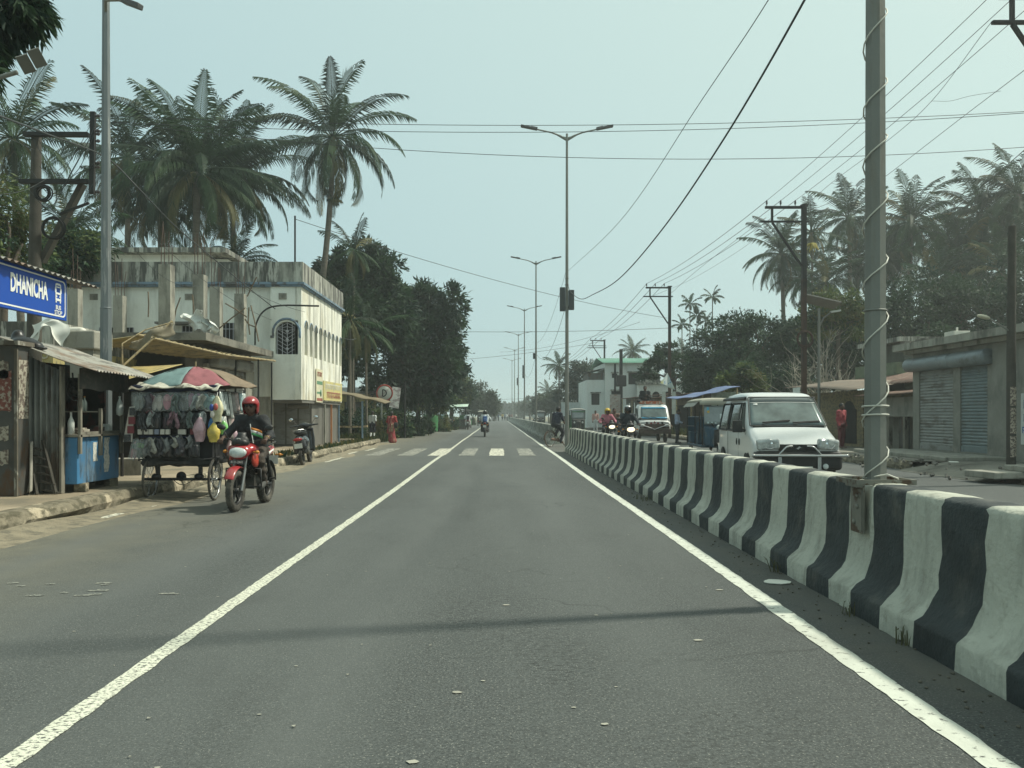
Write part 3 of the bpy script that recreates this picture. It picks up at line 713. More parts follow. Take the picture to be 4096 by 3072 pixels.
for c in cs:
    m = MB(); m.box(XF-.235,XF-.203,c-.235,c+.235,3.22,4.43); m.box(XF-.19,XF-.165,c-.011,c+.011,3.285,4.39)
    w_ = m.build('arched_window', M_LOUV, t, True)
    m = MB(); m.tube([(XF+.008,c+.235*math.cos(a),4.19+.235*math.sin(a)) for a in [PI*i/10 for i in range(11)]], .018, 5); m.build('arch_trim', M_BLUET, w_)
    w_.children[0].data.transform(rootm(t).inverted())
m = MB(); m.box(-7.36,-6.45,ya+.21,ya+.23,3.2,4.4); wn = m.build('grille_window', M_DARK, t, True)
m = MB()
for x in (-7.20,-7.04,-6.88,-6.72,-6.56): 
    top = 3.97+math.sqrt(max(0,.37**2-(x+6.88)**2)); m.box(x-.009,x+.009,ya+.09,ya+.108,3.27,top)
for k in range(9):
    z = 3.3+k*.125
    for s in (-1,1):
        m.bar((-6.88,ya+.08,z),(-6.88+s*.34,ya+.08,min(z+.2,4.1)), .014,.014)
for z in (3.45,3.75,4.02): m.lathe((-6.88,ya+.07,z),(0,1,0),[(.001,0),(.05,.0),(.05,.02),(.001,.02)],10)
g_ = m.build('grille', M_GRIL, wn); g_.data.transform(rootm(t).inverted())
m = MB(); m.tube([(-7.31,ya-.012,3.85)]+[(-6.88+.44*math.cos(a),ya-.012,3.98+.44*math.sin(a)) for a in [PI-PI*i/12 for i in range(13)]]+[(-6.45,ya-.012,3.85)], .04, 6); m.box(-7.40,-7.29,ya-.03,ya-.003,3.80,3.88); m.box(-6.47,-6.41,ya-.03,ya-.003,3.80,3.88)
tr = m.build('window_trim', M_BLUET, wn); tr.data.transform(rootm(t).inverted())
m = MB(); m.box(-14.75,XF+.12,ya-.12,yb+.1,5.52,5.60); m.box(-14.7,XF+.06,ya-.06,yb+.05,5.46,5.518); m.build('cornice', M_BLUET, t, True)
m = MB(); m.box(-14.7,XF+.06,ya-.06,ya+.08,5.602,6.26); m.box(XF-.08,XF+.06,ya+.082,yb+.04,5.602,6.262); m.box(-14.7,XF-.082,yb-.1,yb+.04,5.602,6.258); m.build('parapet', M_PARA, t, True)
m = MB(); m.box(-14.6,XF-.1,ya+.1,yb-.12,5.602,5.65); m.build('roof', M_CONC, t, True)
# vents, left grilled windows, sunshade
for x in (-13.2,-10.1,-7.0):
    m = MB(); yv = 26.74 if x < -7.4 else 26.59
    m.box(x-.13,x+.13,yv-.012,yv,5.05,5.25); m.bar((x-.11,yv-.02,5.07),(x+.11,yv-.02,5.23),.02); m.bar((x-.11,yv-.02,5.23),(x+.11,yv-.02,5.07),.02); m.torus((x,yv-.02,5.15),(0,1,0),.05,.01,10,4)
    m.build('vent', MATS['raw_concrete'], t, True)
for x0, x1, z0, z1 in ((-13.0,-11.9,3.4,4.15),(-9.0,-8.4,3.4,4.3),(-10.3,-9.5,3.4,4.2)):
    m = MB(); m.box(x0,x1,26.72,26.747,z0,z1); wn = m.build('window', M_DARK, t, True)
    m = MB(); n = int((x1-x0)/.11)
    for i in range(n+1): x = x0+(x1-x0)*i/n; m.box(x-.008,x+.008,26.69,26.706,z0,z1)
    for z in (z0+.2,z1-.2): m.box(x0,x1,26.688,26.69,z-.01,z+.01)
    g_ = m.build('grille', M_GRIL, wn); g_.data.transform(rootm(t).inverted())
m = MB(); m.box(-11.0,-9.9,26.2,26.748,4.22,4.29); m.build('sunshade', M_CONCD, t, True)
# ground floor behind the overhang
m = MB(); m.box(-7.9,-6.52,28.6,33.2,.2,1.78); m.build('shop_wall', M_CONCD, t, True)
for i in range(3):
    m = MB(); x0 = -7.82+i*.43; shutter(m,(x0,28.58),(x0+.38,28.58),.28,1.7,.05,.012); m.build('shutter', M_SHUT, t, True, recalc=False)
m = MB(); m.box(-9.0,-7.405,26.8,27.0,.2,1.9); m.build('lower_wall', M_CONC, t, True)
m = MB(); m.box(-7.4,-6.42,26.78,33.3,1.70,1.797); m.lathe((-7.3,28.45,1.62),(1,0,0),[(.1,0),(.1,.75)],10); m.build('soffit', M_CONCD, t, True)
for y, mt in ((33.1,M_BLUET),(31.6,mat('orange_post',(.42,.17,.07),.6)),(30.4,MATS['raw_concrete'])):
    m = MB(); m.box(-6.48,-6.42,y-.03,y+.03,.2,1.72); m.build('veranda_post', mt, t, True)
# signboards with unreadable lettering
def scribble(mb, conv, rows, seed):
    q = random.Random(seed)
    for u0, u1, z, h in rows:
        mb.prism([conv(u0,z+h*.82),conv(u1,z+h*.82),conv(u1,z+h),conv(u0,z+h)], (.003,0,0)); u = u0
        while u < u1-h*.4:
            wd = q.uniform(.3,.6)*h; k = q.randint(0,3)
            mb.prism([conv(u,z),conv(u+.15*h,z),conv(u+.15*h,z+h*.8),conv(u,z+h*.8)], (.003,0,0))
            if k: mb.prism([conv(u+.15*h,z+h*(.1+.2*k)),conv(u+wd,z+h*.05*k),conv(u+wd,z+h*(.05*k+.18)),conv(u+.15*h,z+h*(.28+.2*k))], (.003,0,0))
            u += wd+.12*h
M_SIGNY = mat('yellow_board', (.58,.50,.20), .6, var=.12, dirt=((.40,.38,.30),.45,(3,3,1),.2,.6))
M_INK = mat('faded_red_ink', (.30,.10,.07), .7); M_INKW = mat('white_ink', (.62,.6,.5), .7)
t = thing('shop_sign', 'long faded yellow shop board fixed along the foot of the arcade wall', 'sign', (XF+.04,31.3,1.9))
m = MB(); m.box(XF+.022,XF+.05,29.75,33.25,1.84,2.55); m.build('board', M_SIGNY, t, True)
m = MB(); cv = lambda u,z: (XF+.052,u,z); scribble(m, cv, [(30.1,32.9,2.26,.2)], 3); m.build('lettering', M_INKW, t, True)
m = MB(); scribble(m, cv, [(30.3,32.9,1.92,.24)], 4); m.build('lettering', M_INK, t, True)
t = thing('poster', 'tall pale poster with coloured bands hung beside the yellow shop board', 'poster', (XF+.04,29.3,1.85))
m = MB(); m.box(XF+.022,XF+.045,28.6,29.65,1.75,2.92); m.build('sheet', mat('poster_paper',(.62,.58,.42),.7,var=.1), t, True)
m = MB(); cv2 = lambda u,z: (XF+.048,u,z); scribble(m, cv2, [(28.75,29.5,2.66,.16)], 7)
m.box(XF+.046,XF+.05,28.68,29.58,1.8,1.9); m.build('lettering', M_INK, t, True)
m = MB(); m.box(XF+.046,XF+.05,28.68,29.58,2.38,2.5); m.box(XF+.046,XF+.05,28.68,29.3,2.05,2.12); m.lathe((XF+.046,29.3,2.08),(1,0,0),[(.001,.004),(.13,.004),(.13,0),(.001,0)],12); m.build('lettering', mat('green_ink',(.12,.25,.15),.7), t, True)
# roof room
t = thing('roof_room', 'low white stair room with a flat overhanging slab on the roof behind the palms', 'building', (-13.8,34.5,5.65))
m = MB(); m.box(-16.3,-12.0,33.5,36.5,5.65,7.85); m.box(-11.998,-11.3,34.2,36.5,5.65,7.8); m.build('wall', M_WASH, t, True)
m = MB(); m.box(-16.7,-11.0,33.0,36.8,7.852,8.05); m.build('roof_slab', M_PARA, t, True)
m = MB(); m.box(-11.9,-11.45,34.18,34.199,6.6,7.3); m.build('window', M_DARK, t, True)
mb = MB(); p = at(295,262,28); mb.tube([(p.x,28,5.65),(p.x,28,8.1)], .035, 6); tag(mb.build('roof_rod', M_IRON), 'thin dark iron rod standing on the roof of the arcaded building', 'rod')
mb = MB(); mb.tube(spline([at(255,345,26.3),at(256,325,26.2),at(264,311,26.2),at(280,305.6,26.2),at(319,306,26.2)]), .03, 6); tag(mb.build('bent_pipe', M_IRON), 'black bent pipe reaching out across the upper wall of the arcaded building', 'pipe')
# ---------------------------------------------------------------- unfinished one storey building
t = thing('unfinished_building', 'low concrete building with bare columns and reinforcing bars rising from its slab', 'building', (-9.5,23.5,.2))
m = MB(); m.box(-16,-7.35,20.5,26.58,3.21,3.34); m.box(-16,-7.30,20.45,20.498,3.17,3.36); m.box(-7.348,-7.30,20.5,26.58,3.17,3.365); m.build('slab', mat('slab_concrete', (.20,.19,.16), .95, var=.2, scale=1.5, dirt=((.06,.06,.05),.5,(2,2,2),.3,.85), bump=.5, bscale=12), t, True)
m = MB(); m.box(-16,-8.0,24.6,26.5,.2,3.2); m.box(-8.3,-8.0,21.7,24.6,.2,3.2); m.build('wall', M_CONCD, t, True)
for y0, y1 in ((22.45,23.75),(24.1,25.6)):
    m = MB(); shutter(m,(-7.96,y0),(-7.96,y1),.35,2.62,.085,.018); m.build('shutter', M_SHUT, t, True, recalc=False)
for y0, y1 in ((22.2,22.42),(23.78,24.07),(25.65,26.5)): m = MB(); m.box(-8.0,-7.9,y0,y1,.2,2.7); m.build('pier', M_CONC, t, True)
for y0, y1 in ((22.4,23.8),(24.05,25.65)):
    m = MB(); m.box(-7.95,-7.62,y0,y1,2.62,2.95); m.build('shutter_hood', M_SHUT, t, True, bevel=.08)
m = MB(); m.lathe((-7.70,24.0,0),(0,0,1),[(.03,.2),(.03,2.9)],8); m.build('prop', M_IRON, t, True)
for x, y in ((-8.42,20.8),(-8.12,22.3),(-8.4,24.4),(-8.12,25.8),(-12.8,24.8),(-12.1,26.2),(-15.0,24.5)):
    m = MB(); w_ = .15; m.box(x-w_,x+w_,y-w_,y+w_,3.36,5.1); c_ = m.build('column', M_CONC, t, True)
    m = MB()
    for i in range(4):
        a, b = ((-.1,-.1),(.1,-.1),(.1,.1),(-.1,.1))[i]; h = U(.5,1.3)
        m.tube([(x+a,y+b,5.1),(x+a+U(-.02,.02),y+b,5.1+h*.5),(x+a+U(-.06,.06),y+b+U(-.05,.05),5.1+h)], .011, 5)
    r_ = m.build('rebar', M_REBAR, c_); r_.data.transform(rootm(t).inverted())
m = MB()
for a, b in (((1310,265),(1262,365)),((890,480),(921,370)),((984,520),(982,355)),((1280,410),(1320,595)),((1110,535),(1250,425)),((757,470),(756,340)),((1250,480),(1300,520)),((1150,400),(1260,470)),((1270,420),(1275,560))):
    q = lambda p: at(p[0]/1.276/4, (900+p[1]/1.276)/4, 21.6)
    m.tube([q(a), (q(a)+q(b))/2+V(U(-.04,.04),0,U(-.04,.04)), q(b)], .018, 5)
tag(m.build('scrap_sticks', mat('weathered_stick', (.16,.12,.08), .9, var=.3)), 'bent sticks and poles stacked loosely on the unfinished slab roof', 'sticks', kind='stuff')
for k, (c, lab, col) in enumerate((((1000,490),'white torn plastic sheet draped between the bare columns',(.62,.64,.60)),((1062,510),'small white rag on the slab edge beside the torn plastic sheet',(.6,.62,.58)))):
    p = at(c[0]/1.276/4, (900+c[1]/1.276)/4, 21); m = MB(); s_ = .28 if k == 0 else .16
    m.sheet(lambda u,v: p+V((u-.5)*s_*2+.1*math.sin(v*5), .1*math.sin(u*7+v*5), (v-.5)*s_*2.2*(.4+.6*u)+.05*math.sin(u*11)), 8, 8, (0,.004,0)); tag(m.build('plastic_sheet', mat('rag_white', col, .6)), lab, 'sheet')
# long yellow awning edge, its poles, torn cloth
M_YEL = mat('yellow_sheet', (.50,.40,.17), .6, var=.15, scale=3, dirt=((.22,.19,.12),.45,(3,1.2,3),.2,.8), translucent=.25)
M_BAMB = mat('bamboo', (.34,.27,.15), .7, var=.2, dirt=((.12,.10,.07),.4,(8,8,8),.2))
t = thing('yellow_awning', 'long sagging yellow corrugated awning below the unfinished slab', 'awning', (-7.5,21,.2))
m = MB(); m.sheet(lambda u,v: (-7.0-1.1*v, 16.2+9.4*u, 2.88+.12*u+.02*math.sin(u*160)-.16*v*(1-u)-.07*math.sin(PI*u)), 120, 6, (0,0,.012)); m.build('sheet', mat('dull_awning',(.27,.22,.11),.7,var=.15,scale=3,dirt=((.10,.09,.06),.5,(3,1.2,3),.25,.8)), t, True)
for x, y in ((-7.03,25.4),(-7.03,24.0)):
    m = MB(); m.tube([(x,y,.2),(x,y,2.93)], .03, 6); m.build('post', M_IRON, t, True)
m = MB(); m.tube([(-7.0,15.9,2.86),(-7.0,21,2.84),(-7.0,25.7,2.99)], .025, 6); m.build('edge_pole', M_BAMB, t, True)
m = MB(); m.tube([at(123,366,15.6),at(172,321,16.2)], .022, 6); m.tube([at(122,344,15.6),at(122.4,366,15.6),at(122,400,15.6)], .018, 6); m.tube([at(122,344,15.6),at(145,330,15.9),at(173,322,16.2)], .015, 5)
tag(m.build('broken_bamboo', M_BAMB), 'broken bamboo frame poking up beside the grey lamp pole', 'bamboo')
m = MB(); p0, p1 = at(130,342,15.8), at(172,321.5,16.15)
m.sheet(lambda u,v: p0.lerp(p1,u)+V(.03*math.sin(v*5+u*9), .1*math.sin(u*8), -v*(.10+.16*abs(math.sin(u*5.3)))), 16, 5, (0,.004,0)); tag(m.build('torn_cloth', mat('torn_brown_cloth',(.24,.21,.15),.9,var=.3)), 'ragged brown cloth hanging on the broken bamboo frame', 'cloth')
t = thing('yellow_tarp_stall', 'dark roadside stall under a sloping yellow tarpaulin behind the sandal cart', 'stall', (-7.6,15.8,.2))
m = MB(); m.sheet(lambda u,v: (-8.9+2.2*u+.3*v, 14.6+2.0*v, 1.88+.44*v+.03*math.sin(u*20)*(1-v)-.05*math.sin(PI*u)), 24, 6, (0,0,.012)); m.build('tarpaulin', M_YEL, t, True)
m = MB(); m.box(-8.9,-6.9,16.3,16.4,.2,2.1); m.box(-8.9,-8.8,14.8,16.3,.2,1.85); m.build('back_board', M_DARK, t, True)
for x in (-8.8,-6.75): 
    m = MB(); m.tube([(x,14.7,.2),(x,14.7,1.9)], .03, 6); m.build('post', M_IRON, t, True)
m = MB(); m.box(-8.0,-6.5,14.9,15.4,.2,.5); m.build('plinth', M_CONC, t, True)
# house wall seen under the bus sign
t = thing('stained_house', 'old stained house wall with a yellow ledge, glimpsed below the blue sign', 'building', (-10.6,18.5,.2))
m = MB(); m.box(-14,-9.8,18,22,.2,2.4); m.box(-14,-9.75,17.95,22,2.78,3.35); m.build('wall', M_PARA, t, True)
m = MB(); m.box(-14,-9.7,17.85,22,2.42,2.78); 
m.build('ledge', mat('ochre_ledge',(.36,.30,.13),.8,var=.15,dirt=((.1,.1,.08),.4,(4,4,2),.2)), t, True)
m = MB()
for i in range(14): m.torus((-13+i*.24,17.84,2.6),(0,1,0),.07,.02,10,4)
m.build('ornament', mat('ornament_buff',(.45,.42,.32),.8), t, True)
# tank with cloth and white pipe
t = thing('water_tank', 'small concrete tank on a pillar above the kiosk roof', 'tank', (-7.3,14.6,.2))
m = MB(); m.box(-7.62,-7.12,14.4,14.9,.2,2.45); m.build('pillar', M_CONC, t, True); m = MB(); m.box(-7.75,-7.05,14.3,15,2.45,2.78); m.build('basin', M_CONC, t, True, bevel=.03)
m = MB(); p0 = at(58,332,14.4); p1 = at(78,331,14.4); m.tube(spline([p0,p1,at(82.5,332,14.4),at(83.5,335,14.4),at(83.6,337.5,14.4)]), .07, 12); tag(m.build('drain_pipe', mat('pvc',(.62,.60,.52),.5,var=.1,dirt=((.3,.28,.22),.4,(3,3,3),.2,.6))), 'white plastic drain pipe with a bent end below the blue sign', 'pipe')
m = MB(); pc = at(50,326,14.1)
m.grid(lambda u,v: pc+V((u-.5)*.62+.05*math.sin(v*6), -.12+.05*math.sin(u*19+v*3)*v+.12*(1-v), .10-(.06*math.cos(u*6)+.02)*1-v*(.28+.14*math.sin(u*7+1))), 24, 10); tag(m.build('white_cloth', mat('cloth_white',(.66,.66,.60),.8,var=.08)), 'rumpled white cloth thrown over the small tank', 'cloth')
# ================================================================ bus stop sign and shelter
M_SBLUE = mat('sign_blue', (.012,.072,.38), .45, var=.05, scale=2)
M_SWH = mat('sign_white', (.78,.78,.74), .45, var=.03)
M_TIN = mat('tin_sheet', (.20,.20,.18), .55, metal=.35, var=.2, scale=3, dirt=((.13,.075,.045),.44,(2.5,2.5,1.2),.2,.8), dirt2=((.07,.07,.065),.4,(5,5,1),.25,.8))
M_TIND = mat('dark_tin', (.085,.085,.078), .7, metal=.2, var=.25, scale=3, dirt=((.10,.06,.035),.4,(4,4,2),.2))
def corrug(mb, fn, nu, nv, n_up=(0,0,1), amp=.016, waves=20, t=.003):
    up = Vector(n_up).normalized()
    mb.sheet(lambda u,v: Vector(fn(u,v))+up*(amp*math.sin(u*waves*2*PI)), nu, nv, up*t); return mb
t = thing('bus_shelter', 'bus shelter with a blue name board and a corrugated roof at the left edge', 'bus stop', (-6.2,8.2,.2))
XS = -5.53; y0, y1, z0, z1 = 6.2, 10.5, 2.50, 3.03
m = MB(); m.box(XS-.05,XS,y0,y1,z0,z1); b = m.build('sign_board', M_SBLUE, t, True, bevel=.006)
m = MB(); w_ = .018; e = .035; xx = XS+.003
rect = []
for cy, cz, a0 in ((y1-e-.06,z1-e-.06,0),(y0+e+.06,z1-e-.06,90),(y0+e+.06,z0+e+.06,180),(y1-e-.06,z0+e+.06,270)):
    for k in range(6): a = R(a0+k*18); rect.append((cy+.06*math.cos(a), cz+.06*math.sin(a)))
vs = []; n = len(rect); cyy, czz = (y0+y1)/2, (z0+z1)/2
for y, z in rect: vs.append((xx,y,z))
for y, z in rect: vs.append((xx, y-(w_ if y > cyy else -w_), z-(w_ if z > czz else -w_)))
m.add(vs, [(i,(i+1)%n,n+(i+1)%n,n+i) for i in range(n)])
b2 = m.build('border', M_SWH, b); b2.data.transform(rootm(t).inverted())
yb0 = at(10.2,300,XS/((10.2-CX)/F)).y; yb1 = at(47.5,300,XS/((47.5-CX)/F)).y
m = MB(); text_into(m, 'DHANICHA', .29, frame((XS+.004,(yb0+yb1)/2,2.80),(0,1,0),(0,0,1)), .004, .55, .010)
yw = [v[1] for v in m.v]; k = (yb1-yb0)/(max(yw)-min(yw)); c0 = (max(yw)+min(yw))/2; m.v = [(x,(yb0+yb1)/2+(y-c0)*k,z) for x,y,z in m.v]
b2 = m.build('lettering', M_SWH, b); b2.data.transform(rootm(t).inverted())
m = MB(); yi = at(58,300,XS/((58-CX)/F)).y; text_into(m, 'BUS', .075, frame((XS+.004,yi,2.645),(0,1,0),(0,0,1)), .004, .95, .0015); text_into(m, 'STOP', .075, frame((XS+.004,yi,2.58),(0,1,0),(0,0,1)), .004, .95, .0015)
b2 = m.build('lettering', M_SWH, b); b2.data.transform(rootm(t).inverted())
m = MB(); X1 = XS+.001
def br(a,c,d,f_): m.box(X1,X1+.004,yi+a*.75,yi+c*.75,d+.01,f_+.01)
br(-.085,-.06,2.72,2.93); br(.06,.085,2.72,2.93); br(-.06,.06,2.72,2.75); br(-.06,.06,2.80,2.825); br(-.06,.06,2.915,2.94); br(-.045,.045,2.885,2.90)
br(-.08,-.05,2.695,2.718); br(.05,.08,2.695,2.718); br(-.10,-.09,2.82,2.88); br(.09,.10,2.82,2.88); br(-.055,-.035,2.765,2.785); br(.035,.055,2.765,2.785)
b2 = m.build('bus_symbol', M_SWH, b); b2.data.transform(rootm(t).inverted())
m = MB(); corrug(m, lambda u,v: (XS+.12-2.3*v, 5.6+5.5*u, 3.02+.42*v), 260, 6, (0,0,1), .016, 44); m.build('roof', M_TIN, t, True)
for x, y in ((-7.4,6.4),(-7.4,8.6),(-5.62,6.3)):
    m = MB(); m.box(x-.04,x+.04,y-.04,y+.04,.2,3.1); m.build('post', M_IRON, t, True)
m = MB(); m.box(-7.44,-5.59,8.55,8.63,3.05,3.12); m.box(-5.66,-5.59,6.3,10.6,3.035,3.09); m.box(-7.44,-7.36,6.4,10.6,3.3,3.37); m.bar((-7.4,8.6,2.4),(-5.62,10.3,3.04),.05); m.build('roof_beam', M_IRON, t, True)

# ================================================================ dark tin locker and the blue tea kiosk
t = thing('tin_locker', 'dark metal locker plastered with torn posters at the left edge', 'locker', (-7.4,11.2,.2))
m = MB(); m.box(-8.6,-6.5,11.08,11.36,.2,2.24); m.build('body', M_TIND, t, True, bevel=.01)
m = MB(); m.box(-6.53,-6.49,11.05,11.078,.2,2.2); m.box(-8.6,-6.45,11.0,11.4,2.242,2.30); m.build('edge_strip', mat('worn_wood',(.13,.115,.09),.9,var=.3,dirt=((.3,.29,.25),.35,(8,8,3),.1)), t, True)
M_OLDP = mat('torn_paper', (.40,.37,.30), .9, var=.2, dirt=((.14,.11,.09),.5,(18,18,18),.15)); M_REDP = mat('red_poster', (.20,.07,.055), .8, var=.3, scale=8, dirt=((.38,.33,.27),.4,(22,22,22),.08))
for x0, x1, z0, z1, mt in ((-6.78,-6.58,1.35,1.9,M_REDP),(-6.80,-6.62,1.8,2.03,M_OLDP),(-6.80,-6.62,.95,1.15,M_OLDP),(-6.82,-6.62,.62,.82,M_OLDP)):
    m = MB(); n = 7; q = [(x0+(x1-x0)*i/n, 11.074, z0+U(-.02,.02)) for i in range(n+1)] + [(x1-(x1-x0)*i/n, 11.074, z1+U(-.02,.02)) for i in range(n+1)]
    m.prism(q, (0,.003,0)); m.build('poster', mt, t, True)
m = MB(); m.box(-6.499,-6.495,11.1,11.33,1.25,2.05); m.build('poster', M_OLDP, t, True)
t = thing('tea_kiosk', 'roadside kiosk with a blue counter, corrugated side wall and low tin roof', 'kiosk', (-6.4,12.2,.2))
m = MB(); corrug(m, lambda u,v: (-6.76+.63*u, 11.52, .22+1.98*v-.28*u*v), 110, 2, (0,-1,0), .026, 8, .004); m.build('corrugated_wall', mat('grey_corrugated',(.25,.26,.24),.6,metal=.3,var=.15,scale=3,dirt=((.06,.06,.055),.46,(2.5,2.5,.5),.3,.8),dirt2=((.10,.06,.04),.34,(4,4,2),.2,.7)), t, True)
m = MB(); m.box(-6.14,-6.11,11.46,11.56,.2,1.98); m.build('corner_post', mat('grey_wood',(.20,.185,.15),.9,var=.25,dirt=((.07,.06,.05),.4,(6,6,2),.2)), t, True)
m = MB()
for y0, y1 in ((11.58,11.83),(11.842,12.85)): m.box(-6.3,-5.95,y0,y1,.32,.985)
m.build('counter', mat('counter_blue',(.055,.19,.36),.55,var=.14,scale=2.5,dirt=((.16,.19,.20),.36,(3,3,1.2),.25,.7),dirt2=((.03,.05,.07),.33,(6,6,2),.15,.7)), t, True, bevel=.01)
m = MB(); m.box(-6.34,-5.90,11.55,12.9,.988,1.02); m.build('counter_top', MATS['grey_wood'], t, True)
for y0, y1, z0, z1, n in ((12.03,12.16,.62,.90,4),(12.36,12.52,.44,.96,9)):
    m = MB(); q = random.Random(n); pl = [(-5.947, y0+q.uniform(-.015,.02), z0+(z1-z0)*i/n) for i in range(n+1)] + [(-5.947, y1-q.uniform(-.02,.04), z1-(z1-z0)*i/n) for i in range(n+1)]
    m.prism(pl, (.002,0,0)); m.build('torn_sticker', mat('sticker',(.62,.62,.56),.7,var=.1,dirt=((.35,.37,.36),.4,(20,20,20),.1)), t, True)
for y in (11.60,12.2,12.88): m = MB(); m.box(-5.94,-5.90,y-.025,y+.025,.70 if y != 11.6 else .75,1.88 if y == 11.6 else 1.40); m.build('upright', MATS['grey_wood'], t, True)
m = MB(); m.box(-5.945,-5.935,11.63,12.86,1.022,1.06); m.box(-6.3,-5.95,11.64,12.18,1.34,1.355); m.build('shelf', MATS['grey_wood'], t, True)
m = MB(); m.box(-7.0,-6.9,11.6,13.2,.2,2.1); m.box(-7.0,-6.32,13.15,13.2,.2,1.9); m.build('back_wall', mat('kiosk_inside',(.03,.03,.027),.9,var=.3,dirt=((.09,.035,.03),.42,(3,3,3),.15)), t, True)
m = MB(); m.grid(lambda u,v: (-5.88+.03*math.sin(u*7), 11.5+1.5*u, 1.66+.30*v+.015*math.sin(u*13)), 14, 4); m.build('flap', mat('dark_flap',(.05,.048,.042),.8,var=.3,dirt=((.12,.10,.08),.4,(3,3,3),.25)), t, True)
m = MB(); corrug(m, lambda u,v: (-7.0+1.45*v+.05*u, 11.33+2.15*u, 2.40-.50*v-.03*u+.012*math.sin(v*7+u*3)), 200, 10, (0,0,1), .013, 24); m.build('roof', mat('rusting_roof',(.33,.32,.28),.6,metal=.2,var=.15,scale=2,dirt=((.17,.10,.06),.5,(1.2,1.2,1.2),.25,.85),dirt2=((.12,.11,.10),.38,(4,2,2),.2,.8)), t, True)
for x, y in ((-5.98,11.75),(-6.2,12.2),(-5.98,12.65),(-6.2,12.8)): m = MB(); m.obox((x,y,.265),(.16,.12,.12),(0,0,U(0,2))); m.build('prop_stone', M_KERB, t, True)
# things on and in the kiosk
G_BOT = 'bottles on the kiosk shelf'
def bottle(x,y,z,h,r,mt,label,cap=(.5,.3,.05)):
    t = thing('bottle', label, 'bottle', (x,y,z), 0, G_BOT)
    m = MB(); m.lathe((0,0,0),(0,0,1),[(.001,0),(r,.003),(r,h*.5),(r*.85,h*.62),(r*.35,h*.78),(r*.3,h*.9)],12); m.build('body', mt, t)
    m = MB(); m.lathe((0,0,0),(0,0,1),[(.001,h*.9),(r*.36,h*.9),(r*.36,h),(.001,h)],10); m.build('cap', mat('cap%d'%int(cap[0]*100),cap,.5), t); return t
M_GLB = mat('bottle_glass',(.34,.38,.34),.15,spec=.8); M_GLW = mat('milky_plastic',(.62,.64,.60),.35)
bottle(-6.05,11.86,1.357,.25,.045,M_GLB,'larger clear bottle with an orange cap on the kiosk shelf',(.55,.28,.05))
bottle(-6.05,11.98,1.357,.22,.035,M_GLB,'smaller dark labelled bottle with an orange cap on the kiosk shelf',(.5,.25,.05))
bottle(-6.08,11.66,1.022,.32,.045,M_GLW,'slim white plastic bottle at the left end of the kiosk counter',(.7,.7,.66))
t = thing('hanging_bag', 'clear bag of water hanging from the kiosk roof near the cart', 'bag', (-5.86,12.68,1.28))
m = MB(); m.lathe((0,0,0),(0,0,1),[(.001,0),(.05,.03),(.055,.1),(.04,.2),(.012,.28),(.02,.31)],10); m.build('bag', mat('water_bag',(.55,.60,.58),.2,spec=.6), t)
m = MB(); m.tube([(0,0,.28),(0,0,.6)],.004,4); m.build('string', M_WIRE, t)
t = thing('table_fan', 'black fan hanging inside the tea kiosk', 'fan', (-6.02,11.66,1.5))
m = MB()
for r in (.05,.10,.155): m.torus((0,0,.16),(1,-.3,0),r,.006,20,5)
for k in range(12): m.bar((0,0,.16),(0+.045*math.sin(k*.524)*.95,.149*math.sin(k*.524),.16+.155*math.cos(k*.524)),.005)
m.lathe((-.03,0,.16),(1,-.3,0),[(.001,0),(.05,0),(.05,.05),(.001,.05)],12); m.tube([(-.02,0,.16),(-.04,0,.40)],.012,6); m.build('cage', M_IRON, t)
for k,(y,z,s,mt,lab,nm,ct) in enumerate(((11.95,1.0225,(.16,.26,.07),MATS['torn_paper'],'stack of folded papers on the kiosk counter','paper_stack','papers'),(12.45,1.0225,(.15,.2,.10),MATS['kiosk_inside'],'dark low tray at the middle of the kiosk counter','tray','tray'),(12.74,1.0225,(.14,.12,.12),M_GLW,'small pale box at the far end of the kiosk counter','carton','box'))):
    m = MB(); m.box(-6.1-s[0]/2,-6.1+s[0]/2,y-s[1]/2,y+s[1]/2,z,z+s[2]); m.obox((-6.1,y,z+s[2]+.01),(s[0]*.8,s[1]*.9,.02),(0,0,.2)); tag(m.build(nm, mt, bevel=.008), lab, ct)
m = MB(); m.sheet(lambda u,v: (-6.62+.16*u+.06*v, 11.40-.06*math.sin(u*9)-.12*v, .92-.68*v+.02*math.sin(u*14)), 14, 10, (0,.004,0)); tag(m.build('hanging_cloth', mat('dirty_cloth',(.36,.34,.29),.9,var=.25,scale=6)), 'grey rag hanging down beside the corrugated kiosk wall', 'cloth')
t = thing('broken_crate', 'broken slatted crate leaning against the corrugated kiosk wall', 'crate', (-6.4,11.35,.2))
m = MB()
for k in range(6): m.bar((-6.50+.035*k,11.42-.01*k,.86-.12*k),(-6.34+.05*k,11.40-.01*k,.80-.115*k),.05,.018)
m.build('slat', M_OLDPOST, t, True); m = MB(); m.bar((-6.36,11.44,.95),(-6.12,11.34,.21),.035,.03); m.bar((-6.55,11.44,.9),(-6.36,11.3,.21),.035,.03); m.build('rail', M_OLDPOST, t, True)
t = thing('black_sheet', 'crumpled black plastic bag lying on the kiosk roof', 'bag', (-6.75,11.6,2.3))
m = MB(); m.M = Matrix.Translation((-6.68,11.55,2.27)); blob(m,[('e',(0,0,.06),(.16,.14,.07)),('e',(.14,-.04,.02),(.13,.1,.04)),('e',(-.12,.06,.12),(.09,.09,.12)),('e',(.27,-.06,-.04),(.09,.07,.02))],.02,.06); m.build('plastic', mat('black_plastic',(.02,.02,.02),.35), t, True)

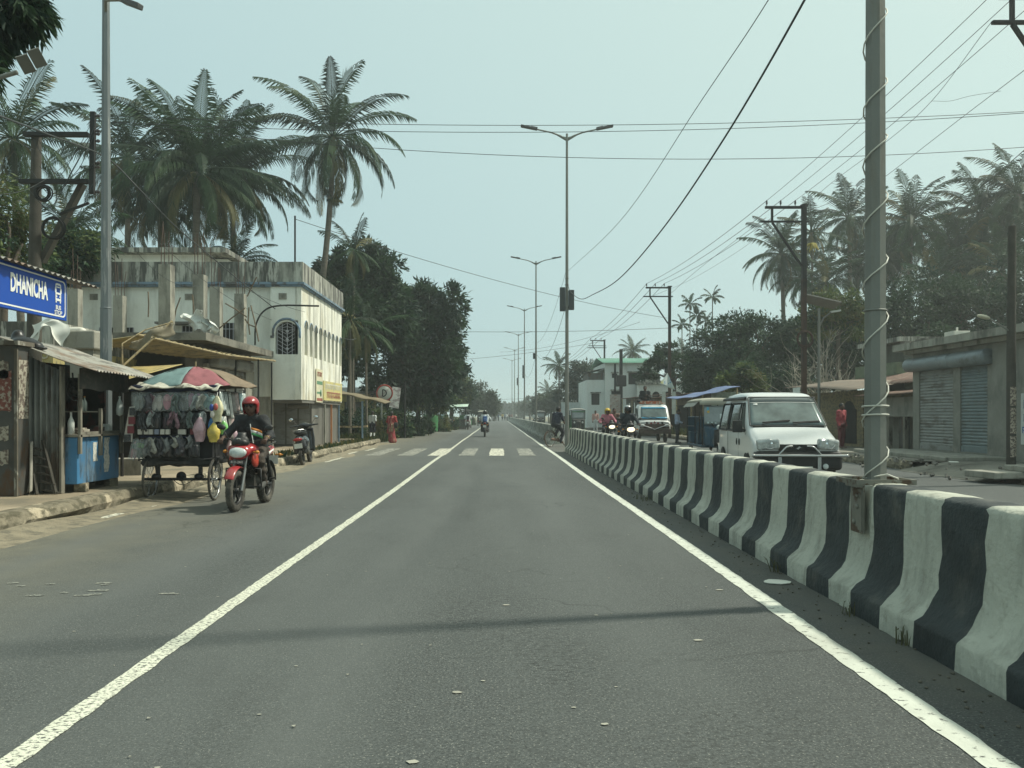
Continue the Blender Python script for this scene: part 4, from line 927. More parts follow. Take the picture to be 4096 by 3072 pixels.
# ================================================================ sandal vendor's tricycle cart
M_BLK = mat('black_paint', (.016,.016,.016), .5, var=.3, scale=6, dirt=((.09,.08,.065),.4,(6,6,6),.25,.7))
M_TYRE = mat('tyre_rubber', (.034,.032,.028), .9, var=.2, scale=8, dirt=((.17,.155,.125),.66,(5,5,5),.5,.75))
M_CHR = mat('chrome', (.45,.45,.44), .25, metal=.9, var=.05)
M_NAVY = mat('navy_cloth', (.018,.024,.055), .8, var=.2)
def spoke_wheel(mb_t, mb_r, c, r, axis=(1,0,0), n=20, tr=.02):
    c = Vector(c); mb_t.torus(c, axis, r-tr, tr, 36, 8); mb_r.torus(c, axis, r-tr*2.1, tr*.55, 36, 6, 1.3)
    ax = Vector(axis).normalized(); a = ax.orthogonal().normalized(); b = ax.cross(a)
    for k in range(n):
        th = 2*PI*k/n; d = a*math.cos(th)+b*math.sin(th); s = ax*(.03 if k % 2 else -.03)
        mb_r.tube([c+s+d*.02, c+d*(r-tr*2)], .0022, 4, False)
    mb_r.lathe(c-ax*.045, ax, [(.012,0),(.028,.01),(.018,.03),(.018,.06),(.028,.08),(.012,.09)], 10)
t = thing('sandal_cart', 'tricycle vendor cart hung with packed sandals under a patchwork umbrella top', 'cart', (-4.85,12.9,0))
for c in ((-5.33,12.55,.32),(-4.33,12.5,.32),(-4.93,14.35,.32)):
    a_, b_ = MB(), MB(); spoke_wheel(a_, b_, c, .32, (1,.05,0)); wt = a_.build('wheel', M_TYRE, t, True); r_ = b_.build('rim', M_CHR, wt); r_.data.transform(rootm(t).inverted())
m = MB(); m.tube([(-5.4,12.52,.32),(-4.24,12.52,.32)],.022,8); m.box(-5.42,-4.33,12.42,13.85,.555,.60)
for x in (-5.2,-4.55): m.bar((x,12.45,.53),(x,13.8,.53),.04); m.bar((x,12.52,.34),(x,12.52,.53),.05); m.lathe((x-.08,12.5,.36),(1,0,0),[(.03,0),(.05,.03),(.05,.1),(.03,.13)],8)
m.bar((-5.2,13.2,.5),(-4.93,14.3,.42),.04); m.bar((-4.55,13.2,.5),(-4.93,14.3,.42),.04); m.bar((-4.93,14.33,.32),(-4.93,14.2,.95),.04); m.bar((-5.2,13.8,.9),(-4.66,14.05,.95),.03)
m.tube(spline([(-5.0,12.5,.34),(-4.8,12.45,.24),(-4.6,12.5,.34)]),.006,5); m.lathe((-4.86,12.55,.36),(0,1,0),[(.001,0),(.075,0),(.075,.02),(.001,.02)],14)
m.build('chassis', M_BLK, t, True)
m = MB(); m.box(-5.40,-4.36,12.5,13.8,.602,1.68); m.build('goods_box', mat('cart_dark',(.022,.022,.024),.7,var=.4,scale=6), t, True)
m = MB()
for z in (1.665,1.36,1.0,.97,.625): m.tube([(-5.46,12.44,z),(-4.30,12.44,z)],.012,6)
for x in (-5.46,-4.30): m.tube([(x,12.45,.6),(x,12.45,1.72)],.014,6); m.tube([(x,13.85,.6),(x,13.85,1.72)],.014,6)
for z in (1.66,1.3,.95): m.tube([(-4.30,12.44,z),(-4.30,13.85,z)],.012,6); m.tube([(-5.46,12.44,z),(-5.46,13.85,z)],.012,6)
m.build('rack', M_BLK, t, True)
m = MB(); m.sheet(lambda u,v: (-5.58+1.36*u, 12.40-.03*math.sin(u*14), 1.74-.09*v+.018*math.sin(u*22)), 30, 3, (0,.006,0)); m.sheet(lambda u,v: (-5.44+1.14*u, 12.415, .985-.035*v+.006*math.sin(u*20)), 20, 2, (0,.005,0)); m.build('navy_valance', M_NAVY, t, True)
m = MB(); m.sheet(lambda u,v: (-5.42+1.16*u+.02*math.sin(v*7), 12.45-.04*math.sin(u*11), .66-.13*v-.02*math.sin(u*17)), 26, 4, (0,.006,0)); m.build('dark_skirt', mat('skirt_cloth',(.03,.03,.03),.8,var=.4,dirt=((.10,.09,.08),.4,(3,3,3),.3)), t, True)
# rumpled white sheet along the top edge
m = MB(); m.sheet(lambda u,v: (-5.55+1.35*u, 12.28+.45*v+.03*math.sin(u*17), 1.675+.06*math.sin(PI*u)**2+.12*v**.7+.016*math.sin(u*23+v*9+2*math.sin(u*7))+.014*math.sin(u*9.7)-.03*(1-v)*abs(math.sin(u*6.3))), 50, 8, (0,0,.012))
m.build('top_sheet', mat('rumpled_sheet',(.48,.46,.38),.8,var=.15,scale=8,dirt=((.12,.105,.08),.50,(6,6,6),.15,.85)), t, True)
UC = Vector((-4.82,13.05,1.70)); g_cols = [(.19,.29,.285),(.33,.12,.135),(.25,.19,.13),(.23,.18,.12),(.24,.16,.13),(.19,.29,.28),(.20,.30,.29),(.195,.295,.29)]
pole_top = MB(); pole_top.tube([UC+V(0,0,-.3),UC+V(0,0,.45)],.012,6); pole_top.build('umbrella_pole', M_BAMB, t, True)
for k in range(8):
    m = MB(); a0 = -PI/2-.35+k*PI/4
    def gore(u, v, a0=a0):
        a = a0+(u-.5)*PI/4; r = .97*v; sag = 1-.07*math.sin(PI*u)*v
        return UC+V(r*math.cos(a)*sag, r*.76*math.sin(a)*sag, .36-.31*v**1.8-.02*math.sin(PI*u)*v+.008*math.sin(u*9+v*11))
    m.sheet(gore, 8, 10, (0,0,.004)); mm = mat('canopy_%d'%int(sum(g_cols[k])*1000), g_cols[k], .75, var=.10, scale=6, dirt=(tuple(c*.5 for c in g_cols[k]),.38,(4,4,4),.3,.6), translucent=.2); m.build('canopy_panel', mm, t, True)
# --- goods
M_PLAS = mat('clear_pack', (.55,.60,.60), .12, alpha=.20, var=0, spec=.7, bump=1.5, bscale=22)
M_PLASD = mat('smoky_pack', (.04,.045,.05), .14, spec=.8, var=.6, scale=14, bump=2., bscale=16)
CG = 'packed sandals hung on the cart'
def zx(x): return ((480+x/2.37)/4-CX)*12.4/F
def zz(y): return H-((1400+y/2.37)/4-CY)*12.4/F
def sandals(x, y, col, strap, label, w=.17, h=.24, rot=0., dark=False):
    t = thing('packed_sandals', label, 'sandals', (zx(x),12.385,zz(y)), 0, CG); t.rotation_euler = (0,rot,0)
    for s in (-1,1):
        m = MB(); blob(m,[('e',(s*w*.24,0,-h*.22),(w*.19,.016,h*.26)),('e',(s*w*.26,0,h*.16),(w*.23,.016,h*.30))],.008,.04); so_ = m.build('sole', mat('sole_%s'%str(col),col,.6,var=.1), t)
        m = MB(); m.sheet(lambda u,v: (s*w*.25+(u-.5)*w*.48, -.012-.03*math.sin(PI*u), h*.05+h*.28*v), 8, 3, (0,-.004,0)); m.build('strap', mat('strap_%s'%str(strap),strap,.5,var=.15,scale=20), so_)
    m = MB(); m.sheet(lambda u,v: ((u-.5)*w*1.12, -.055+.008*math.sin(u*9+v*7), (v-.5)*h*1.18), 6, 6, (0,.003,0)); m.build('wrapper', M_PLASD if dark else M_PLAS, t)
    return t
sandals(185,490,(.20,.24,.23),(.32,.36,.35),'grey green sandals in clear wrap, leftmost of the cart top row')
sandals(262,490,(.08,.085,.08),(.16,.17,.16),'dark patterned sandals in clear wrap beside the white pair')
sandals(352,495,(.62,.57,.52),(.66,.61,.57),'off white sandals in the top row of the cart')
sandals(482,490,(.60,.16,.26),(.70,.34,.40),'bright pink sandals in the top row of the cart',.20)
sandals(605,490,(.02,.02,.02),(.035,.035,.035),'black sandals between the pink and lilac pairs, top row')
sandals(715,480,(.48,.22,.34),(.58,.34,.46),'lilac pink sandals in the top row of the cart',.20)
sandals(838,490,(.22,.42,.42),(.33,.52,.52),'turquoise sandals at the right end of the cart top row',.20,.24,.2)
DG = [(212,'leftmost dark packet in the second row of the cart'),(335,'purple dark sandal packet in the second row of the cart'),(460,'dark packet with a round glint in the second row'),(592,'fourth dark packet of the second row, square and glossy'),(705,'dark packet behind the pink bag in the second row')]
def packet(x, y, w, h, mt, label, seed, glint=True, d=.05):
    q = random.Random(seed); t = thing('sandal_packet', label, 'packet', (zx(x),12.40,zz(y)), 0, 'dark packets hung on the cart')
    m = MB(); m.sheet(lambda u,v: ((u-.5)*w*(1-.08*v), -d*math.sin(PI*u)*math.sin(PI*min(1,.15+v*.9))-.008*math.sin(u*13+seed)*math.sin(v*9), (v-.5)*h), 10, 10, (0,.004,0)); m.build('wrapper', mt, t)
    for s in (-1,1):
        m = MB(); m.ell((s*w*.23,-d*.5-.012,-h*.12),(w*.19,.02,h*.33),12,8); m.build('sandal', mat('dim_sandal%d'%(seed%3),[(.05,.035,.045),(.04,.04,.045),(.06,.055,.055)][seed%3],.35), t)
    return t
for i,(x,l) in enumerate(DG): packet(x,672,.175,.25,M_PLASD,l,i+1)
for i,(x,l) in enumerate(((330,'packet with a bright silver glint in the bottom row'),(452,'wide dark packet in the middle of the bottom row'),(572,'dark packet right of the middle in the bottom row'),(702,'rightmost dark packet of the bottom row'))): packet(x,930,.185,.28,M_PLASD,l,i+4)
sandals(205,935,(.06,.09,.06),(.16,.34,.10),'black and green sandals low at the left of the cart',.17,.25,.15)
sandals(148,945,(.42,.18,.20),(.20,.30,.28),'single pink soled sandal packet at the lower left corner of the cart',.10,.27,.25)
for i,x in enumerate((197,255,300,355,410,460,577,612,692)):
    m = MB(); m.box(zx(x)-.032,zx(x)+.032,12.36,12.40,zz(800),zz(752)); o = tag(m.build('small_box', [mat('white_card',(.58,.55,.49),.7,var=.1),mat('wine_card',(.20,.05,.06),.7),mat('blue_card',(.25,.28,.36),.7)][0 if i not in (3,8) else 2-(i==8)], bevel=.004), 'small cardboard shoe card standing in the thin row of cards on the cart', 'box', 'small cards on the cart')
t = thing('trinket_board', 'long white card of small red packs at the left side of the cart', 'card', (zx(100),12.35,zz(860)))
m = MB(); m.prism([(zx(100),12.36,zz(540)),(zx(150),12.36,zz(530)),(zx(125),12.36,zz(870)),(zx(40),12.36,zz(870))],(0,.006,0)); m.build('card', MATS['white_card'], t, True)
for x,y in ((138,585),(128,668),(118,755),(85,835)):
    m = MB(); m.box(zx(x)-.05,zx(x)+.05,12.33,12.357,zz(y)-.055,zz(y)+.055); m.build('pack', MATS['wine_card'] if y in (668,755) else M_PLASD, t, True, bevel=.006)
def bag(name, x, y0, y1, w, col, label, Y=12.30, seed=1, X=None):
    q = random.Random(seed); z1, z0 = zz(y0), zz(y1); h = z1-z0; X = zx(x) if X is None else X
    t = thing(name, label, 'bag', (X,Y,z0), 0, 'plastic bags hung on the cart')
    m = MB(); n = 18; rs = []
    for k in range(9):
        v = k/8; r = w/2*(.35+.65*math.sin(min(1,.25+v*1.1)*PI*.5)) if v < .45 else w/2*(1-((v-.45)/.55)**1.5*.82)
        pl = .06+.30*max(0,v-.35); rs.append([(r*math.cos(2*PI*j/n)*(1+pl*math.sin(j*2.3+.6*k+seed)+q.uniform(-.07,.07)), r*.6*math.sin(2*PI*j/n)*(1+pl*math.sin(j*3.1+seed)+q.uniform(-.07,.07)), h*(v+q.uniform(-.02,.02))) for j in range(n)])
    m.rings(rs); m.build('bag', mat('film_%s'%str(col),col,.22,var=.35,scale=9,spec=.7), t)
    m = MB(); m.tube([(0,0,h),(.0,.03,h+.06)],.006,5); m.build('knot', MATS['clear_pack'] if False else M_SWH, t); return t
bag('gift_bag',785,640,865,.20,(.50,.32,.36),'round pink plastic bag of toys hung low at the front corner of the cart',12.27,1)
bag('gift_bag',945,440,680,.19,(.55,.52,.34),'tall yellowish bag with red and blue toys at the cart corner',12.28,2)
for (dx,z,c,l) in ((.0,1.42,(.42,.10,.08),'red toy showing in the tall yellowish bag'),(-.06,1.41,(.04,.08,.30),'blue toy showing in the tall yellowish bag'),(-.05,1.31,(.62,.58,.52),'white toy showing in the tall yellowish bag')):
    m = MB(); m.ell((zx(945)+dx,12.225,z),(.035,.025,.055),10,6); tag(m.build('toy', mat('toy_%s'%str(c),c,.4)), l, 'toy')
bag('gift_bag',920,690,870,.20,(.62,.48,.10),'bright yellow bag at the front corner of the cart below the tall one',12.26,3)
bag('gift_bag',1000,670,800,.13,(.22,.55,.16),'light green bag at the front corner of the cart',12.32,4)
bag('gift_bag',890,640,790,.12,(.03,.16,.36),'blue bag hanging behind the yellow one',12.31,5)
q = random.Random(18)
for i in range(22):
    x_ = q.uniform(-5.42,-4.36); z1 = q.choice((1.63,1.60,1.36,1.34,.98,.95)); L_ = q.uniform(.16,.30); w_ = q.uniform(.08,.15); ph = q.uniform(0,6); yy = q.uniform(12.27,12.33)
    m = MB(); m.sheet(lambda u,v: (x_+(u-.5)*w_*(1-.25*math.sin(PI*v))+.02*math.sin(v*5+ph), yy-.03*math.sin(PI*v)*math.sin(u*6+ph), z1-L_*v-.02*math.sin(u*7+ph)), 8, 8, (0,.003,0))
    c = [(.16,.17,.17),(.30,.33,.33),(.05,.05,.06),(.22,.12,.15),(.10,.13,.12),(.34,.34,.30),(.04,.045,.05)][i % 7]
    tag(m.build('hanging_packet', mat('film4_%s'%str(c),c,.16,var=.5,scale=16,spec=.8,bump=2.,bscale=18)), 'small crumpled plastic packet hanging loosely over the front rows of the cart', 'packet', 'loose packets on the front of the cart')
q = random.Random(8)
for i in range(14):
    y = 12.55+1.2*(i % 7)/6.5; z1 = 1.66 if i < 7 else 1.28; L_ = q.uniform(.26,.42)
    m = MB(); ph = q.uniform(0,6); w_ = q.uniform(.12,.17)
    m.sheet(lambda u,v: (-4.25+.035*math.sin(u*8+ph)*(.3+v)+.02*v, y+(u-.5)*w_, z1-L_*v), 8, 8, (.005,0,0))
    c = [(.42,.46,.44),(.30,.33,.31),(.50,.50,.46),(.22,.20,.18),(.40,.30,.28),(.30,.42,.42)][i % 6]
    tag(m.build('hanging_packet', mat('film2_%s'%str(c),c,.2,var=.35,scale=14,spec=.7)), 'shiny plastic packet in the rows hanging along the road side of the cart', 'packet', 'packets on the side of the cart')
for i,(y,z,c,l) in enumerate(((12.8,.62,(.16,.11,.11),'dark brown bag hanging low on the road side of the cart'),(13.15,.42,(.12,.08,.09),'maroon bag hanging lowest on the road side of the cart'),(13.1,.85,(.40,.26,.30),'faded pink bag low on the road side of the cart'))):
    m = MB(); m.M = Matrix.Translation((-4.2,y,z)); blob(m,[('e',(0,0,.1),(.07,.12,.13)),('c',(0,0,.2),(0,0,.36),.03,.012)],.018,.06); tag(m.build('gift_bag', mat('film3_%d'%i,c,.3,var=.3,scale=8,spec=.6)), l, 'bag', 'plastic bags hung on the cart')
# ================================================================ people
SKIN = mat('skin', (.095,.052,.035), .55, var=.08, scale=10)
HAIR = mat('hair', (.012,.011,.011), .6, var=.2)
def mirror(J):
    for k in list(J):
        if k.endswith('R') and k[:-1]+'L' not in J: J[k[:-1]+'L'] = (-J[k][0],)+tuple(J[k][1:])
    return J
def hand_mesh(mb, wr, d, up, sc, grip):
    # palm plus five unequal bent fingers, thumb leaving the side of the palm
    d = Vector(d).normalized(); up = Vector(up); up = (up-d*up.dot(d)).normalized(); s = d.cross(up)
    wr = Vector(wr); L_ = .085*sc
    mb.rings([[wr+d*(L_*t)+s*(w*math.cos(a))+up*(h*math.sin(a)) for a in [2*PI*i/10 for i in range(10)]] for t,w,h in ((-.15,.022*sc,.018*sc),(.2,.034*sc,.016*sc),(.7,.040*sc,.016*sc),(1.,.036*sc,.012*sc))])
    for i, ln in enumerate((.068,.076,.070,.055)):
        b = wr+d*L_*.95+s*((i-1.5)*.019*sc); c = grip; pts = [b]; ang = .2*c; 
        for k in range(3):
            ang += c*.75 if k else c*.45
            pts.append(pts[-1]+(d*math.cos(ang)-up*math.sin(ang))*ln*sc*(.42,.33,.25)[k])
        mb.tube(pts, [.0095*sc,.009*sc,.008*sc,.006*sc], 6)
    b = wr+d*L_*.25+s*.03*sc
    mb.tube([b, b+(s*.6+d*.5-up*.3*grip)*.04*sc, b+(s*.45+d*.95-up*.75*grip)*.06*sc], [.012*sc,.010*sc,.007*sc], 6)
def fold(mb, a=.007):   # cloth creases: shallow slanting ridges pushed in and out of the cloth surface
    mb.v = [(x*(1+a*7*s_), y+a*s_*.8, z) for x, y, z, s_ in ((x,y,z, math.sin(46*z+23*abs(x)+9*y)*.6+math.sin(21*z-31*x+17*y)*.5) for x, y, z in mb.v)]
def person(label, loc, rz, J, shirt, trouser, shoe=None, helmet=None, hair=True, vox=.016, sc=1., sleeve='long', legs='long', extra=None, hyaw=0., grip=1.2, face=False, skin=SKIN, group=None, slim=1., visor=None, hairlen=0.):
    J = mirror(dict(J)); t = thing('person', label, 'person', loc, rz, group, sc)
    A = lambda k: np.array(J[k], float); cc = lambda a,b,ra,rb: ('c', tuple(A(a)) if isinstance(a,str) else tuple(a), tuple(A(b)) if isinstance(b,str) else tuple(b), ra*slim, rb*slim)
    ch, pe, ne, he = A('chest'), A('pelvis'), A('neck'), A('head')
    wa = (ch+pe)/2
    torso = [cc('hipL','shL',.088,.072), cc('hipR','shR',.088,.072), cc(pe,ch,.105,.115), cc('shL','shR',.062,.062), cc(ch,'neck',.10,.06)]
    uarm = [cc('sh'+s,'el'+s,.056,.043) for s in 'LR']; farm = [cc('el'+s,'wr'+s,.042,.028) for s in 'LR']
    thigh = [cc('hip'+s,'kn'+s,.088,.060) for s in 'LR']; calf = [cc('kn'+s,'an'+s,.056,.038) for s in 'LR']
    foot = [cc('an'+s,'to'+s,.040,.030) for s in 'LR']
    fd = np.array([-math.sin(hyaw), math.cos(hyaw), 0.]); head = [('e',tuple(he),(.076,.093,.112),(0,0,hyaw)),('e',tuple(he+fd*.030+np.array([0,0,-.070])),(.054,.058,.050),(0,0,hyaw)),('c',tuple(ne-np.array([0,0,.03])),tuple(he-np.array([0,0,.06])-fd*.015),.052,.046),
        ('c',tuple(he+fd*.088+np.array([0,0,-.005])),tuple(he+fd*.112+np.array([0,0,-.038])),.009,.015)]
    sd = np.array([fd[1],-fd[0],0.]); head += [('e',tuple(he+s*sd*.078+np.array([0,0,-.02])),(.012,.022,.032),(0,0,hyaw)) for s in (-1,1)]
    m = MB(); blob(m, torso+uarm+farm+thigh+calf+foot+head, min(vox,.014 if face else vox), .03)
    for s, sg in (('L',-1),('R',1)):
        d = A('hd'+s) if 'hd'+s in J else A('wr'+s)-A('el'+s)
        hand_mesh(m, A('wr'+s), d, J.get('hu'+s,(0,0,1)), 1., grip)
    m.build('body', skin, t)
    sm = MB(); blob(sm, torso+uarm+(farm if sleeve == 'long' else ([cc('el'+s, A('el'+s)*.6+A('wr'+s)*.4,.044,.04) for s in 'LR'] if sleeve == 'rolled' else [])), vox, .035, inflate=.013,
        sub=[('e',tuple(ne+np.array([0,.02,.07])),(.06,.07,.07))]); fold(sm); sh_ = sm.build('shirt', shirt, t)
    if trouser:
        tm = MB(); blob(tm, [cc('hipL','hipR',.105,.105), cc(pe,wa,.112,.11)]+thigh+([cc('kn'+s,'an'+s,.056,.046) for s in 'LR'] if legs == 'long' else [('c',tuple(A('hip'+s)*.3+A('kn'+s)*.7),tuple(A('kn'+s)),.08,.085) for s in 'LR']), vox, .03, inflate=.012); fold(tm); tm.build('trousers', trouser, t)
    if shoe:
        for s in 'LR':
            f_ = MB(); blob(f_, [cc('an'+s,'to'+s,.04,.034), ('c',tuple(A('an'+s)+np.array([0,-.03,-.03])),tuple(A('to'+s)+np.array([0,.03,-.008])),.034,.03)], vox, .02, inflate=.008); f_.build('shoe', shoe, t)
    if helmet:
        hm_ = MB(); c = he+np.array([0,0,.025])
        blob(hm_, [('e',tuple(c-fd*.012),(.128,.148,.135),(0,0,hyaw)),('e',tuple(c-fd*.03-np.array([0,0,.09])),(.118,.118,.08),(0,0,hyaw))], min(vox,.013), .03, sub=[('b',tuple(c+fd*.17-np.array([0,0,.075])),(.105,.15,.085),.03,(0,0,hyaw)),('e',tuple(he-np.array([0,0,.03])),(.10,.115,.15))]); h_ = hm_.build('helmet', helmet, t)
        if visor:
            vm = MB(); vm.sheet(lambda u,v: tuple(c+fd*(.145*math.cos((u-.5)*2.2)*(1-.12*abs(v-.5)))+sd*(.132*math.sin((u-.5)*2.2))+np.array([0,0,.075-.15*v])), 12, 5, (0,0,.003)); vm.build('visor', visor, h_)
    elif hair:
        hm_ = MB(); blob(hm_, [('e',tuple(he+np.array([0,0,.018])-fd*.012),(.086,.102,.112),(0,0,hyaw))]+([('c',tuple(he-fd*.07),tuple(he-fd*.10-np.array([0,0,hairlen])),.06,.035)] if hairlen else []), min(vox,.013), .03, sub=[('e',tuple(he+fd*.09-np.array([0,0,.05])),(.088,.10,.11),(0,0,hyaw))]); hm_.build('hair', HAIR, t)
    if face:
        em = MB()
        for s in (-1,1): em.ell(tuple(he+fd*.088+sd*s*.032+np.array([0,0,.006])),(.016,.008,.009),8,5)
        em.build('eyes', mat('eye_dark',(.01,.01,.01),.2), t)
        mm_ = MB(); mm_.ell(tuple(he+fd*.088-np.array([0,0,.066])),(.024,.008,.006),8,5); mm_.build('mouth', mat('lips',(.07,.03,.025),.5), t)
    if extra: extra(t, J, fd, sd)
    return t
RIDE = dict(pelvis=(0,-.17,.88), hipR=(.10,-.16,.86), chest=(0,-.08,1.20), neck=(0,-.03,1.38), head=(0,.03,1.52), shR=(.18,-.05,1.32), elR=(.34,.08,1.10), wrR=(.33,.30,1.045), hdR=(.0,.8,-.25), knR=(.21,.24,.74), anR=(.185,-.02,.38), toR=(.20,.13,.32))
STAND = dict(pelvis=(0,0,.92), hipR=(.09,0,.90), chest=(0,.01,1.24), neck=(0,.0,1.42), head=(0,.02,1.57), shR=(.17,0,1.36), elR=(.22,-.02,1.09), wrR=(.21,.06,.86), knR=(.10,.02,.49), anR=(.10,-.02,.09), toR=(.12,.13,.04))

# ================================================================ motorcycles, scooter, bicycles
M_ENG = mat('engine_grey', (.085,.08,.07), .55, metal=.5, var=.3, scale=8, dirt=((.13,.11,.08),.42,(7,7,7),.25,.7))
M_BPL = mat('black_plastic_panel', (.018,.018,.018), .45, var=.25, scale=5, dirt=((.10,.09,.07),.36,(4,4,4),.3,.5))
M_SEAT = mat('seat_vinyl', (.014,.014,.014), .5)
M_GLS = mat('lamp_glass', (.50,.54,.52), .08, spec=.9, var=.25, scale=18)
M_HLON = mat('lit_headlamp', (1.0,.84,.58), .3, var=0, emit=1.3)
M_AMB = mat('amber_lens', (.50,.20,.03), .25); M_REDL = mat('red_lens', (.35,.02,.02), .2)
M_PLATE = mat('number_plate', (.60,.60,.55), .5, var=.12, scale=20)
M_MIRR = mat('mirror_glass', (.8,.82,.82), .03, metal=1., var=0)
M_PINK = mat('letter_black', (.03,.03,.03), .6)
def wheel(t, name, y, r, w, alloy=5, spin=.3):
    m = MB(); hw = w/2
    m.lathe((-hw,y,r),(1,0,0),[(r*.66,hw*.35),(r*.74,hw*.1),(r*.86,0),(r*.955,hw*.28),(r*.995,hw*.7),(r,hw),(r*.995,hw*1.3),(r*.955,hw*1.72),(r*.86,w),(r*.74,hw*1.9),(r*.66,hw*1.65)],36,True,True)
    for k in range(36):
        a = 2*PI*k/36; d = V(0,math.cos(a),math.sin(a))
        for s in (-1,1): m.obox(V(s*hw*.55,y,r)+d*r*.975,(hw*.5,.012,.012),(a,0,s*.4))
    wo = m.build('wheel', M_TYRE, t); wo.name = name
    m = MB(); m.lathe((-hw*.55,y,r),(1,0,0),[(r*.60,0),(r*.70,.0),(r*.66,hw*.3),(r*.66,hw*.8),(r*.70,hw*1.1),(r*.60,hw*1.1)],30,True,True)
    for k in range(alloy):
        a = spin+2*PI*k/alloy; d = V(0,math.cos(a),math.sin(a)); m.bar(V(0,y,r)+d*.03, V(0,y,r)+d*r*.63, .035, .028, (1,0,0))
    m.lathe((-.055,y,r),(1,0,0),[(.02,0),(.045,.01),(.045,.1),(.02,.11)],12); m.lathe((.045,y,r),(1,0,0),[(.055,0),(.105,0),(.105,.005),(.055,.005)],20,True,True)
    m.build('rim', M_BPL, wo)
def moto(label, loc, rz, body, accent, sc=.95, vox=.014, group='motorcycles on the road', light=M_GLS, plate=None, lean=0., rear_plate=True, name='motorcycle', fairing=True):
    t = thing(name, label, 'motorcycle', loc, rz, group, sc); t.rotation_euler = (0,lean,rz)
    wheel(t,'front_wheel',.66,.305,.10); wheel(t,'rear_wheel',-.64,.305,.125,5,.7)
    m = MB()
    for s in (-1,1): m.tube([(s*.085,.66,.305),(s*.085,.53,.62)],.026,8); m.tube([(s*.085,.53,.62),(s*.085,.40,.99)],.018,8)
    m.tube([(-.07,.66,.305),(.07,.66,.305)],.014,6); m.box(-.11,.11,.40,.47,.86,.90); m.build('fork', mat('fork_metal',(.25,.25,.24),.35,metal=.8), t)
    m = MB(); m.sheet(lambda u,v: (.075*(v-.5)*2*(1-.1*abs(u-.5)), .66+(.335+.02*math.cos((v-.5)*PI))*math.cos(R(32+u*92)), .305+(.335+.02*math.cos((v-.5)*PI))*math.sin(R(32+u*92))), 16, 6, (0,.0,.006)); m.build('front_fender', body, t)
    if fairing:
        m = MB(); blob(m,[('e',(0,.50,.885),(.165,.13,.095)),('e',(0,.57,.83),(.14,.07,.085)),('c',(-.15,.44,.90),(.15,.44,.90),.05,.05)],vox,.05,sub=[('e',(0,.68,.855),(.13,.085,.08))]); co_ = m.build('headlight_cowl', body, t)
        m = MB(); blob(m,[('e',(0,.52,.985),(.125,.09,.075),(.5,0,0)),('e',(0,.46,1.04),(.10,.05,.07))],vox,.05); m.build('nose_panel', M_BPL, t)
        m = MB(); m.ell((0,.612,.855),(.132,.05,.082),16,10,(.25,0,0)); m.build('headlight', light, t)
        m = MB(); m.sheet(lambda u,v: ((u-.5)*.20*(1-.4*v), .60-.11*v-.05*(2*u-1)**2, .945+.20*v), 8, 6, (0,-.004,0)); m.build('windscreen', M_BPL, t)
        m = MB(); m.sheet(lambda u,v: ((u-.5)*.13*(1-.35*v), .604-.10*v-.035*(2*u-1)**2, .965+.13*v), 8, 6, (0,.004,0)); m.build('visor_panel', body, t)
    else:
        m = MB(); m.lathe((0,.47,.90),(0,1,0),[(.02,0),(.08,.02),(.095,.10),(.09,.13)],16); m.build('headlight_cowl', M_CHR, t)
        m = MB(); m.ell((0,.60,.90),(.085,.03,.085),14,8); m.build('headlight', light, t)
    m = MB(); m.box(-.11,.11,.625,.632,.685,.745); pl = m.build('number_plate', mat('plate_dark',(.05,.05,.05),.5), t)
    if plate:
        m = MB(); text_into(m, plate, .05, frame((0,.6335,.715),(-1,0,0),(0,0,1)), .002, .85, .0005); m.build('lettering', M_PLATE, pl)
    m = MB(); blob(m,[('e',(0,.15,.845),(.145,.25,.125)),('e',(0,.27,.86),(.15,.13,.115)),('c',(0,.0,.80),(0,-.1,.78),.08,.06)],vox,.05); m.build('fuel_tank', body, t)
    for s in (-1,1):
        m = MB(); blob(m,[('e',(s*.165,.33,.73),(.045,.13,.10),(.5,0,0)),('e',(s*.15,.20,.80),(.05,.14,.06))],vox,.04); m.build('tank_shroud', accent, t)
    m = MB(); blob(m,[('e',(0,-.15,.805),(.12,.22,.05)),('e',(0,-.42,.86),(.115,.22,.05))],vox,.05); m.build('seat', M_SEAT, t)
    m = MB(); blob(m,[('e',(0,-.56,.80),(.115,.24,.065),(-.22,0,0)),('e',(0,-.76,.86),(.07,.09,.04),(-.3,0,0))],vox,.05); m.build('tail', body, t)
    m = MB(); m.ell((0,-.84,.86),(.07,.03,.03),10,6); m.build('tail_light', M_REDL, t)
    m = MB(); m.tube([(-.11,-.42,.92),(-.12,-.72,.97),(-.06,-.86,.98),(.06,-.86,.98),(.12,-.72,.97),(.11,-.42,.92)],.012,6); m.build('grab_rail', M_BPL, t)
    m = MB(); m.box(-.13,.13,-.12,.26,.30,.50); m.lathe((-.16,.02,.40),(1,0,0),[(.03,0),(.10,.01),(.12,.04),(.12,.28),(.10,.31),(.03,.32)],16)
    for k in range(6): m.obox((0,.20+.02*k,.49+.032*k),(.19,.20,.014),(-.35,0,0))
    m.obox((0,.245,.60),(.13,.15,.22),(-.35,0,0)); m.build('engine', M_ENG, t)
    m = MB(); m.tube(spline([(.05,.38,.60),(.09,.42,.42),(.12,.30,.28),(.15,.0,.27),(.16,-.25,.31)]),.022,8); m.tube([(.16,-.25,.31),(.17,-.45,.34),(.18,-.88,.44)],[.03,.05,.045],10); m.build('exhaust', mat('exhaust_metal',(.10,.09,.08),.4,metal=.7,var=.3), t)
    m = MB()
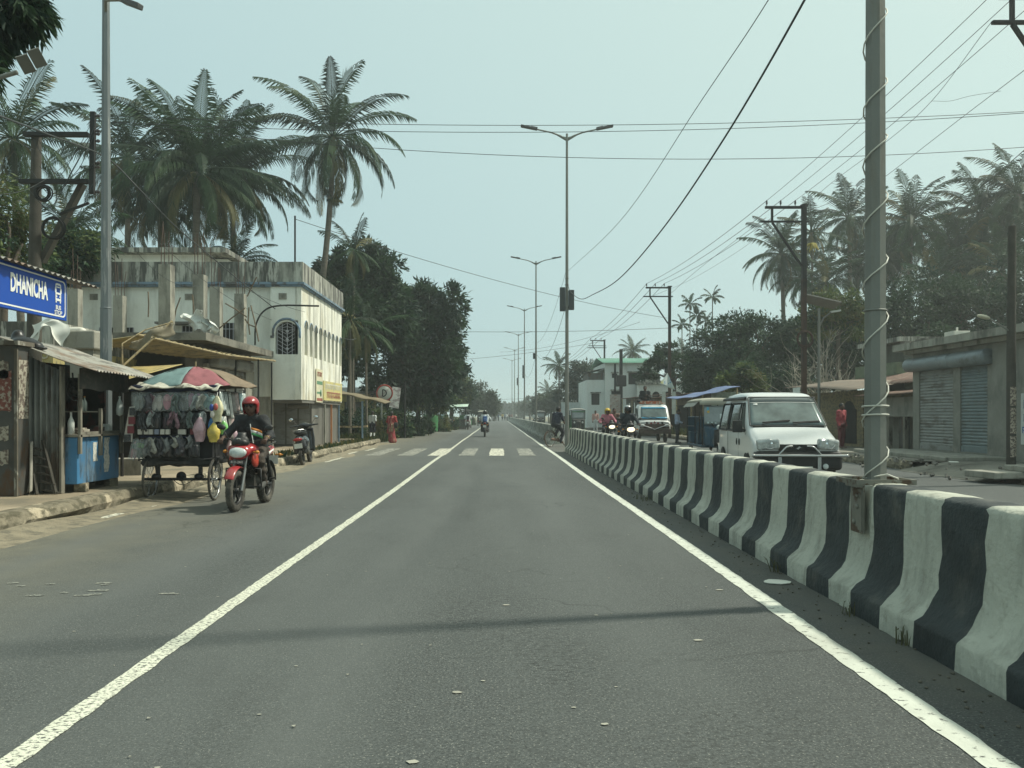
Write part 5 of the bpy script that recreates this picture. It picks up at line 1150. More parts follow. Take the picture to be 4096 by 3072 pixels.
    for s in (-1,1):
        m.tube([(s*.09,-.02,.34),(s*.085,-.64,.305)],.02,6); m.tube([(s*.10,-.60,.36),(s*.11,-.36,.76)],.028,8)
        m.tube([(s*.04,.42,.92),(s*.10,.1,.70),(s*.10,-.35,.74),(s*.08,-.70,.83)],.018,6); m.tube([(s*.16,-.05,.31),(s*.25,-.05,.31)],.014,6); m.tube([(s*.14,-.40,.40),(s*.24,-.42,.42)],.014,6)
        m.box(s*.10-.012,s*.10+.012,-.30,.02,.52,.74)
    m.tube([(0,.43,.93),(0,.36,.62),(0,.30,.36)],.026,8); m.box(-.09,.09,-.32,-.02,.50,.74)
    m.tube([(-.05,.34,.62),(-.26,.36,.60),(-.27,.35,.34),(-.06,.28,.33)],.013,6); m.tube([(.05,.34,.62),(.26,.36,.60),(.27,.35,.34),(.06,.28,.33)],.013,6)
    m.tube([(.1,-.5,.66),(.22,-.55,.62),(.22,-.78,.42),(.1,-.8,.40)],.010,5); m.build('chassis', M_BPL, t)
    m = MB(); m.sheet(lambda u,v: (.06*(v-.5)*2, -.64+.34*math.cos(R(75+u*105)), .305+.34*math.sin(R(75+u*105))+.03), 12, 4, (0,0,.006)); m.build('rear_fender', M_BPL, t)
    if rear_plate: m = MB(); m.box(-.10,.10,-.93,-.925,.60,.74); m.build('rear_plate', M_PLATE, t)
    m = MB(); m.tube(spline([(-.36,.28,1.035),(-.22,.33,1.03),(-.10,.40,1.0),(.10,.40,1.0),(.22,.33,1.03),(.36,.28,1.035)]),.012,6)
    for s in (-1,1): m.tube([(s*.26,.315,1.033),(s*.385,.268,1.037)],.018,8); m.tube([(s*.24,.36,1.03),(s*.37,.35,1.02)],.007,5)
    m.build('handlebar', M_BPL, t)
    for s in (-1,1):
        m = MB(); m.tube([(s*.24,.33,1.04),(s*.29,.36,1.13),(s*.33,.33,1.19)],.007,5); m.ell((s*.36,.33,1.215),(.072,.03,.042),12,7,(0,s*-.25,0)); mo = m.build('mirror', M_BPL, t)
        m = MB(); m.ell((s*.36,.309,1.215),(.06,.012,.034),12,6,(0,s*-.25,0)); m.build('mirror_glass', M_MIRR, mo)
    for s in (-1,1):
        for y, z in ((.47,.86),(-.80,.76)): m = MB(); m.ell((s*(.24 if y > 0 else .17),y,z),(.035,.035,.026),8,5); m.tube([(s*.1,y,z),(s*.22,y,z)],.01,5); m.build('indicator', M_AMB, t)
    return t
M_RED = mat('red_paint', (.30,.020,.024), .28, var=.10, coat=.35, dirt=((.20,.12,.095),.44,(5,5,5),.4,.6))
M_ORNG = mat('orange_red_panel', (.46,.055,.032), .35, var=.10, coat=.3, dirt=((.28,.15,.10),.38,(6,6,6),.3,.5))
RB = (-3.505,11.62,0); RZ = PI-.05
red = moto('red motorcycle coming toward the viewer beside the sandal cart', RB, RZ, M_RED, M_ORNG, .93, .011, plate='4121-2441', lean=-.02)
m = MB(); text_into(m,'P',.085,frame((0,.572,1.03),(-1,0,0),(0,.55,.83)),.004,1.3,.003); m.build('emblem', M_PLATE, red)
# white tail stripes
m = MB(); 
for s in (-1,1): m.sheet(lambda u,v: (s*(.118-.02*u), -.42-.28*u, .775+.05*v+.04*u), 6, 2, (s*.004,0,0))
m.build('tail_decal', M_SWH, red)
M_BSH = mat('black_shirt', (.020,.022,.024), .8, var=.3, scale=6, bump=.5, bscale=30); M_BRT = mat('brown_trousers', (.055,.043,.034), .85, var=.2, scale=6, bump=.5, bscale=25)
def rider_extra(t, J, fd, sd):
    he = np.array(J['head'])
    m = MB()
    for s in (-1,1): m.ell(tuple(he+fd*.092+sd*s*.036+np.array([0,0,.008])),(.033,.014,.022),10,6)
    m.bar(tuple(he+fd*.098-sd*.02+np.array([0,0,.014])),tuple(he+fd*.098+sd*.02+np.array([0,0,.014])),.006)
    m.build('sunglasses', mat('dark_lens',(.008,.008,.008),.15), t)
    m = MB(); w_ = V(*J['wrL']); d = (w_-V(*J['elL'])).normalized(); m.torus(w_-d*.03,d,.034,.005,16,5); m.build('bracelet', mat('bracelet_gold',(.55,.40,.18),.4), t)
    m = MB(); m.sheet(lambda u,v: (-.05+.1*u, .075+.012*math.sin(u*6), 1.14+.075*v), 4, 3, (0,.006,0)); m.build('pocket', M_BSH, t)
J = dict(RIDE); J['head'] = (0,.035,1.53)
person('rider in a red helmet, sunglasses and black shirt on the red motorcycle', RB, RZ, J, M_BSH, M_BRT, mat('grey_shoe',(.06,.06,.055),.7), M_RED, vox=.013, sc=.93, sleeve='rolled', extra=rider_extra, face=True, hyaw=.05, visor=None)
# tricolour flag on the handlebar
fx = at(253.3,441,11.25); t = thing('tricolour_flag', 'small orange white and green flag on the handlebar of the red motorcycle', 'flag', tuple(fx), RZ)
m = MB(); m.tube([(0,0,-.03),(.045,0,.235)],.006,6); m.build('flagstick', M_SWH, t)
fl = lambda v0,v1: (lambda u,v: (.036-.16*u-.01*(v0+(v1-v0)*v), .012*math.sin(u*7), .19-.035*u-.105*(v0+(v1-v0)*v)-.02*u*u))
for v0,v1,c,nm in ((0,.33,(.62,.22,.04),'saffron'),(.33,.66,(.68,.68,.62),'flag_white'),(.66,1,(.06,.28,.10),'flag_green')):
    m = MB(); m.sheet(fl(v0,v1), 10, 2, (0,.003,0)); m.build('stripe', mat(nm,c,.7,var=.05), t)
p = fl(.33,.66)(.5,.5); m = MB(); m.torus((p[0],p[1]+.006,p[2]),(0,1,0),.013,.0022,14,5); 
for k in range(6): m.bar((p[0],p[1]+.006,p[2]),(p[0]+.012*math.cos(k*1.05),p[1]+.006,p[2]+.012*math.sin(k*1.05)),.0016)
m.build('wheel_emblem', mat('flag_navy',(.02,.03,.2),.6), t)
# other riders on the left carriageway
M_BKP = mat('bike_black', (.02,.02,.022), .35, coat=.3); M_WSH = mat('white_shirt', (.55,.58,.58), .8, var=.1, scale=5, bump=.4, bscale=20); M_DKT = mat('dark_trousers', (.025,.027,.032), .85, var=.2)
moto('black motorcycle seen from behind in the middle of the lane ahead', (-.82,49.2,0), 0, M_BKP, M_BKP, .95, .022)
M_BKH = mat('black_helmet', (.012,.012,.013), .2, coat=.4)
def backpack(c1, c2):
    def f(t, J, fd, sd):
        c = (np.array(J['chest'])+np.array(J['pelvis']))/2+np.array([0,-.20,.06])
        m = MB(); blob(m,[('b',tuple(c),(.14,.085,.20),.06),('b',tuple(c+np.array([0,-.08,-.05])),(.10,.05,.11),.04)],.02,.04); b = m.build('backpack', mat('pack_%s'%str(c1),c1,.8,var=.3,scale=8), t)
        m = MB()
        for s in (-1,1): m.sheet(lambda u,v: (s*(.05+.07*u)+.02*(v-.5), c[1]-.09+.02*u, c[2]-.1+.33*u), 6, 2, (0,-.012,0)); m.tube([(s*.12,-.10,1.40),(s*.13,.03,1.34),(s*.14,.02,1.12)],.018,6)
        m.build('strap', mat('strap_%s'%str(c2),c2,.8), b)
    return f
person('rider in a white shirt with a blue backpack on the black motorcycle ahead', (-.82,49.2,0), 0, RIDE, M_WSH, M_DKT, M_BPL, M_BKH, vox=.02, sc=.95, extra=backpack((.05,.12,.30),(.02,.02,.025)))
moto('farther motorcycle near the left edge of the lane, carrying a rider in white', (-2.75,73.5,0), .03, M_BKP, M_RED, .95, .03)
person('rider all in white with a black backpack on the farther motorcycle', (-2.75,73.5,0), .03, RIDE, M_WSH, mat('white_trousers',(.5,.52,.52),.8), M_BPL, M_BKH, vox=.03, sc=.95, extra=backpack((.02,.02,.02),(.02,.02,.02)))
# oncoming riders behind the barrier
ob = moto('dark motorcycle with its headlamp lit, coming along the far side of the barrier', (4.25,27,0), PI+.02, M_BKP, M_BPL, .97, .018, light=M_HLON)
SILV = mat('silver_helmet', (.40,.41,.40), .2, metal=.6, coat=.4, var=.1); M_VIS = mat('dark_visor', (.010,.011,.012), .06, spec=.9)
person('rider in a silver helmet and dark jacket on the motorcycle with the lit headlamp', (4.25,27,0), PI+.02, RIDE, mat('navy_jacket',(.020,.026,.034),.75,var=.3,scale=5,bump=.5,bscale=20), M_DKT, M_BPL, SILV, vox=.016, sc=.97, visor=M_VIS)
moto('second motorcycle with a lit headlamp, half hidden behind the silver helmeted rider', (4.62,34.0,0), PI, M_BKP, M_BPL, .95, .025, light=M_HLON)
person('rider behind the silver helmeted one, in a pink top and a yellow helmet', (4.50,33.9,0), PI, RIDE, mat('pink_top',(.42,.14,.18),.8,var=.15), M_DKT, M_BPL, mat('yellow_helmet',(.55,.36,.03),.4), vox=.022, sc=.95)
JP = {k:(v[0], v[1]-.48, v[2]+.05) if not k.startswith('hd') else v for k,v in RIDE.items()}; JP['wrR'] = (.14,-.45,.98); JP['elR'] = (.24,-.52,1.10)
person('bareheaded passenger sitting behind the yellow helmeted rider', (4.86,34.0,0), PI, JP, mat('brown_top',(.13,.08,.06),.8), M_DKT, M_BPL, vox=.025, sc=.95)
# parked scooter
def scooter(label, loc, rz, lean):
    t = thing('scooter', label, 'scooter', loc, rz, None, 1.02); t.rotation_euler = (0,lean,rz)
    M_SC = mat('scooter_black', (.018,.018,.02), .18, coat=.6, var=.1)
    for nm, y in (('front_wheel',.60),('rear_wheel',-.60)): wheel(t,nm,y,.225,.09,5)
    m = MB(); blob(m,[('e',(0,-.42,.58),(.205,.40,.20),(.12,0,0)),('e',(0,-.78,.66),(.10,.14,.10),(.3,0,0)),('e',(0,-.15,.48),(.15,.14,.18)),('b',(0,-.45,.40),(.17,.28,.12),.07)],.014,.06,sub=[('e',(0,-.60,.20),(.10,.25,.25))]); m.build('rear_body', M_SC, t)
    m = MB(); blob(m,[('e',(0,-.22,.80),(.14,.24,.06)),('e',(0,-.58,.83),(.13,.26,.055))],.014,.06); m.build('seat', M_SEAT, t)
    m = MB(); m.box(-.16,.16,-.15,.28,.27,.33); m.build('floorboard', M_BPL, t, bevel=.02)
    m = MB(); m.sheet(lambda u,v: ((u-.5)*(.47-.12*abs(v-.55)), .30+.12*v*v+.06*(1-(2*u-1)**2), .30+.62*v), 12, 10, (0,.03,0)); m.build('apron', M_SC, t)
    m = MB(); blob(m,[('e',(0,.58,.43),(.09,.24,.09),(-.15,0,0)),('e',(0,.50,.55),(.07,.10,.13))],.014,.05,sub=[('e',(0,.60,.2),(.2,.25,.25))]); m.build('front_fender', M_SC, t)
    m = MB(); blob(m,[('e',(0,.40,1.0),(.14,.11,.085)),('c',(-.26,.34,1.0),(.26,.34,1.0),.028,.028)],.012,.05); m.build('handlebar_cowl', M_SC, t)
    m = MB(); m.ell((0,.50,1.0),(.10,.03,.06),12,7); m.build('headlight', M_GLS, t)
    m = MB()
    for s in (-1,1): m.tube([(s*.24,.34,1.0),(s*.37,.30,1.0)],.018,8); m.tube([(s*.24,.38,1.0),(s*.35,.38,.99)],.006,5)
    m.tube([(0,.42,.95),(0,.56,.5),(.06,.6,.24)],.025,8); m.build('handlebar', M_BPL, t)
    for s in (-1,1):
        m = MB(); m.tube([(s*.2,.36,1.03),(s*.28,.38,1.15)],.007,5); m.ell((s*.33,.38,1.19),(.065,.02,.05),12,7); mo = m.build('mirror', M_BPL, t)
        m = MB(); m.ell((s*.33,.362,1.19),(.056,.008,.042),12,6); m.build('mirror_glass', M_MIRR, mo)
    m = MB(); m.ell((0,-.90,.66),(.12,.03,.04),12,6); m.build('tail_light', M_REDL, t)
    m = MB(); m.box(-.10,.10,-.915,-.91,.44,.56); m.build('number_plate', M_PLATE, t)
    m = MB(); m.tube([(.14,-.3,.86),(.15,-.8,.90),(-.15,-.8,.90),(-.14,-.3,.86)],.012,6); m.build('grab_rail', M_CHR, t)
    m = MB(); m.tube([(.16,-.25,.28),(.17,-.5,.30),(.18,-.82,.36)],[.02,.05,.045],10); m.build('exhaust', M_ENG, t)
    for s in (-1,1):
        m = MB(); m.sheet(lambda u,v: (s*(.172-.03*abs(u-.5)), -.15-.55*u, .56+.02*v+.10*u), 8, 2, (s*.006,0,0)); m.build('chrome_strip', M_CHR, t)
    m = MB(); m.tube([(-.12,-.1,.26),(-.30,-.02,.0)],.012,6); m.build('side_stand', M_BPL, t); return t
scooter('black scooter parked leaning at the left kerb, seen from behind', (-5.12,21.87,0), .07, -.12)
def bicycle(label, loc, rz, lean=0.):
    t = thing('bicycle', label, 'bicycle', loc, rz, None, .97); t.rotation_euler = (0,lean,rz)
    for nm, y in (('front_wheel',.53),('rear_wheel',-.53)):
        a_, b_ = MB(), MB(); spoke_wheel(a_, b_, (0,y,.335), .335, (1,0,0), 24, .018); wo = a_.build(nm, mat('brown_tyre',(.10,.075,.05),.9,var=.3), t); b_.build('rim', M_CHR, wo)
    m = MB(); T = lambda a,b,r=.014: m.tube([a,b],r,6)
    T((0,-.05,.29),(0,-.20,.80)); T((0,-.05,.29),(0,.36,.74),.016); T((0,-.18,.76),(0,.34,.80)); T((0,.34,.70),(0,.31,.93),.018)
    for s in (-1,1): T((s*.05,-.53,.335),(s*.02,-.05,.29),.009); T((s*.05,-.53,.335),(s*.02,-.18,.76),.009); T((s*.045,.53,.335),(s*.03,.35,.70),.010); T((s*.06,-.5,.66),(s*.05,-.53,.335),.006)
    m.build('frame', M_BLK, t)
    m = MB(); m.tube(spline([(-.27,.12,.92),(-.24,.26,.96),(0,.34,.95),(.24,.26,.96),(.27,.12,.92)]),.011,6); m.tube([(0,.31,.9),(0,.34,.95)],.013,6); m.build('handlebar', M_CHR, t)
    m = MB(); blob(m,[('e',(0,-.26,.84),(.09,.10,.03)),('e',(0,-.12,.84),(.03,.12,.025))],.012,.05); m.build('saddle', M_SEAT, t)
    m = MB(); m.lathe((.03,-.05,.29),(1,0,0),[(.001,0),(.09,0),(.09,.005),(.001,.005)],20); m.tube([(.06,-.05,.29),(.07,.06,.16)],.01,6); m.tube([(-.06,-.05,.29),(-.07,-.16,.42)],.01,6); m.box(.06,.16,.02,.1,.15,.17); m.box(-.16,-.06,-.20,-.12,.41,.43); m.sheet(lambda u,v: (.045, -.52+.46*u, .33-.04*u+.10*(v-.5)),6,2,(.004,0,0)); m.build('pedal_crank', mat('rust_steel',(.16,.10,.07),.7,metal=.3,var=.3), t)
    for y, a0, a1 in ((.53,20,150),(-.53,30,185)):
        m = MB(); m.sheet(lambda u,v: (.03*(v-.5)*2, y+.365*math.cos(R(a0+(a1-a0)*u)), .335+.365*math.sin(R(a0+(a1-a0)*u))), 16, 3, (0,0,.004)); m.build('mudguard', mat('mudguard_rust',(.14,.09,.065),.7,var=.3), t)
    m = MB(); m.box(-.07,.07,-.70,-.30,.70,.715); m.build('carrier', M_BLK, t); return t
CB = (2.46,33.7,0); CR = -.80
bicycle('old bicycle crossing the gap in the barrier', CB, CR)
JC = dict(pelvis=(0,-.22,.94), hipR=(.09,-.20,.92), chest=(0,-.10,1.26), neck=(0,-.03,1.43), head=(0,.02,1.57), shR=(.17,-.06,1.37), elR=(.25,.02,1.14), wrR=(.26,.10,.965), hdR=(0,.9,-.3), knR=(.12,.16,.62), anR=(.11,.02,.22), toR=(.12,.14,.19), knL=(-.12,.18,.80), anL=(-.11,-.10,.48), toL=(-.12,.03,.45))
person('cyclist in a dark navy shirt crossing the barrier gap, seen from behind', CB, CR, JC, mat('navy_shirt',(.016,.02,.035),.85,var=.25,scale=6,bump=.5,bscale=25), M_DKT, None, vox=.016, sc=.97, sleeve='short', hyaw=-.25)
# pedestrians on the left verge
JS = dict(STAND); JS.update(knR=(.08,.10,.49), anR=(.08,.02,.12), toR=(.09,.16,.08), knL=(-.08,-.02,.48), anL=(-.07,-.22,.13), toL=(-.08,-.10,.04), elR=(.21,-.08,1.10), wrR=(.20,.0,.88), elL=(-.21,.03,1.10), wrL=(-.20,.12,.90))
def socks(t, J, fd, sd):
    m = MB()
    for s in 'LR': m.tube([V(*J['kn'+s])*.65+V(*J['an'+s])*.35, J['an'+s]], [.058,.046], 10)
    m.build('sock', mat('white_sock',(.58,.6,.58),.8), t)
person('schoolboy in white shirt, dark shorts and white socks walking along the verge', (-5.78,37.6,.2), -.10, JS, M_WSH, mat('navy_shorts',(.016,.018,.03),.8), M_BPL, vox=.02, sc=.76, sleeve='short', legs='short', extra=socks, slim=.88)
M_SARI = mat('red_sari', (.26,.035,.045), .75, var=.45, scale=9, dirt=((.34,.22,.14),.40,(9,9,4),.2,.7)); M_SARI2 = mat('sari_gold', (.30,.20,.13), .75, var=.4, scale=14)
def sari(t, J, fd, sd):
    m = MB(); blob(m,[('c',(0,0,1.0),(0,.0,.14),.15,.19),('c',(.05,.06,.4),(.1,.10,.10),.12,.15),('c',(0,0,1.0),(0,0,.9),.16,.16)],.02,.06); m.build('skirt', M_SARI, t)
    m = MB(); m.sheet(lambda u,v: (-.17+.02*math.sin(u*9+v*3)-.07*v+.30*u*(1-.3*v), -.15-.035*math.sin(u*12+v*2)-.05*v, 1.40-.92*v), 12, 12, (0,-.012,0)); m.build('sari_drape', M_SARI, t)
    m = MB(); m.sheet(lambda u,v: (-.12+.24*u, -.185-.02*math.sin(u*14)-.04*v, 1.02-.42*v), 8, 6, (0,-.010,0)); m.build('sari_border', M_SARI2, t)
    m = MB(); blob(m,[('b',(.22,-.06,.94),(.10,.07,.15),.05)],.02,.03); m.tube([(.24,-.05,1.08),(.17,-.04,1.40),(.14,.08,1.30)],.014,6); m.build('shoulder_bag', M_BPL, t)
person('woman in a red sari with a dark shoulder bag walking away on the verge', (-4.95,38.0,.02), -.05, dict(STAND, wrR=(.28,.10,1.05), elR=(.26,-.02,1.12)), mat('red_blouse',(.30,.03,.03),.7), None, M_BPL, vox=.02, sc=.86, sleeve='short', extra=sari, hairlen=.12)
# small far figures near the left edge of the road
far_p = [((-4.85,70.5,0),.4,(.16,.26,.30),'person in a teal shirt standing by a parked bike on the far left verge'),((-4.6,72.0,0),-.6,(.05,.05,.06),'person in dark clothes beside the one in teal on the far left verge')]
for lo, rz, c, lab in far_p: person(lab, lo, rz, STAND, mat('cloth_%s'%str(c),c,.8), M_DKT, None, vox=.04, sc=.93)
moto('dark motorcycle parked on the far left verge beside two people', (-4.35,71,0), -.7, M_BKP, M_BKP, .95, .04)
cols = [(.40,.16,.13),(.45,.45,.42),(.10,.12,.16),(.42,.32,.12),(.20,.24,.30),(.5,.5,.48),(.14,.06,.06)]
for i in range(9):
    x = -1.2+i*.62+U(-.2,.2); Y = 172+U(-6,14); c = cols[i % 7]
    person('tiny distant figure in the crowd crossing the far end of the road', (x,Y,0), U(0,6), STAND, mat('cloth_%s'%str(c),c,.8), M_DKT, None, vox=.06, sc=1.0, group='distant people crossing the road')
# ================================================================ white van
M_VAN = mat('van_paint', (.60,.615,.60), .28, var=.02, coat=.5, dirt=((.45,.43,.36),.33,(1.2,1.2,2.5),.4,.35))
M_GLASS = mat('tinted_glass', (.060,.075,.075), .04, var=.15, scale=2.5, spec=.7)
M_WSCR = mat('windscreen_glass', (.11,.145,.14), .05, var=.5, scale=2.2, spec=.7)
M_TRIM = mat('black_trim', (.020,.020,.020), .55, var=.15, scale=5, dirt=((.09,.085,.07),.38,(4,4,4),.3,.5))
t = thing('minivan', 'white van with a chrome guard bar driving behind the striped barrier', 'van', (5.15,14.1,0), PI-.072)
st = [(0.0,.45,.66,.76,.62,.60),(-.05,.40,.72,.82,.70,.68),(-.33,.36,.84,.965,.72,.69),(-.60,.34,.92,1.085,.722,.70),(-.87,.34,.94,1.355,.722,.655),(-1.15,.34,.95,1.625,.72,.605),(-1.30,.34,.95,1.69,.72,.59),(-1.6,.34,.95,1.72,.72,.58),(-2.3,.34,.95,1.735,.715,.565),(-3.05,.34,.95,1.705,.71,.56),(-3.3,.36,.95,1.62,.69,.55),(-3.42,.42,.9,1.35,.64,.52)]
def van_ring(y, zb, zs, zt, ws, wt):
    h = [(ws*.93,zb),(ws,zb+.07),(ws+.006,(zb+zs)/2),(ws+.004,zs),((ws+wt)/2+.012,(zs+zt)/2),(wt+.006,zt-.06),(wt-.025,zt-.018),(wt-.09,zt+.002),(wt*.4,zt+.012)]
    return [(x,y,z) for x,z in h] + [(-x,y,z) for x,z in h[::-1]]
m = MB(); m.rings([van_ring(*s) for s in st]); m.build('body', M_VAN, t)
def wsp(u, v, off=.010):   # windscreen patch
    y = -.605-.54*v; z = 1.095+.535*v; hw = .70-.095*v; x = (u-.5)*2*hw; b = .012*(1-(2*u-1)**2)
    return (x, y+.69*(off+b), z+.72*(off+b))
m = MB(); m.sheet(lambda u,v: wsp(.03+.94*u,.03+.92*v), 16, 8, (0,.003,.003)); ws_ = m.build('windscreen', M_WSCR, t)
m = MB(); m.sheet(lambda u,v: wsp(.035+.93*u,.80+.15*v,.016), 16, 2, (0,.002,.002)); m.build('sun_strip', M_GLASS, ws_)
m = MB(); m.sheet(lambda u,v: wsp(.035+.93*u,.775+.012*v,.018), 16, 1, (0,.002,.002)); m.sheet(lambda u,v: wsp(.86+.06*u,.70+.04*v,.018), 2, 1, (0,.002,.002)); m.build('strip_edge', M_SWH, ws_)
m = MB(); loop = []
for (c0u,c0v,a0) in ((.965,.955,0),(.035,.955,90),(.035,.03,180),(.965,.03,270)):
    for k in range(5): loop.append(wsp(c0u+.02*math.cos(R(a0+k*22.5)), c0v+.03*math.sin(R(a0+k*22.5)), .012))
m.tube(loop+[loop[0]],.011,5); m.build('seal', M_TRIM, ws_)
m = MB()
for a, b, c in (((.42,.0),(.30,.06),(-.02,.10)),((-.08,.0),(-.2,.05),(-.52,.09))):
    P = lambda q: wsp(.5+q[0]/1.29, q[1]+.02, .028)
    m.tube([P(a),P(b),P(c)],.009,5); m.tube([P((b[0]+.12,b[1]+.01)),P((c[0]-.02,c[1]+.035))],.012,5)
m.box(-.62,.62,-.60,-.57,1.075,1.10); m.build('wiper', M_TRIM, t)
def sidep(s, y, z, off=.012):
    x = .722-.150*max(0,z-.95)/.73+.012*max(0,min(1,(z-.95)/.4))*(1 if z < 1.6 else .5)
    return (s*(x+off), y, z)
for s in (1,-1):
    for ya_, yb_, yc, yd in ((-.80,-1.26,-1.17,-1.27),(-1.40,-2.22,-1.42,-2.20),(-2.36,-3.14,-2.36,-3.08)):
        m = MB(); m.sheet(lambda u,v: sidep(s,(ya_*(1-v)+yc*v)*(1-u)+(yb_*(1-v)+yd*v)*u,1.00+.53*v), 6, 6, (s*.003,0,0)); wn = m.build('side_window', M_GLASS, t)
        m = MB(); q = [(0,0),(1,0),(1,1),(0,1),(0,0)]; m.tube([sidep(s,(ya_*(1-v)+yc*v)*(1-u)+(yb_*(1-v)+yd*v)*u,1.00+.53*v,.016) for u,v in q],.014,5); m.build('window_seal', M_TRIM, wn)
    m = MB(); m.sheet(lambda u,v: sidep(s,-1.15-2.05*u,1.585+.06*v,.022), 20, 2, (s*.02,0,0)); m.build('rain_visor', M_TRIM, t)
    m = MB()
    for y in (-.74,-1.33,-2.29): m.box(s*.722-.004,s*.722+.004,y-.006,y+.006,.42,.97)
    m.build('door_seam', M_TRIM, t)
    for y in (-1.22,-1.45):
        m = MB(); m.ell((s*.732,y,.80),(.014,.025,.065),10,6); m.build('door_handle', M_TRIM, t)
    if s > 0:
        m = MB(); m.tube([(s*.70,-.78,1.02),(s*.80,-.76,1.05)],.02,6); m.M = Matrix.Translation((s*.86,-.77,1.10)); m.box(-.085,.085,-.035,.035,-.115,.10); m.M = None; m.build('mirror', M_TRIM, t, bevel=.02)
    m = MB(); blob(m,[('b',(s*.50,-.005,.79),(.185,.06,.088),.035,(0,s*.10,-s*.22)),('b',(s*.56,-.03,.80),(.13,.07,.085),.035,(0,s*.1,-s*.4))],.010,.02); hl = m.build('headlight', mat('headlamp_lens',(.34,.36,.35),.06,spec=.9,var=.45,scale=22), t)
    m = MB(); m.tube([(s*(.49+.115*math.cos(a)), .065-.03*abs(math.cos(a))**2+(-.012 if s*math.cos(a) > 0 else .012), .815+.095*math.sin(a)) for a in [PI+.25+k*(PI-.5)/12 for k in range(13)]],.010,6); m.build('chrome_arc', M_CHR, hl)
    m = MB(); m.ell((s*.47,.055,.80),(.05,.02,.05),12,7); m.build('lamp_bowl', M_MIRR, hl)
m = MB(); m.box(-.33,.33,.0,.022,.68,.795)
for z in (.70,.725,.75,.775): m.box(-.33,.33,.022,.032,z-.005,z+.005)
gr_ = m.build('grille', M_TRIM, t)
m = MB(); m.prism([(-.045,.036,.735),(-.01,.036,.765),(.02,.036,.74),(-.012,.036,.738)],(0,.006,0)); m.prism([(.045,.036,.735),(.01,.036,.705),(-.02,.036,.73),(.012,.036,.732)],(0,.006,0)); m.build('emblem', M_CHR, gr_)
m = MB(); blob(m,[('b',(0,-.06,.515),(.735,.13,.165),.07)],.025,.02); m.build('bumper', M_TRIM, t)
m = MB(); m.tube([(-.76,.115,.605),(.76,.115,.605)],.026,12)
for s in (-1,1): m.tube(spline([(s*.36,.115,.61),(s*.30,.125,.68),(s*.22,.12,.755),(s*.12,.10,.768)]),.016,8); m.box(s*.33-.03,s*.33+.03,.085,.10,.36,.60); m.ell((s*.78,.115,.605),(.03,.03,.03),10,6)
m.build('guard_bar', M_CHR, t)
m = MB(); m.box(-.22,.10,.075,.085,.34,.42); m.build('number_plate', M_PLATE, t)
for s in (-1,1):
    m = MB(); m.ell((s*.44,.075,.42),(.05,.03,.05),12,8); m.build('fog_lamp', M_GLS, t)
    for y in (-.62,-2.75):
        m = MB(); m.lathe((s*.60,y,.27),(s,0,0),[(.001,0),(.20,0),(.265,.02),(.275,.06),(.265,.10),(.17,.115),(.001,.115)],26); m.build('wheel', M_TYRE, t)
        m = MB(); m.lathe((s*.7235,y,.33),(s,0,0),[(.001,0),(.325,.0),(.325,.004),(.001,.004)],26); m.build('wheel_arch', M_DARK, t)
# ================================================================ mini truck
M_TRK = mat('truck_white', (.58,.60,.58), .35, var=.04, coat=.3, dirt=((.30,.28,.22),.38,(2,2,3),.3,.5))
M_BLUF = mat('blue_film', (.06,.28,.44), .3, var=.1)
t = thing('mini_truck', 'small white goods truck with blue film bands on its windscreen', 'truck', (7.34,38.6,0), PI-.02)
m = MB(); rr = []
for y, zb, zt, w_ in ((0,.62,.98,.70),(-.04,.55,1.02,.75),(-.10,.50,1.08,.765),(-.42,.45,1.72,.70),(-.55,.45,1.80,.69),(-1.2,.45,1.82,.69),(-1.45,.5,1.78,.68)):
    h = [(w_*.96,zb),(w_,zb+.06),(w_+.03 if zt > 1.2 else w_,1.0 if zt > 1.2 else zt-.1),(w_-.005,zt-.10),(w_-.06,zt-.02),(w_*.5,zt+.01)]
    rr.append([(x,y,z) for x,z in h]+[(-x,y,z) for x,z in h[::-1]])
m.rings(rr); m.build('cab', M_TRK, t)
tw = lambda u,v,o=.012: ((u-.5)*2*(.66-.05*v), -.105-.29*v+o, 1.10+.58*v+o*.4)
m = MB(); m.sheet(lambda u,v: tw(.02+.96*u,v), 10, 8, (0,.004,0)); w_ = m.build('windscreen', M_WSCR, t)
for v0, v1 in ((.84,.98),(.03,.16)): m = MB(); m.sheet(lambda u,v: tw(.03+.94*u,v0+(v1-v0)*v,.02), 10, 2, (0,.003,0)); m.build('blue_band', M_BLUF, w_)
m = MB(); m.sheet(lambda u,v: tw(u,-.03+.04*v,.02), 8, 1, (0,.01,0)); m.tube([tw(.30,.02,.03),tw(.5,.16,.03),tw(.62,.18,.03)],.012,5); m.tube([tw(.56,.02,.03),tw(.76,.17,.03),tw(.86,.2,.03)],.012,5); m.build('wiper', M_TRIM, t)
m = MB(); m.box(-.70,.70,-.02,.03,.66,.88); m.box(-.74,.74,-.05,.06,.42,.64); m.box(-.5,.5,.03,.045,.70,.72); m.build('bumper', mat('rusty_front',(.085,.055,.042),.7,var=.3,scale=5,dirt=((.16,.14,.11),.42,(4,4,4),.3,.6)), t, bevel=.02)
m = MB(); m.tube([(-.60,.07,.82),(-.2,.10,.70),(0,.10,.62),(.2,.10,.70),(.60,.07,.82)],.028,6); m.build('garland_bar', M_CHR, t)
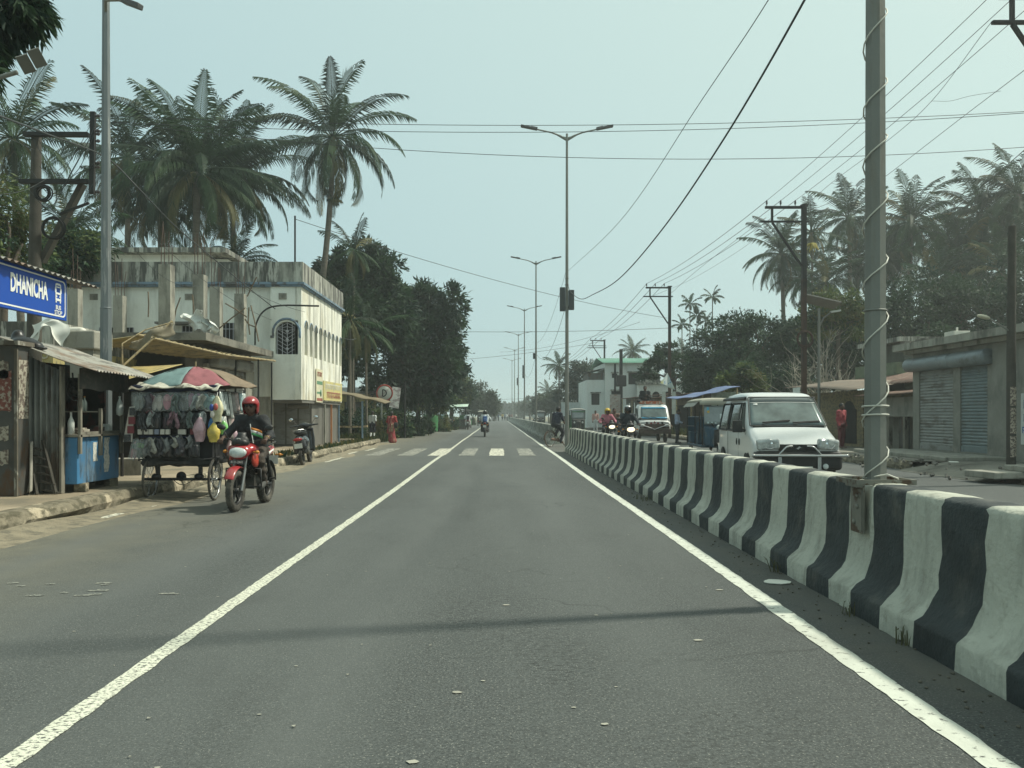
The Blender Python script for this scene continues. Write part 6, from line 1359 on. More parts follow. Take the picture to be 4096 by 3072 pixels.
for s in (-1,1):
    m = MB(); m.ell((s*.57,.03,.80),(.13,.04,.07),12,7); m.build('headlight', M_GLS, t)
    m = MB(); m.ell((s*.36,.05,.93),(.06,.03,.06),10,6); m.build('spot_lamp', M_BLK, t)
    m = MB(); m.tube([(s*.72,-.2,1.25),(s*.86,-.14,1.30)],.012,5); m.M = Matrix.Translation((s*.90,-.13,1.22)); m.box(-.06,.06,-.02,.02,-.13,.12); m.M = None; m.build('mirror', M_TRIM, t)
    m = MB(); m.box(s*.735-.01,s*.735+.01,-1.15,-.50,1.08,1.62); m.build('side_window', M_GLASS, t)
    for y in (-.75,-2.6):
        m = MB(); m.lathe((s*.56,y,.26),(s,0,0),[(.001,0),(.20,0),(.255,.02),(.26,.07),(.25,.13),(.15,.14),(.001,.14)],22); m.build('wheel', M_TYRE, t)
m = MB(); m.prism([(-.06,.036,.9),(.06,.036,.9),(0,.036,1.03)],(0,.01,0)); m.prism([(-.22,.034,.88),(-.10,.034,.88),(-.13,.034,.96),(-.2,.034,.95)],(0,.006,0)); m.prism([(.22,.034,.88),(.10,.034,.88),(.13,.034,.96),(.2,.034,.95)],(0,.006,0)); m.build('front_sticker', mat('maroon_sticker',(.26,.05,.05),.6), t)
m = MB(); m.box(-.72,.72,-3.3,-1.5,.62,.68); m.box(-.74,-.70,-3.3,-1.5,.68,1.1); m.box(.70,.74,-3.3,-1.5,.68,1.1); m.box(-.698,.698,-3.34,-3.3,.68,1.1); m.box(-.4,.4,-3.2,-.4,.45,.6)
for x in (-.72,.72):
    for y in (-1.55,-3.28): m.box(x-.02,x+.02,y-.02,y+.02,1.1,1.9)
m.build('cargo_bed', M_TRK, t)
m = MB(); m.box(-.42,.58,-.75,-.50,1.835,1.97); m.tube([(-.6,-.52,1.86),(.65,-.52,1.88)],.02,5); m.build('roof_board', mat('orange_board',(.42,.10,.04),.6,var=.25,scale=6,dirt=((.5,.45,.36),.4,(9,9,9),.1)), t)
JT = dict(pelvis=(0,-.05,.13), hipR=(.10,-.03,.12), chest=(0,.02,.46), neck=(0,.05,.64), head=(0,.09,.79), shR=(.18,.03,.58), elR=(.27,.12,.32), wrR=(.06,.28,.30), hdR=(-.8,.3,0), elL=(-.26,.12,.32), wrL=(-.10,.30,.42), hdL=(.6,.2,.4), knR=(.36,.25,.14), anR=(-.02,.34,.07), toR=(-.14,.38,.06), knL=(-.36,.24,.15), anL=(.06,.22,.07), toL=(.18,.24,.06))
person('person in black sitting on top of the white goods truck', (7.05,39.55,1.83), PI, JT, M_BSH, M_DKT, None, vox=.022, sc=.97)
person('man in a pale blue shirt standing at the kerb beside the goods truck, hands together', (8.1,37.2,0), PI+1.2, dict(STAND, wrR=(.06,.24,1.02), elR=(.22,.04,1.08), hdR=(-.6,.6,.2), head=(0,.07,1.55)), mat('pale_blue_shirt',(.32,.38,.50),.8,var=.15,scale=5), M_DKT, M_BPL, vox=.02, sc=.93, sleeve='long')
# ================================================================ electric rickshaw
M_RICK = mat('rickshaw_blue', (.025,.065,.10), .5, var=.25, scale=4, dirt=((.10,.10,.09),.42,(5,5,3),.25,.6))
M_TOPB = mat('rickshaw_top', (.36,.35,.29), .8, var=.1, scale=3, dirt=((.2,.19,.15),.4,(3,3,3),.3,.6))
M_CLEAR = mat('clear_screen', (.22,.25,.25), .06, var=.2, scale=3, spec=.6)
t = thing('electric_rickshaw', 'blue electric rickshaw with a beige top and stickered windscreen beside the van', 'rickshaw', (6.55,24.6,0), PI-.06)
m = MB(); m.sheet(lambda u,v: ((u-.5)*1.06*(1-.06*(2*v-1)**6), .10-2.5*v, 1.70+.09*(1-(2*u-1)**4)*(1-.6*(2*v-1)**6)), 14, 14, (0,0,.035)); m.sheet(lambda u,v: ((u-.5)*1.06, .10+.02*v, 1.70-.10*v+.09*(1-(2*u-1)**4)*(1-v)), 14, 2, (0,-.02,0)); m.build('roof', M_TOPB, t)
m = MB(); m.sheet(lambda u,v: ((u-.5)*.80, .06-.0*v+.22*(1-v)*.3, 1.02+.56*v), 8, 6, (0,.005,0)); w_ = m.build('windscreen', M_CLEAR, t)
for u, v, a, b, c in ((.86,.83,.07,.10,(.10,.40,.55)),(.84,.68,.06,.07,(.62,.40,.05)),(.10,.86,.07,.08,(.12,.42,.52)),(.28,.42,.22,.16,(.60,.66,.66)),(.24,.22,.22,.12,(.55,.62,.62)),(.86,.09,.05,.05,(.5,.6,.6)),(.72,.09,.05,.05,(.5,.6,.6)),(.58,.07,.05,.04,(.5,.6,.6)),(.16,.09,.10,.07,(.5,.62,.62))):
    x = -(u-.5)*.80 if False else (u-.5)*.80; y = .06+.22*(1-v)*.3+.008; z = 1.02+.56*v
    m = MB(); m.box(x-a/2,x+a/2,y,y+.004,z-b/2,z+b/2); m.build('sticker', mat('sticker_%s'%str(c),c,.5), w_)
m = MB(); blob(m,[('b',(0,.02,.66),(.40,.10,.32),.09),('b',(0,.13,.62),(.20,.10,.30),.08)],.02,.06); m.build('front_cowl', M_RICK, t)
m = MB(); m.sheet(lambda u,v: ((u-.5)*.26, .245, .36+.5*v),3,3,(0,.006,0)); m.build('cowl_panel', M_TRIM, t)
m = MB(); m.ell((0,.27,.94),(.07,.04,.07),12,7); m.build('headlight', M_GLS, t)
for s in (-1,1):
    m = MB(); m.tube([(s*.10,.16,.92),(s*.2,.20,1.06)],.02,5); m.build('handlebar', M_BLK, t)
    for a, b, r in (((s*.44,.05,.40),(s*.45,.02,1.72),.022),((s*.48,-.95,.40),(s*.48,-.95,1.72),.016),((s*.49,-2.3,.40),(s*.49,-2.3,1.72),.02),((s*.49,-.95,.95),(s*.49,-2.3,.95),.014),((s*.52,-.1,.55),(s*.52,.1,1.62),.016)): m = MB(); m.tube([a,b],r,6); m.build('pillar', M_BLK, t)
m = MB(); m.box(-.48,.48,-2.4,.05,.32,.40); m.box(-.46,.46,-2.4,-1.9,.40,.78); m.box(-.46,.46,-2.42,-2.36,.78,1.25); m.box(-.46,.46,-1.0,-.6,.40,.72); m.box(-.46,.46,-.66,-.60,.72,1.1); m.build('seat_bench', M_RICK, t, bevel=.03)
m = MB(); m.sheet(lambda u,v: (.50+.16*v, -.2-1.9*u, 1.71-.16*v+.01*math.sin(u*20)), 14, 3, (0,0,.006)); m.build('side_flap', mat('grey_flap',(.30,.30,.27),.8,var=.15), t)
for c, s in (((0,.30,.22),1),((-.44,-1.9,.22),1),((.44,-1.9,.22),1)):
    a_, b_ = MB(), MB(); spoke_wheel(a_, b_, c, .22, (1,0,0), 16, .025); wo = a_.build('wheel', M_TYRE, t); b_.build('rim', M_CHR, wo)
m = MB(); m.sheet(lambda u,v: (.06*(2*v-1), .30+.25*math.cos(R(15+130*u)), .22+.25*math.sin(R(15+130*u))), 10, 3, (0,0,.006)); m.build('mudguard', mat('chrome_guard',(.45,.44,.40),.35,metal=.5), t)
JD = dict(pelvis=(0,-.05,.62), hipR=(.1,-.03,.60), chest=(0,0,.95), neck=(0,.02,1.13), head=(0,.05,1.28), shR=(.18,0,1.07), elR=(.26,.12,.82), wrR=(.22,.36,.86), knR=(.16,.42,.60), anR=(.15,.45,.18), toR=(.16,.58,.13))
person('driver sitting inside the blue electric rickshaw', (6.62,25.35,.12), PI-.06, JD, mat('grey_shirt',(.14,.14,.14),.8,var=.2), M_DKT, None, vox=.024, sc=.92)
# ================================================================ auto rickshaws
M_AGRN = mat('auto_green', (.05,.16,.07), .5, var=.2); M_ABLK = mat('auto_black_top', (.03,.033,.03), .7, var=.2); M_AGRY = mat('auto_grey_top', (.24,.25,.23), .8, var=.15)
def auto(label, loc, rz, top, band, name='auto_rickshaw'):
    t = thing(name, label, 'rickshaw', loc, rz, 'auto rickshaws on the road')
    m = MB(); m.sheet(lambda u,v: ((u-.5)*1.2*(1-.05*(2*v-1)**4), -.35-1.9*v, 1.62+.16*(1-(2*u-1)**4)*(1-.5*(2*v-1)**6)), 12, 10, (0,0,.03)); m.build('roof', top, t)
    m = MB(); blob(m,[('b',(0,-.25,.62),(.48,.14,.38),.12),('b',(0,.02,.55),(.16,.2,.30),.1)],.03,.08); m.build('front_cowl', M_ABLK, t)
    m = MB(); m.sheet(lambda u,v: ((u-.5)*.98, -.22-.16*v, 1.0+.62*v), 6, 4, (0,.006,0)); w_ = m.build('windscreen', M_CLEAR, t)
    m = MB(); m.sheet(lambda u,v: ((u-.5)*.98, -.365-.012*v+.02, 1.50+.10*v), 6, 2, (0,.006,0)); m.build('top_band', band, w_)
    for s in (-1,1):
        for a, b, r in (((s*.50,-.22,1.0),(s*.52,-.38,1.66),.025),((s*.56,-1.2,.5),(s*.57,-1.2,1.66),.025),((s*.58,-2.2,.5),(s*.57,-2.2,1.66),.03)): m = MB(); m.tube([a,b],r,6); m.build('pillar', M_ABLK, t)
    m = MB(); m.box(-.60,.60,-2.3,-1.2,.30,.85); m.box(-.56,.56,-1.2,-.3,.28,.36); m.box(-.58,.58,-2.32,-2.22,.85,1.3); m.build('rear_body', band, t, bevel=.05)
    for s in (-1,1):
        m = MB(); m.ell((s*.30,-.09,.74),(.07,.03,.07),10,6); m.build('headlight', M_GLS, t)
        m = MB(); m.ell((s*.45,-2.31,.55),(.06,.02,.06),8,5); m.build('tail_light', M_REDL, t)
    for c in ((0,.12,.21),(-.52,-1.8,.21),(.52,-1.8,.21)):
        m = MB(); m.lathe((c[0]-.05,c[1],c[2]),(1,0,0),[(.001,0),(.15,0),(.205,.02),(.21,.05),(.205,.08),(.15,.1),(.001,.1)],20); m.build('wheel', M_TYRE, t)
    m = MB(); m.box(-.17,.17,-.08,-.075,.30,.42); m.build('number_plate', M_PLATE, t)
    return t
auto('auto rickshaw with a grey top and green band, seen right of the second lamp post', (5.95,61,0), PI, M_AGRY, M_AGRN)
person('person in a pale pink shirt beside the grey topped auto rickshaw', (7.15,60.5,0), PI, STAND, mat('pale_pink',(.48,.28,.24),.8), M_WSH, None, vox=.035, sc=.97)
auto('auto rickshaw with a dark top ahead on the left, beyond the rider in white', (-3.3,84,0), 0, M_ABLK, M_AGRN)
auto('pale topped auto rickshaw farther ahead on the left lane', (-1.9,98,0), 0, mat('cream_top',(.48,.46,.38),.8), M_ABLK)
auto('far auto rickshaw on the opposite carriageway behind the fourth lamp post', (4.9,96,0), PI, M_AGRY, M_ABLK)
auto('farthest pale auto rickshaw on the opposite carriageway', (6.6,125,0), PI, MATS['cream_top'], M_AGRN)
moto('far motorcycle on the opposite carriageway near the third lamp post', (3.9,88,0), PI, M_BKP, M_BKP, .95, .04)
person('rider in white on the far opposite carriageway motorcycle', (3.9,88,0), PI, RIDE, M_WSH, M_DKT, None, M_BKH, vox=.04, sc=.95)
# people by the right shops
person('person in a red top standing in the shade of the shack beside the van', (11.2,26.8,.2), PI+.6, STAND, mat('red_top',(.30,.05,.06),.8,var=.2), mat('dark_red_cloth',(.12,.03,.035),.8), None, vox=.025, sc=.88)
person('person in dark clothes walking on the right pavement beyond the dirt mound', (9.9,55,.2), 2.5, STAND, mat('cloth_dim',(.05,.055,.06),.8), M_DKT, None, vox=.035, sc=.97)
# ================================================================ right: shutter shop
M_PLAST = mat('grey_plaster', (.22,.215,.185), .9, var=.12, scale=1.2, dirt=((.10,.10,.09),.42,(1.5,1.5,.7),.35,.7), dirt2=((.30,.29,.25),.38,(3,3,3),.3,.5), bump=.35, bscale=15)
M_SHBL = mat('blue_shutter', (.165,.20,.205), .5, metal=.15, var=.12, scale=2, dirt=((.13,.12,.10),.38,(3,3,6),.25,.6))
t = thing('shutter_shop', 'grey plastered shop with two closed roller shutters on the right', 'shop', (13.5,20.5,.2))
XS2 = 12.1
m = MB(); m.box(XS2+.06,16,15.5,23.95,.2,3.15)
for y0, y1 in ((15.5,20.30),(21.50,21.84),(23.60,23.95)): m.box(XS2,XS2+.058,y0,y1,.2,3.15)
m.box(XS2,XS2+.058,20.30,21.50,2.55,3.148); m.box(XS2,XS2+.058,21.84,23.60,2.55,3.148); m.box(XS2,XS2+.058,20.302,21.498,.2,.34); m.box(XS2,XS2+.058,21.842,23.598,.2,.34)
m.build('wall', M_PLAST, t, True)
for y0, y1, mt in ((20.32,21.48,M_SHBL),(21.86,23.58,M_SHUT)):
    m = MB(); shutter(m,(XS2+.045,y1),(XS2+.045,y0),.36,2.54,.085,.022); sh_ = m.build('shutter', mt, t, True, recalc=False)
    m = MB(); m.box(XS2+.01,XS2+.03,y0,y1,.345,.50); m.box(XS2-.002,XS2+.012,y0+.08,y0+.12,.37,.44); m.box(XS2-.002,XS2+.012,y1-.12,y1-.08,.37,.44); b_ = m.build('bottom_rail', mt, sh_); b_.data.transform(rootm(t).inverted())
for y0, y1 in ((20.1,21.68),(21.72,24.0)):
    m = MB(); m.lathe((XS2-.10,y0,2.74),(0,1,0),[(.001,0),(.19,0),(.195,.01),(.195,y1-y0-.01),(.19,y1-y0),(.001,y1-y0)],20); m.build('shutter_drum', mat('drum_steel',(.24,.27,.28),.45,metal=.35,var=.1,scale=2,dirt=((.12,.12,.11),.4,(3,2,3),.25,.6)), t, True)
m = MB(); m.box(11.72,16.2,15.3,24.4,3.17,3.36); m.box(11.95,16.2,15.4,24.2,3.06,3.168); m.build('roof_slab', M_CONC, t, True)
m = MB(); m.box(XS2-.03,XS2-.003,15.6,18.95,.62,1.80); w_ = m.build('painted_panel', mat('panel_white',(.55,.56,.52),.8,var=.06,dirt=((.3,.3,.27),.4,(2,2,1),.2,.5)), t, True)
m = MB(); cv3 = lambda u,z: (XS2-.033,34.6-u,z); scribble(m, cv3, [(15.75,17.0,1.45,.20),(15.75,17.0,1.15,.17),(15.7,17.0,.88,.15)], 12); b_ = m.build('lettering', mat('blue_ink',(.04,.10,.28),.7), w_); b_.data.transform(rootm(t).inverted())
m = MB(); m.obox((12.3,22.0,3.45),(.42,.5,.17)); m.lathe((12.3,22.0,3.53),(0,0,1),[(.001,0),(.03,0),(.03,.12),(.001,.12)],8); tag(m.build('roof_box', mat('box_white',(.55,.54,.48),.6), bevel=.04), 'pale plastic box standing on the flat roof of the shutter shop', 'box')
m = MB(); q = random.Random(5)
for i in range(30): m.obox((12.0+q.uniform(-.2,.3), 22.7+q.uniform(0,1.4), 3.38+q.uniform(0,.04)), (.12,.14,.06), (0,0,q.uniform(0,3)))
tag(m.build('roof_rubble', mat('rubble',(.16,.15,.13),.9,var=.5)), 'broken rubble strewn along the flat roof edge', 'rubble', kind='stuff')
# steps and slab in front of the shop
m = MB(); m.box(10.6,12.08,19.4,24.5,.2,.30); tag(m.build('shop_step', M_CONC, bevel=.02), 'low concrete step along the foot of the roller shutters', 'step')
m = MB(); m.obox((9.95,15.85,.16),(1.5,.8,.13),(0,0,.15)); m.obox((10.3,15.7,.28),(.9,.6,.11),(0,0,.05)); tag(m.build('stone_slab', M_CONC, bevel=.02), 'stacked concrete slabs at the right kerb by the dark post', 'slab')
m = MB(); q = random.Random(15)
for i in range(60): s_ = q.uniform(.02,.07); m.obox((q.uniform(9.0,10.2),q.uniform(15.5,22),.02+s_*.3 if q.random() < .4 else .22),(s_,s_*1.3,s_*.7),(q.uniform(0,3),q.uniform(0,3),q.uniform(0,3)))
tag(m.build('kerb_rubble', MATS['rubble']), 'small stones scattered along the right kerb', 'stones', kind='stuff')
for x, y, l in ((10.2,18.4,'white paper scrap on the ramp in front of the shutters'),(10.9,22.4,'white paper scrap on the right pavement beside the near lamp post')):
    m = MB(); m.prism([(x-.12,y-.05,.245),(x+.1,y-.07,.24),(x+.14,y+.06,.25),(x-.06,y+.08,.26)],(0,0,.005)); o = tag(m.build('paper_scrap', MATS['white_paper']), l, 'litter')
# rusty shack next to it
M_RROOF = mat('rust_roof', (.17,.10,.075), .75, metal=.1, var=.25, scale=2, dirt=((.26,.22,.18),.42,(2,6,2),.3,.7), dirt2=((.07,.05,.04),.42,(4,4,4),.2,.7))
M_BRICKY = mat('ochre_brick', (.22,.18,.10), .9, var=.15, scale=2, dirt=((.10,.085,.06),.48,(7,7,14),.12,.7), bump=.6, bscale=18)
t = thing('tin_shack', 'low shack with a rusty tin roof and dark open doorways left of the shutters', 'shack', (13,25.8,.2))
m = MB(); m.box(12.3,15,24.1,27.3,1.25,1.85) ; m.box(12.9,15,24.1,27.3,.2,1.25); m.build('wall', M_PLAST, t, True)
for y in (24.15,24.9,25.9,27.2): m = MB(); m.box(12.3,12.42,y-.06,y+.06,.2,1.25); m.build('door_post', MATS['grey_wood'], t, True)
m = MB(); m.box(12.5,12.56,25.05,25.6,.2,1.25); m.build('door', M_TIND, t, True)
m = MB(); corrug(m, lambda u,v: (11.9+3*v, 24.0+3.6*u, 1.93+.35*v), 150, 4, (0,0,1), .018, 30); m.build('roof', M_RROOF, t, True)
t = thing('brick_shack', 'ochre brick shack with a long sagging sheet roof behind the van', 'shack', (13,30,.2))
m = MB(); m.box(12.4,16,27.9,33.5,.2,2.15); m.build('wall', M_BRICKY, t, True)
m = MB(); m.box(12.38,12.398,28.4,29.6,.3,1.5); m.lathe((12.385,29.0,1.2),(1,0,0),[(.001,0),(.6,0),(.6,.013),(.001,.013)],20); m.build('doorway', M_DARK, t, True)
m = MB(); corrug(m, lambda u,v: (11.7+2.2*v, 27.4+6.2*u, 2.12+.30*v+.05*math.sin(u*3)+.28*u), 200, 4, (0,0,1), .014, 34); m.build('roof_sheet', mat('pale_tin',(.17,.14,.11),.7,metal=.1,var=.2,scale=2,dirt=((.15,.10,.07),.45,(2,2,2),.3,.8)), t, True)
m = MB(); corrug(m, lambda u,v: (13.2+3.6*v, 26.2+8*u, 2.35+.9*v), 240, 4, (0,0,1), .02, 44); m.build('rear_roof', M_RROOF, t, True)
t = thing('grey_house', 'dim grey green house with a long balcony behind the shutter shop', 'house', (19,33,.2))
m = MB(); m.box(15.6,23,31.5,34.5,.2,4.1); m.build('wall', mat('dim_house',(.12,.125,.10),.9,var=.2,scale=.8,dirt=((.06,.06,.05),.46,(1,1,.6),.3,.8)), t, True)
m = MB(); m.box(15.0,23.3,30.9,34.5,2.55,2.7); m.box(15.0,15.1,30.9,34.5,2.7,3.3); m.box(15.102,23.3,30.9,31.0,2.7,3.3); m.build('balcony', mat('green_band',(.15,.18,.115),.85,var=.15,dirt=((.08,.08,.06),.45,(2,2,2),.3)), t, True)
m = MB(); m.box(15.2,23.3,31.1,34.8,4.1,4.28); m.build('roof_slab', M_PARA, t, True)
for x in (16.3,18.8): m = MB(); m.box(x,x+1.1,31.47,31.498,1.2,2.3); m.build('window', M_DARK, t, True)
# pipes and thin poles by the shack
for (a,b),l in ((((877,327),(877.5,388)),'thin dark pole rising from the shack roof right of the near lamp post'),):
    m = MB(); m.tube([at(*b,26.5),at(*a,26.5)],.035,6); m.ell(at(a[0],a[1],26.5),(.06,.06,.08),8,5); tag(m.build('pipe_pole', M_IRON), l, 'pole')
# solar street lamp
t = thing('solar_lamp', 'solar street lamp with a tilted panel in front of the bare branches', 'street lamp', (at(819,400,30).x,30,.2))
m = MB(); m.tube([(0,0,0),(0,0,5.0)],[.06,.05],8); m.build('pole', M_GALV, t)
m = MB(); m.tube([(0,0,4.3),(.15,-.05,4.65),(.4,-.1,4.85)],.025,6); m.build('arm', M_GALV, t)
m = MB(); m.obox((.55,-.12,4.88),(.34,.18,.06),(0,-.15,0)); m.build('lamp_head', mat('lamp_pale',(.45,.46,.42),.4), t)
m = MB(); m.obox((0.05,0,5.25),(1.3,.6,.05),(-.30,.22,0)); m.build('solar_panel', mat('panel_under',(.13,.13,.115),.5,var=.1), t)
# blue tarpaulin stall
t = thing('tarpaulin_stall', 'roadside stall under a slanting blue tarpaulin behind the electric rickshaw', 'stall', (9.2,36.5,.2))
m = MB(); m.sheet(lambda u,v: (7.75+2.75*u, 35.6+2.4*v, 1.98+.58*u+.10*v+.025*math.sin(u*17)-.06*math.sin(PI*u)), 26, 6, (0,0,.015)); m.build('tarpaulin', mat('blue_tarp',(.10,.14,.27),.6,var=.15,scale=4,dirt=((.25,.26,.30),.38,(3,3,3),.25,.5)), t, True)
for x, y, z in ((8.9,35.8,2.2),(10.4,35.8,2.5),(10.4,37.9,2.6),(8.9,37.9,2.3)): m = MB(); m.tube([(x,y,.2),(x,y,z)],.04,6); m.build('post', M_BAMB, t, True)
m = MB(); m.box(9.0,10.6,36.6,38.0,.2,1.1); m.build('counter', M_TIND, t, True); m = MB(); m.box(9.0,10.7,38.0,38.1,.2,2.3); m.build('back_board', mat('stall_back',(.10,.09,.07),.9,var=.3), t, True)
m = MB(); p = at(708,398,37); m.box(p.x,p.x+1.3,36.4,36.44,p.z-.5,p.z+.25); tag(m.build('printed_banner', mat('banner_print',(.28,.33,.27),.7,var=.5,scale=5)), 'printed banner hanging under the blue tarpaulin', 'banner')
# banner cloth tied to the second bracketed pole
m = MB(); p0, p1, p2 = at(667.5,373,45.5), at(659.5,384,45.3), at(675,390,45.4)
m.sheet(lambda u,v: p0.lerp(p1.lerp(p2,u),v)+V(0,-.10*math.sin(u*7)*v,0), 12, 8, (0,.006,0)); tag(m.build('banner_cloth', mat('banner_cloth',(.46,.52,.50),.8,var=.12,scale=1.5,dirt=((.08,.20,.36),.40,(2.2,2.2,2.2),.08),dirt2=((.55,.50,.22),.30,(3,3,3),.08))), 'triangular white and blue cloth banner tied to the second bracketed pole', 'banner')
m = MB(); p = at(668.5,408,45.4); 
for dx in (-.28,.28): m.box(p.x+dx-.10,p.x+dx+.10,45.3,45.36,1.1,2.6)
tag(m.build('pole_boards', mat('pale_board',(.40,.42,.38),.7,var=.2)), 'pale strip boards tied to the second bracketed pole', 'sign')
# white house with green roof
M_WH = mat('house_white', (.62,.65,.62), .85, var=.05, scale=.5, dirt=((.36,.36,.32),.38,(.7,.7,.3),.3,.6))
t = thing('white_house', 'white two storey house with a green corrugated roof and arched veranda', 'house', (12.5,76,.2))
YH = 72
m = MB(); m.box(9.35,14.0,YH,YH+9,.2,5.9); m.box(7.8,9.348,YH+.4,YH+8,.2,4.4); m.box(14.0,21,YH+1.2,YH+9,.2,4.4); m.build('wall', M_WH, t, True)
m = MB(); corrug(m, lambda u,v: (9.1+5.2*u, YH-.4+5*v, 5.85+.75*v), 160, 2, (0,0,1), .03, 26); corrug(m, lambda u,v: (9.1+5.2*u, YH+4.6+5*v, 6.60-.75*v), 160, 2, (0,0,1), .03, 26); m.build('roof', mat('green_roof',(.15,.33,.24),.55,var=.12,scale=1,dirt=((.30,.36,.34),.36,(.6,1,1),.2,.6)), t, True)
m = MB(); m.box(12.0,14.6,YH-1.2,YH-.02,3.95,4.1); m.box(12.0,21.3,YH-.4,YH+1.19,4.1,4.25); m.build('veranda_roof', M_PARA, t, True)
opening = MB(); opening_wall(opening, lambda u,z: (u,YH-1.0,z), (0,.2,0), 12.0,18.4,1.6,3.94,[12.7,13.65,14.6,15.55,16.5,17.6],1.8,3.0,.34); opening.build('arcade_wall', M_WH, t, True)
m = MB(); m.box(12.05,18.3,YH-.5,YH-.45,1.6,3.9); m.build('veranda_back', M_DARK, t, True)
for x0,x1,z0,z1 in ((9.95,10.4,4.55,4.95),(11.4,12.4,4.0,5.0),(8.2,8.9,2.2,3.2),(9.9,10.7,2.2,3.4),(15.5,16.4,4.5,5.3)):
    if x0 == 15.5: continue
    yv = YH-.02 if x0 > 9.35 else YH+.38
    m = MB(); m.box(x0,x1,yv,yv+.018,z0,z1); wn = m.build('window', M_DARK, t, True)
    m = MB(); m.box(x0-.1,x1+.1,yv-.30,yv-.002,z1+.05,z1+.12); s_ = m.build('sunshade', M_PARA, wn); s_.data.transform(rootm(t).inverted())
m = MB(); m.box(12.6,14.0,YH-.9,YH-.85,4.15,4.75); 
for i in range(8): m.box(12.65+i*.17,12.70+i*.17,YH-.84,YH-.80,4.15,4.75)
m.build('balustrade', M_PARA, t, True)
t = thing('dark_tin_annex', 'dark tin roofed annex on the left wing of the white house', 'shack', (8.4,73,4.4))
m = MB(); m.sheet(lambda u,v: (7.7+1.6*u, YH+.2+5*v, 5.05+.35*u), 4, 4, (0,0,.04)); m.build('roof', M_TIND, t, True); m = MB(); m.box(7.95,9.3,YH+.6,YH+5,4.402,5.02); m.build('wall', M_TIND, t, True)
# low roadside shops and shacks farther along the right
rs = random.Random(21)
shops = [(11.2,47,4.5,2.6,'low dark roadside shack behind the goods truck',(.16,.12,.08)),(10.6,54,5,2.5,'brown thatch coloured stall beyond the goods truck',(.20,.15,.10)),(10.5,63,4.5,2.7,'grey tin stall below the white house',(.20,.20,.18)),(10.2,88,6,3.0,'hazy cream shop beyond the white house',(.36,.35,.30)),(9.9,97,6,3.6,'hazy grey two level shop beyond the cream one',(.28,.29,.28)),(9.8,112,7,3.2,'small hazy shop near the far trees on the right',(.33,.33,.30)),(9.7,130,8,4.0,'farthest hazy building on the right',(.34,.36,.36))]
for x, y, ln, h, lab, c in shops:
    t = thing('roadside_shop', lab, 'shop', (x+1.8,y+ln/2,.2), 0, 'small shops along the right roadside')
    m = MB(); m.box(x,x+3.6,y,y+ln,.2,h); m.build('wall', mat('shopwall_%s'%str(c),c,.9,var=.2,dirt=(tuple(k*.5 for k in c),.45,(1.5,1.5,.8),.3,.7)), t, True)
    m = MB(); m.box(x-.012,x-.002,y+.5,y+ln-.5,.3,h-.7); m.box(x+.5,x+3.0,y-.012,y-.002,.3,h-.8); m.build('opening', M_DARK, t, True)
    m = MB(); corrug(m, lambda u,v: (x-1.1+4.9*v, y-.4+(ln+.8)*u, h-.15+.5*v), 60, 3, (0,0,1), .02, 14); m.build('roof', M_RROOF if h < 2.8 else M_TIN, t, True)
    for k in (0,1): m = MB(); m.tube([(x-1,y+k*ln,.2),(x-1,y+k*ln,h-.1)],.04,6); m.build('post', M_BAMB, t, True)
m = MB(); m.M = Matrix.Translation((9.75,52,.1)); blob(m,[('e',(0,0,.2),(1.1,1.4,.9)),('e',(.5,.9,.3),(1.0,1.0,.6)),('e',(-.3,-1,.1),(.8,.8,.5))],.08,.3); tag(m.build('dirt_mound', mat('dirt_mound',(.11,.085,.06),.95,var=.3,scale=2,bump=1,bscale=6)), 'brown mound of earth and thatch at the right kerb behind the oncoming riders', 'mound')
t = thing('poster_post', 'printed poster on a post in front of the white house', 'sign', (at(615,408,56).x,56,.2))
m = MB(); m.box(-.06,.06,-.05,.05,0,4.6); m.build('post', M_IRON, t); m = MB(); m.box(-.36,.36,-.09,-.06,.95,2.5); m.build('poster', mat('poster_print',(.42,.38,.34),.7,var=.25,scale=4,dirt=((.30,.14,.10),.40,(4,4,12),.15,.8)), t)
t = thing('transformer', 'dark transformer on a stub pole among the wires before the white house', 'transformer', (at(621,415,66).x,66,.2))
m = MB(); m.box(-.12,.12,-.1,.1,0,6.4); m.build('post', M_IRON, t); m = MB(); m.box(-.4,.4,-.3,.3,3.4,4.3); m.build('tank', M_IRON, t, bevel=.05)
t = thing('notice_board', 'small white notice board beyond the cyclist on the right verge', 'sign', (at(537,415,78).x+3.2,78,0))
m = MB(); m.box(-.05,.05,0,.04,0,1.4); m.build('post', M_IRON, t); m = MB(); m.box(-.9,.9,-.03,-.002,1.2,2.5); m.build('board', mat('board_white',(.5,.53,.52),.6), t)
# ================================================================ left verge: signs, bin, kiosk, shacks
t = thing('prohibition_sign', 'round white sign with a red ring and slash, partly hidden by leaves', 'road sign', (at(381.5,440,43).x,43,0))
m = MB(); m.tube([(0,0,0),(0,0,2.9)],.045,8); m.build('post', mat('sign_post',(.20,.21,.19),.6,var=.2), t)
c = at(384.5,393,42.9); dx, dz = c.x-t.location.x, c.z
m = MB(); m.lathe((dx,-.07,dz),(0,-1,0),[(.001,0),(.44,0),(.44,.012),(.001,.012)],32); f = m.build('face', mat('sign_face',(.58,.58,.52),.5,var=.08), t)
m = MB(); m.lathe((dx,-.084,dz),(0,-1,0),[(.37,0),(.45,0),(.45,.008),(.37,.008)],32,True,True); m.bar((dx-.28,-.088,dz+.28),(dx+.28,-.088,dz-.28) if False else (dx-.27,-.088,dz-.27),.07,.006) if False else m.bar((dx+.27,-.088,dz+.27),(dx-.27,-.088,dz-.27),.07,.006); m.build('ring', mat('sign_red',(.38,.07,.05),.5), f)
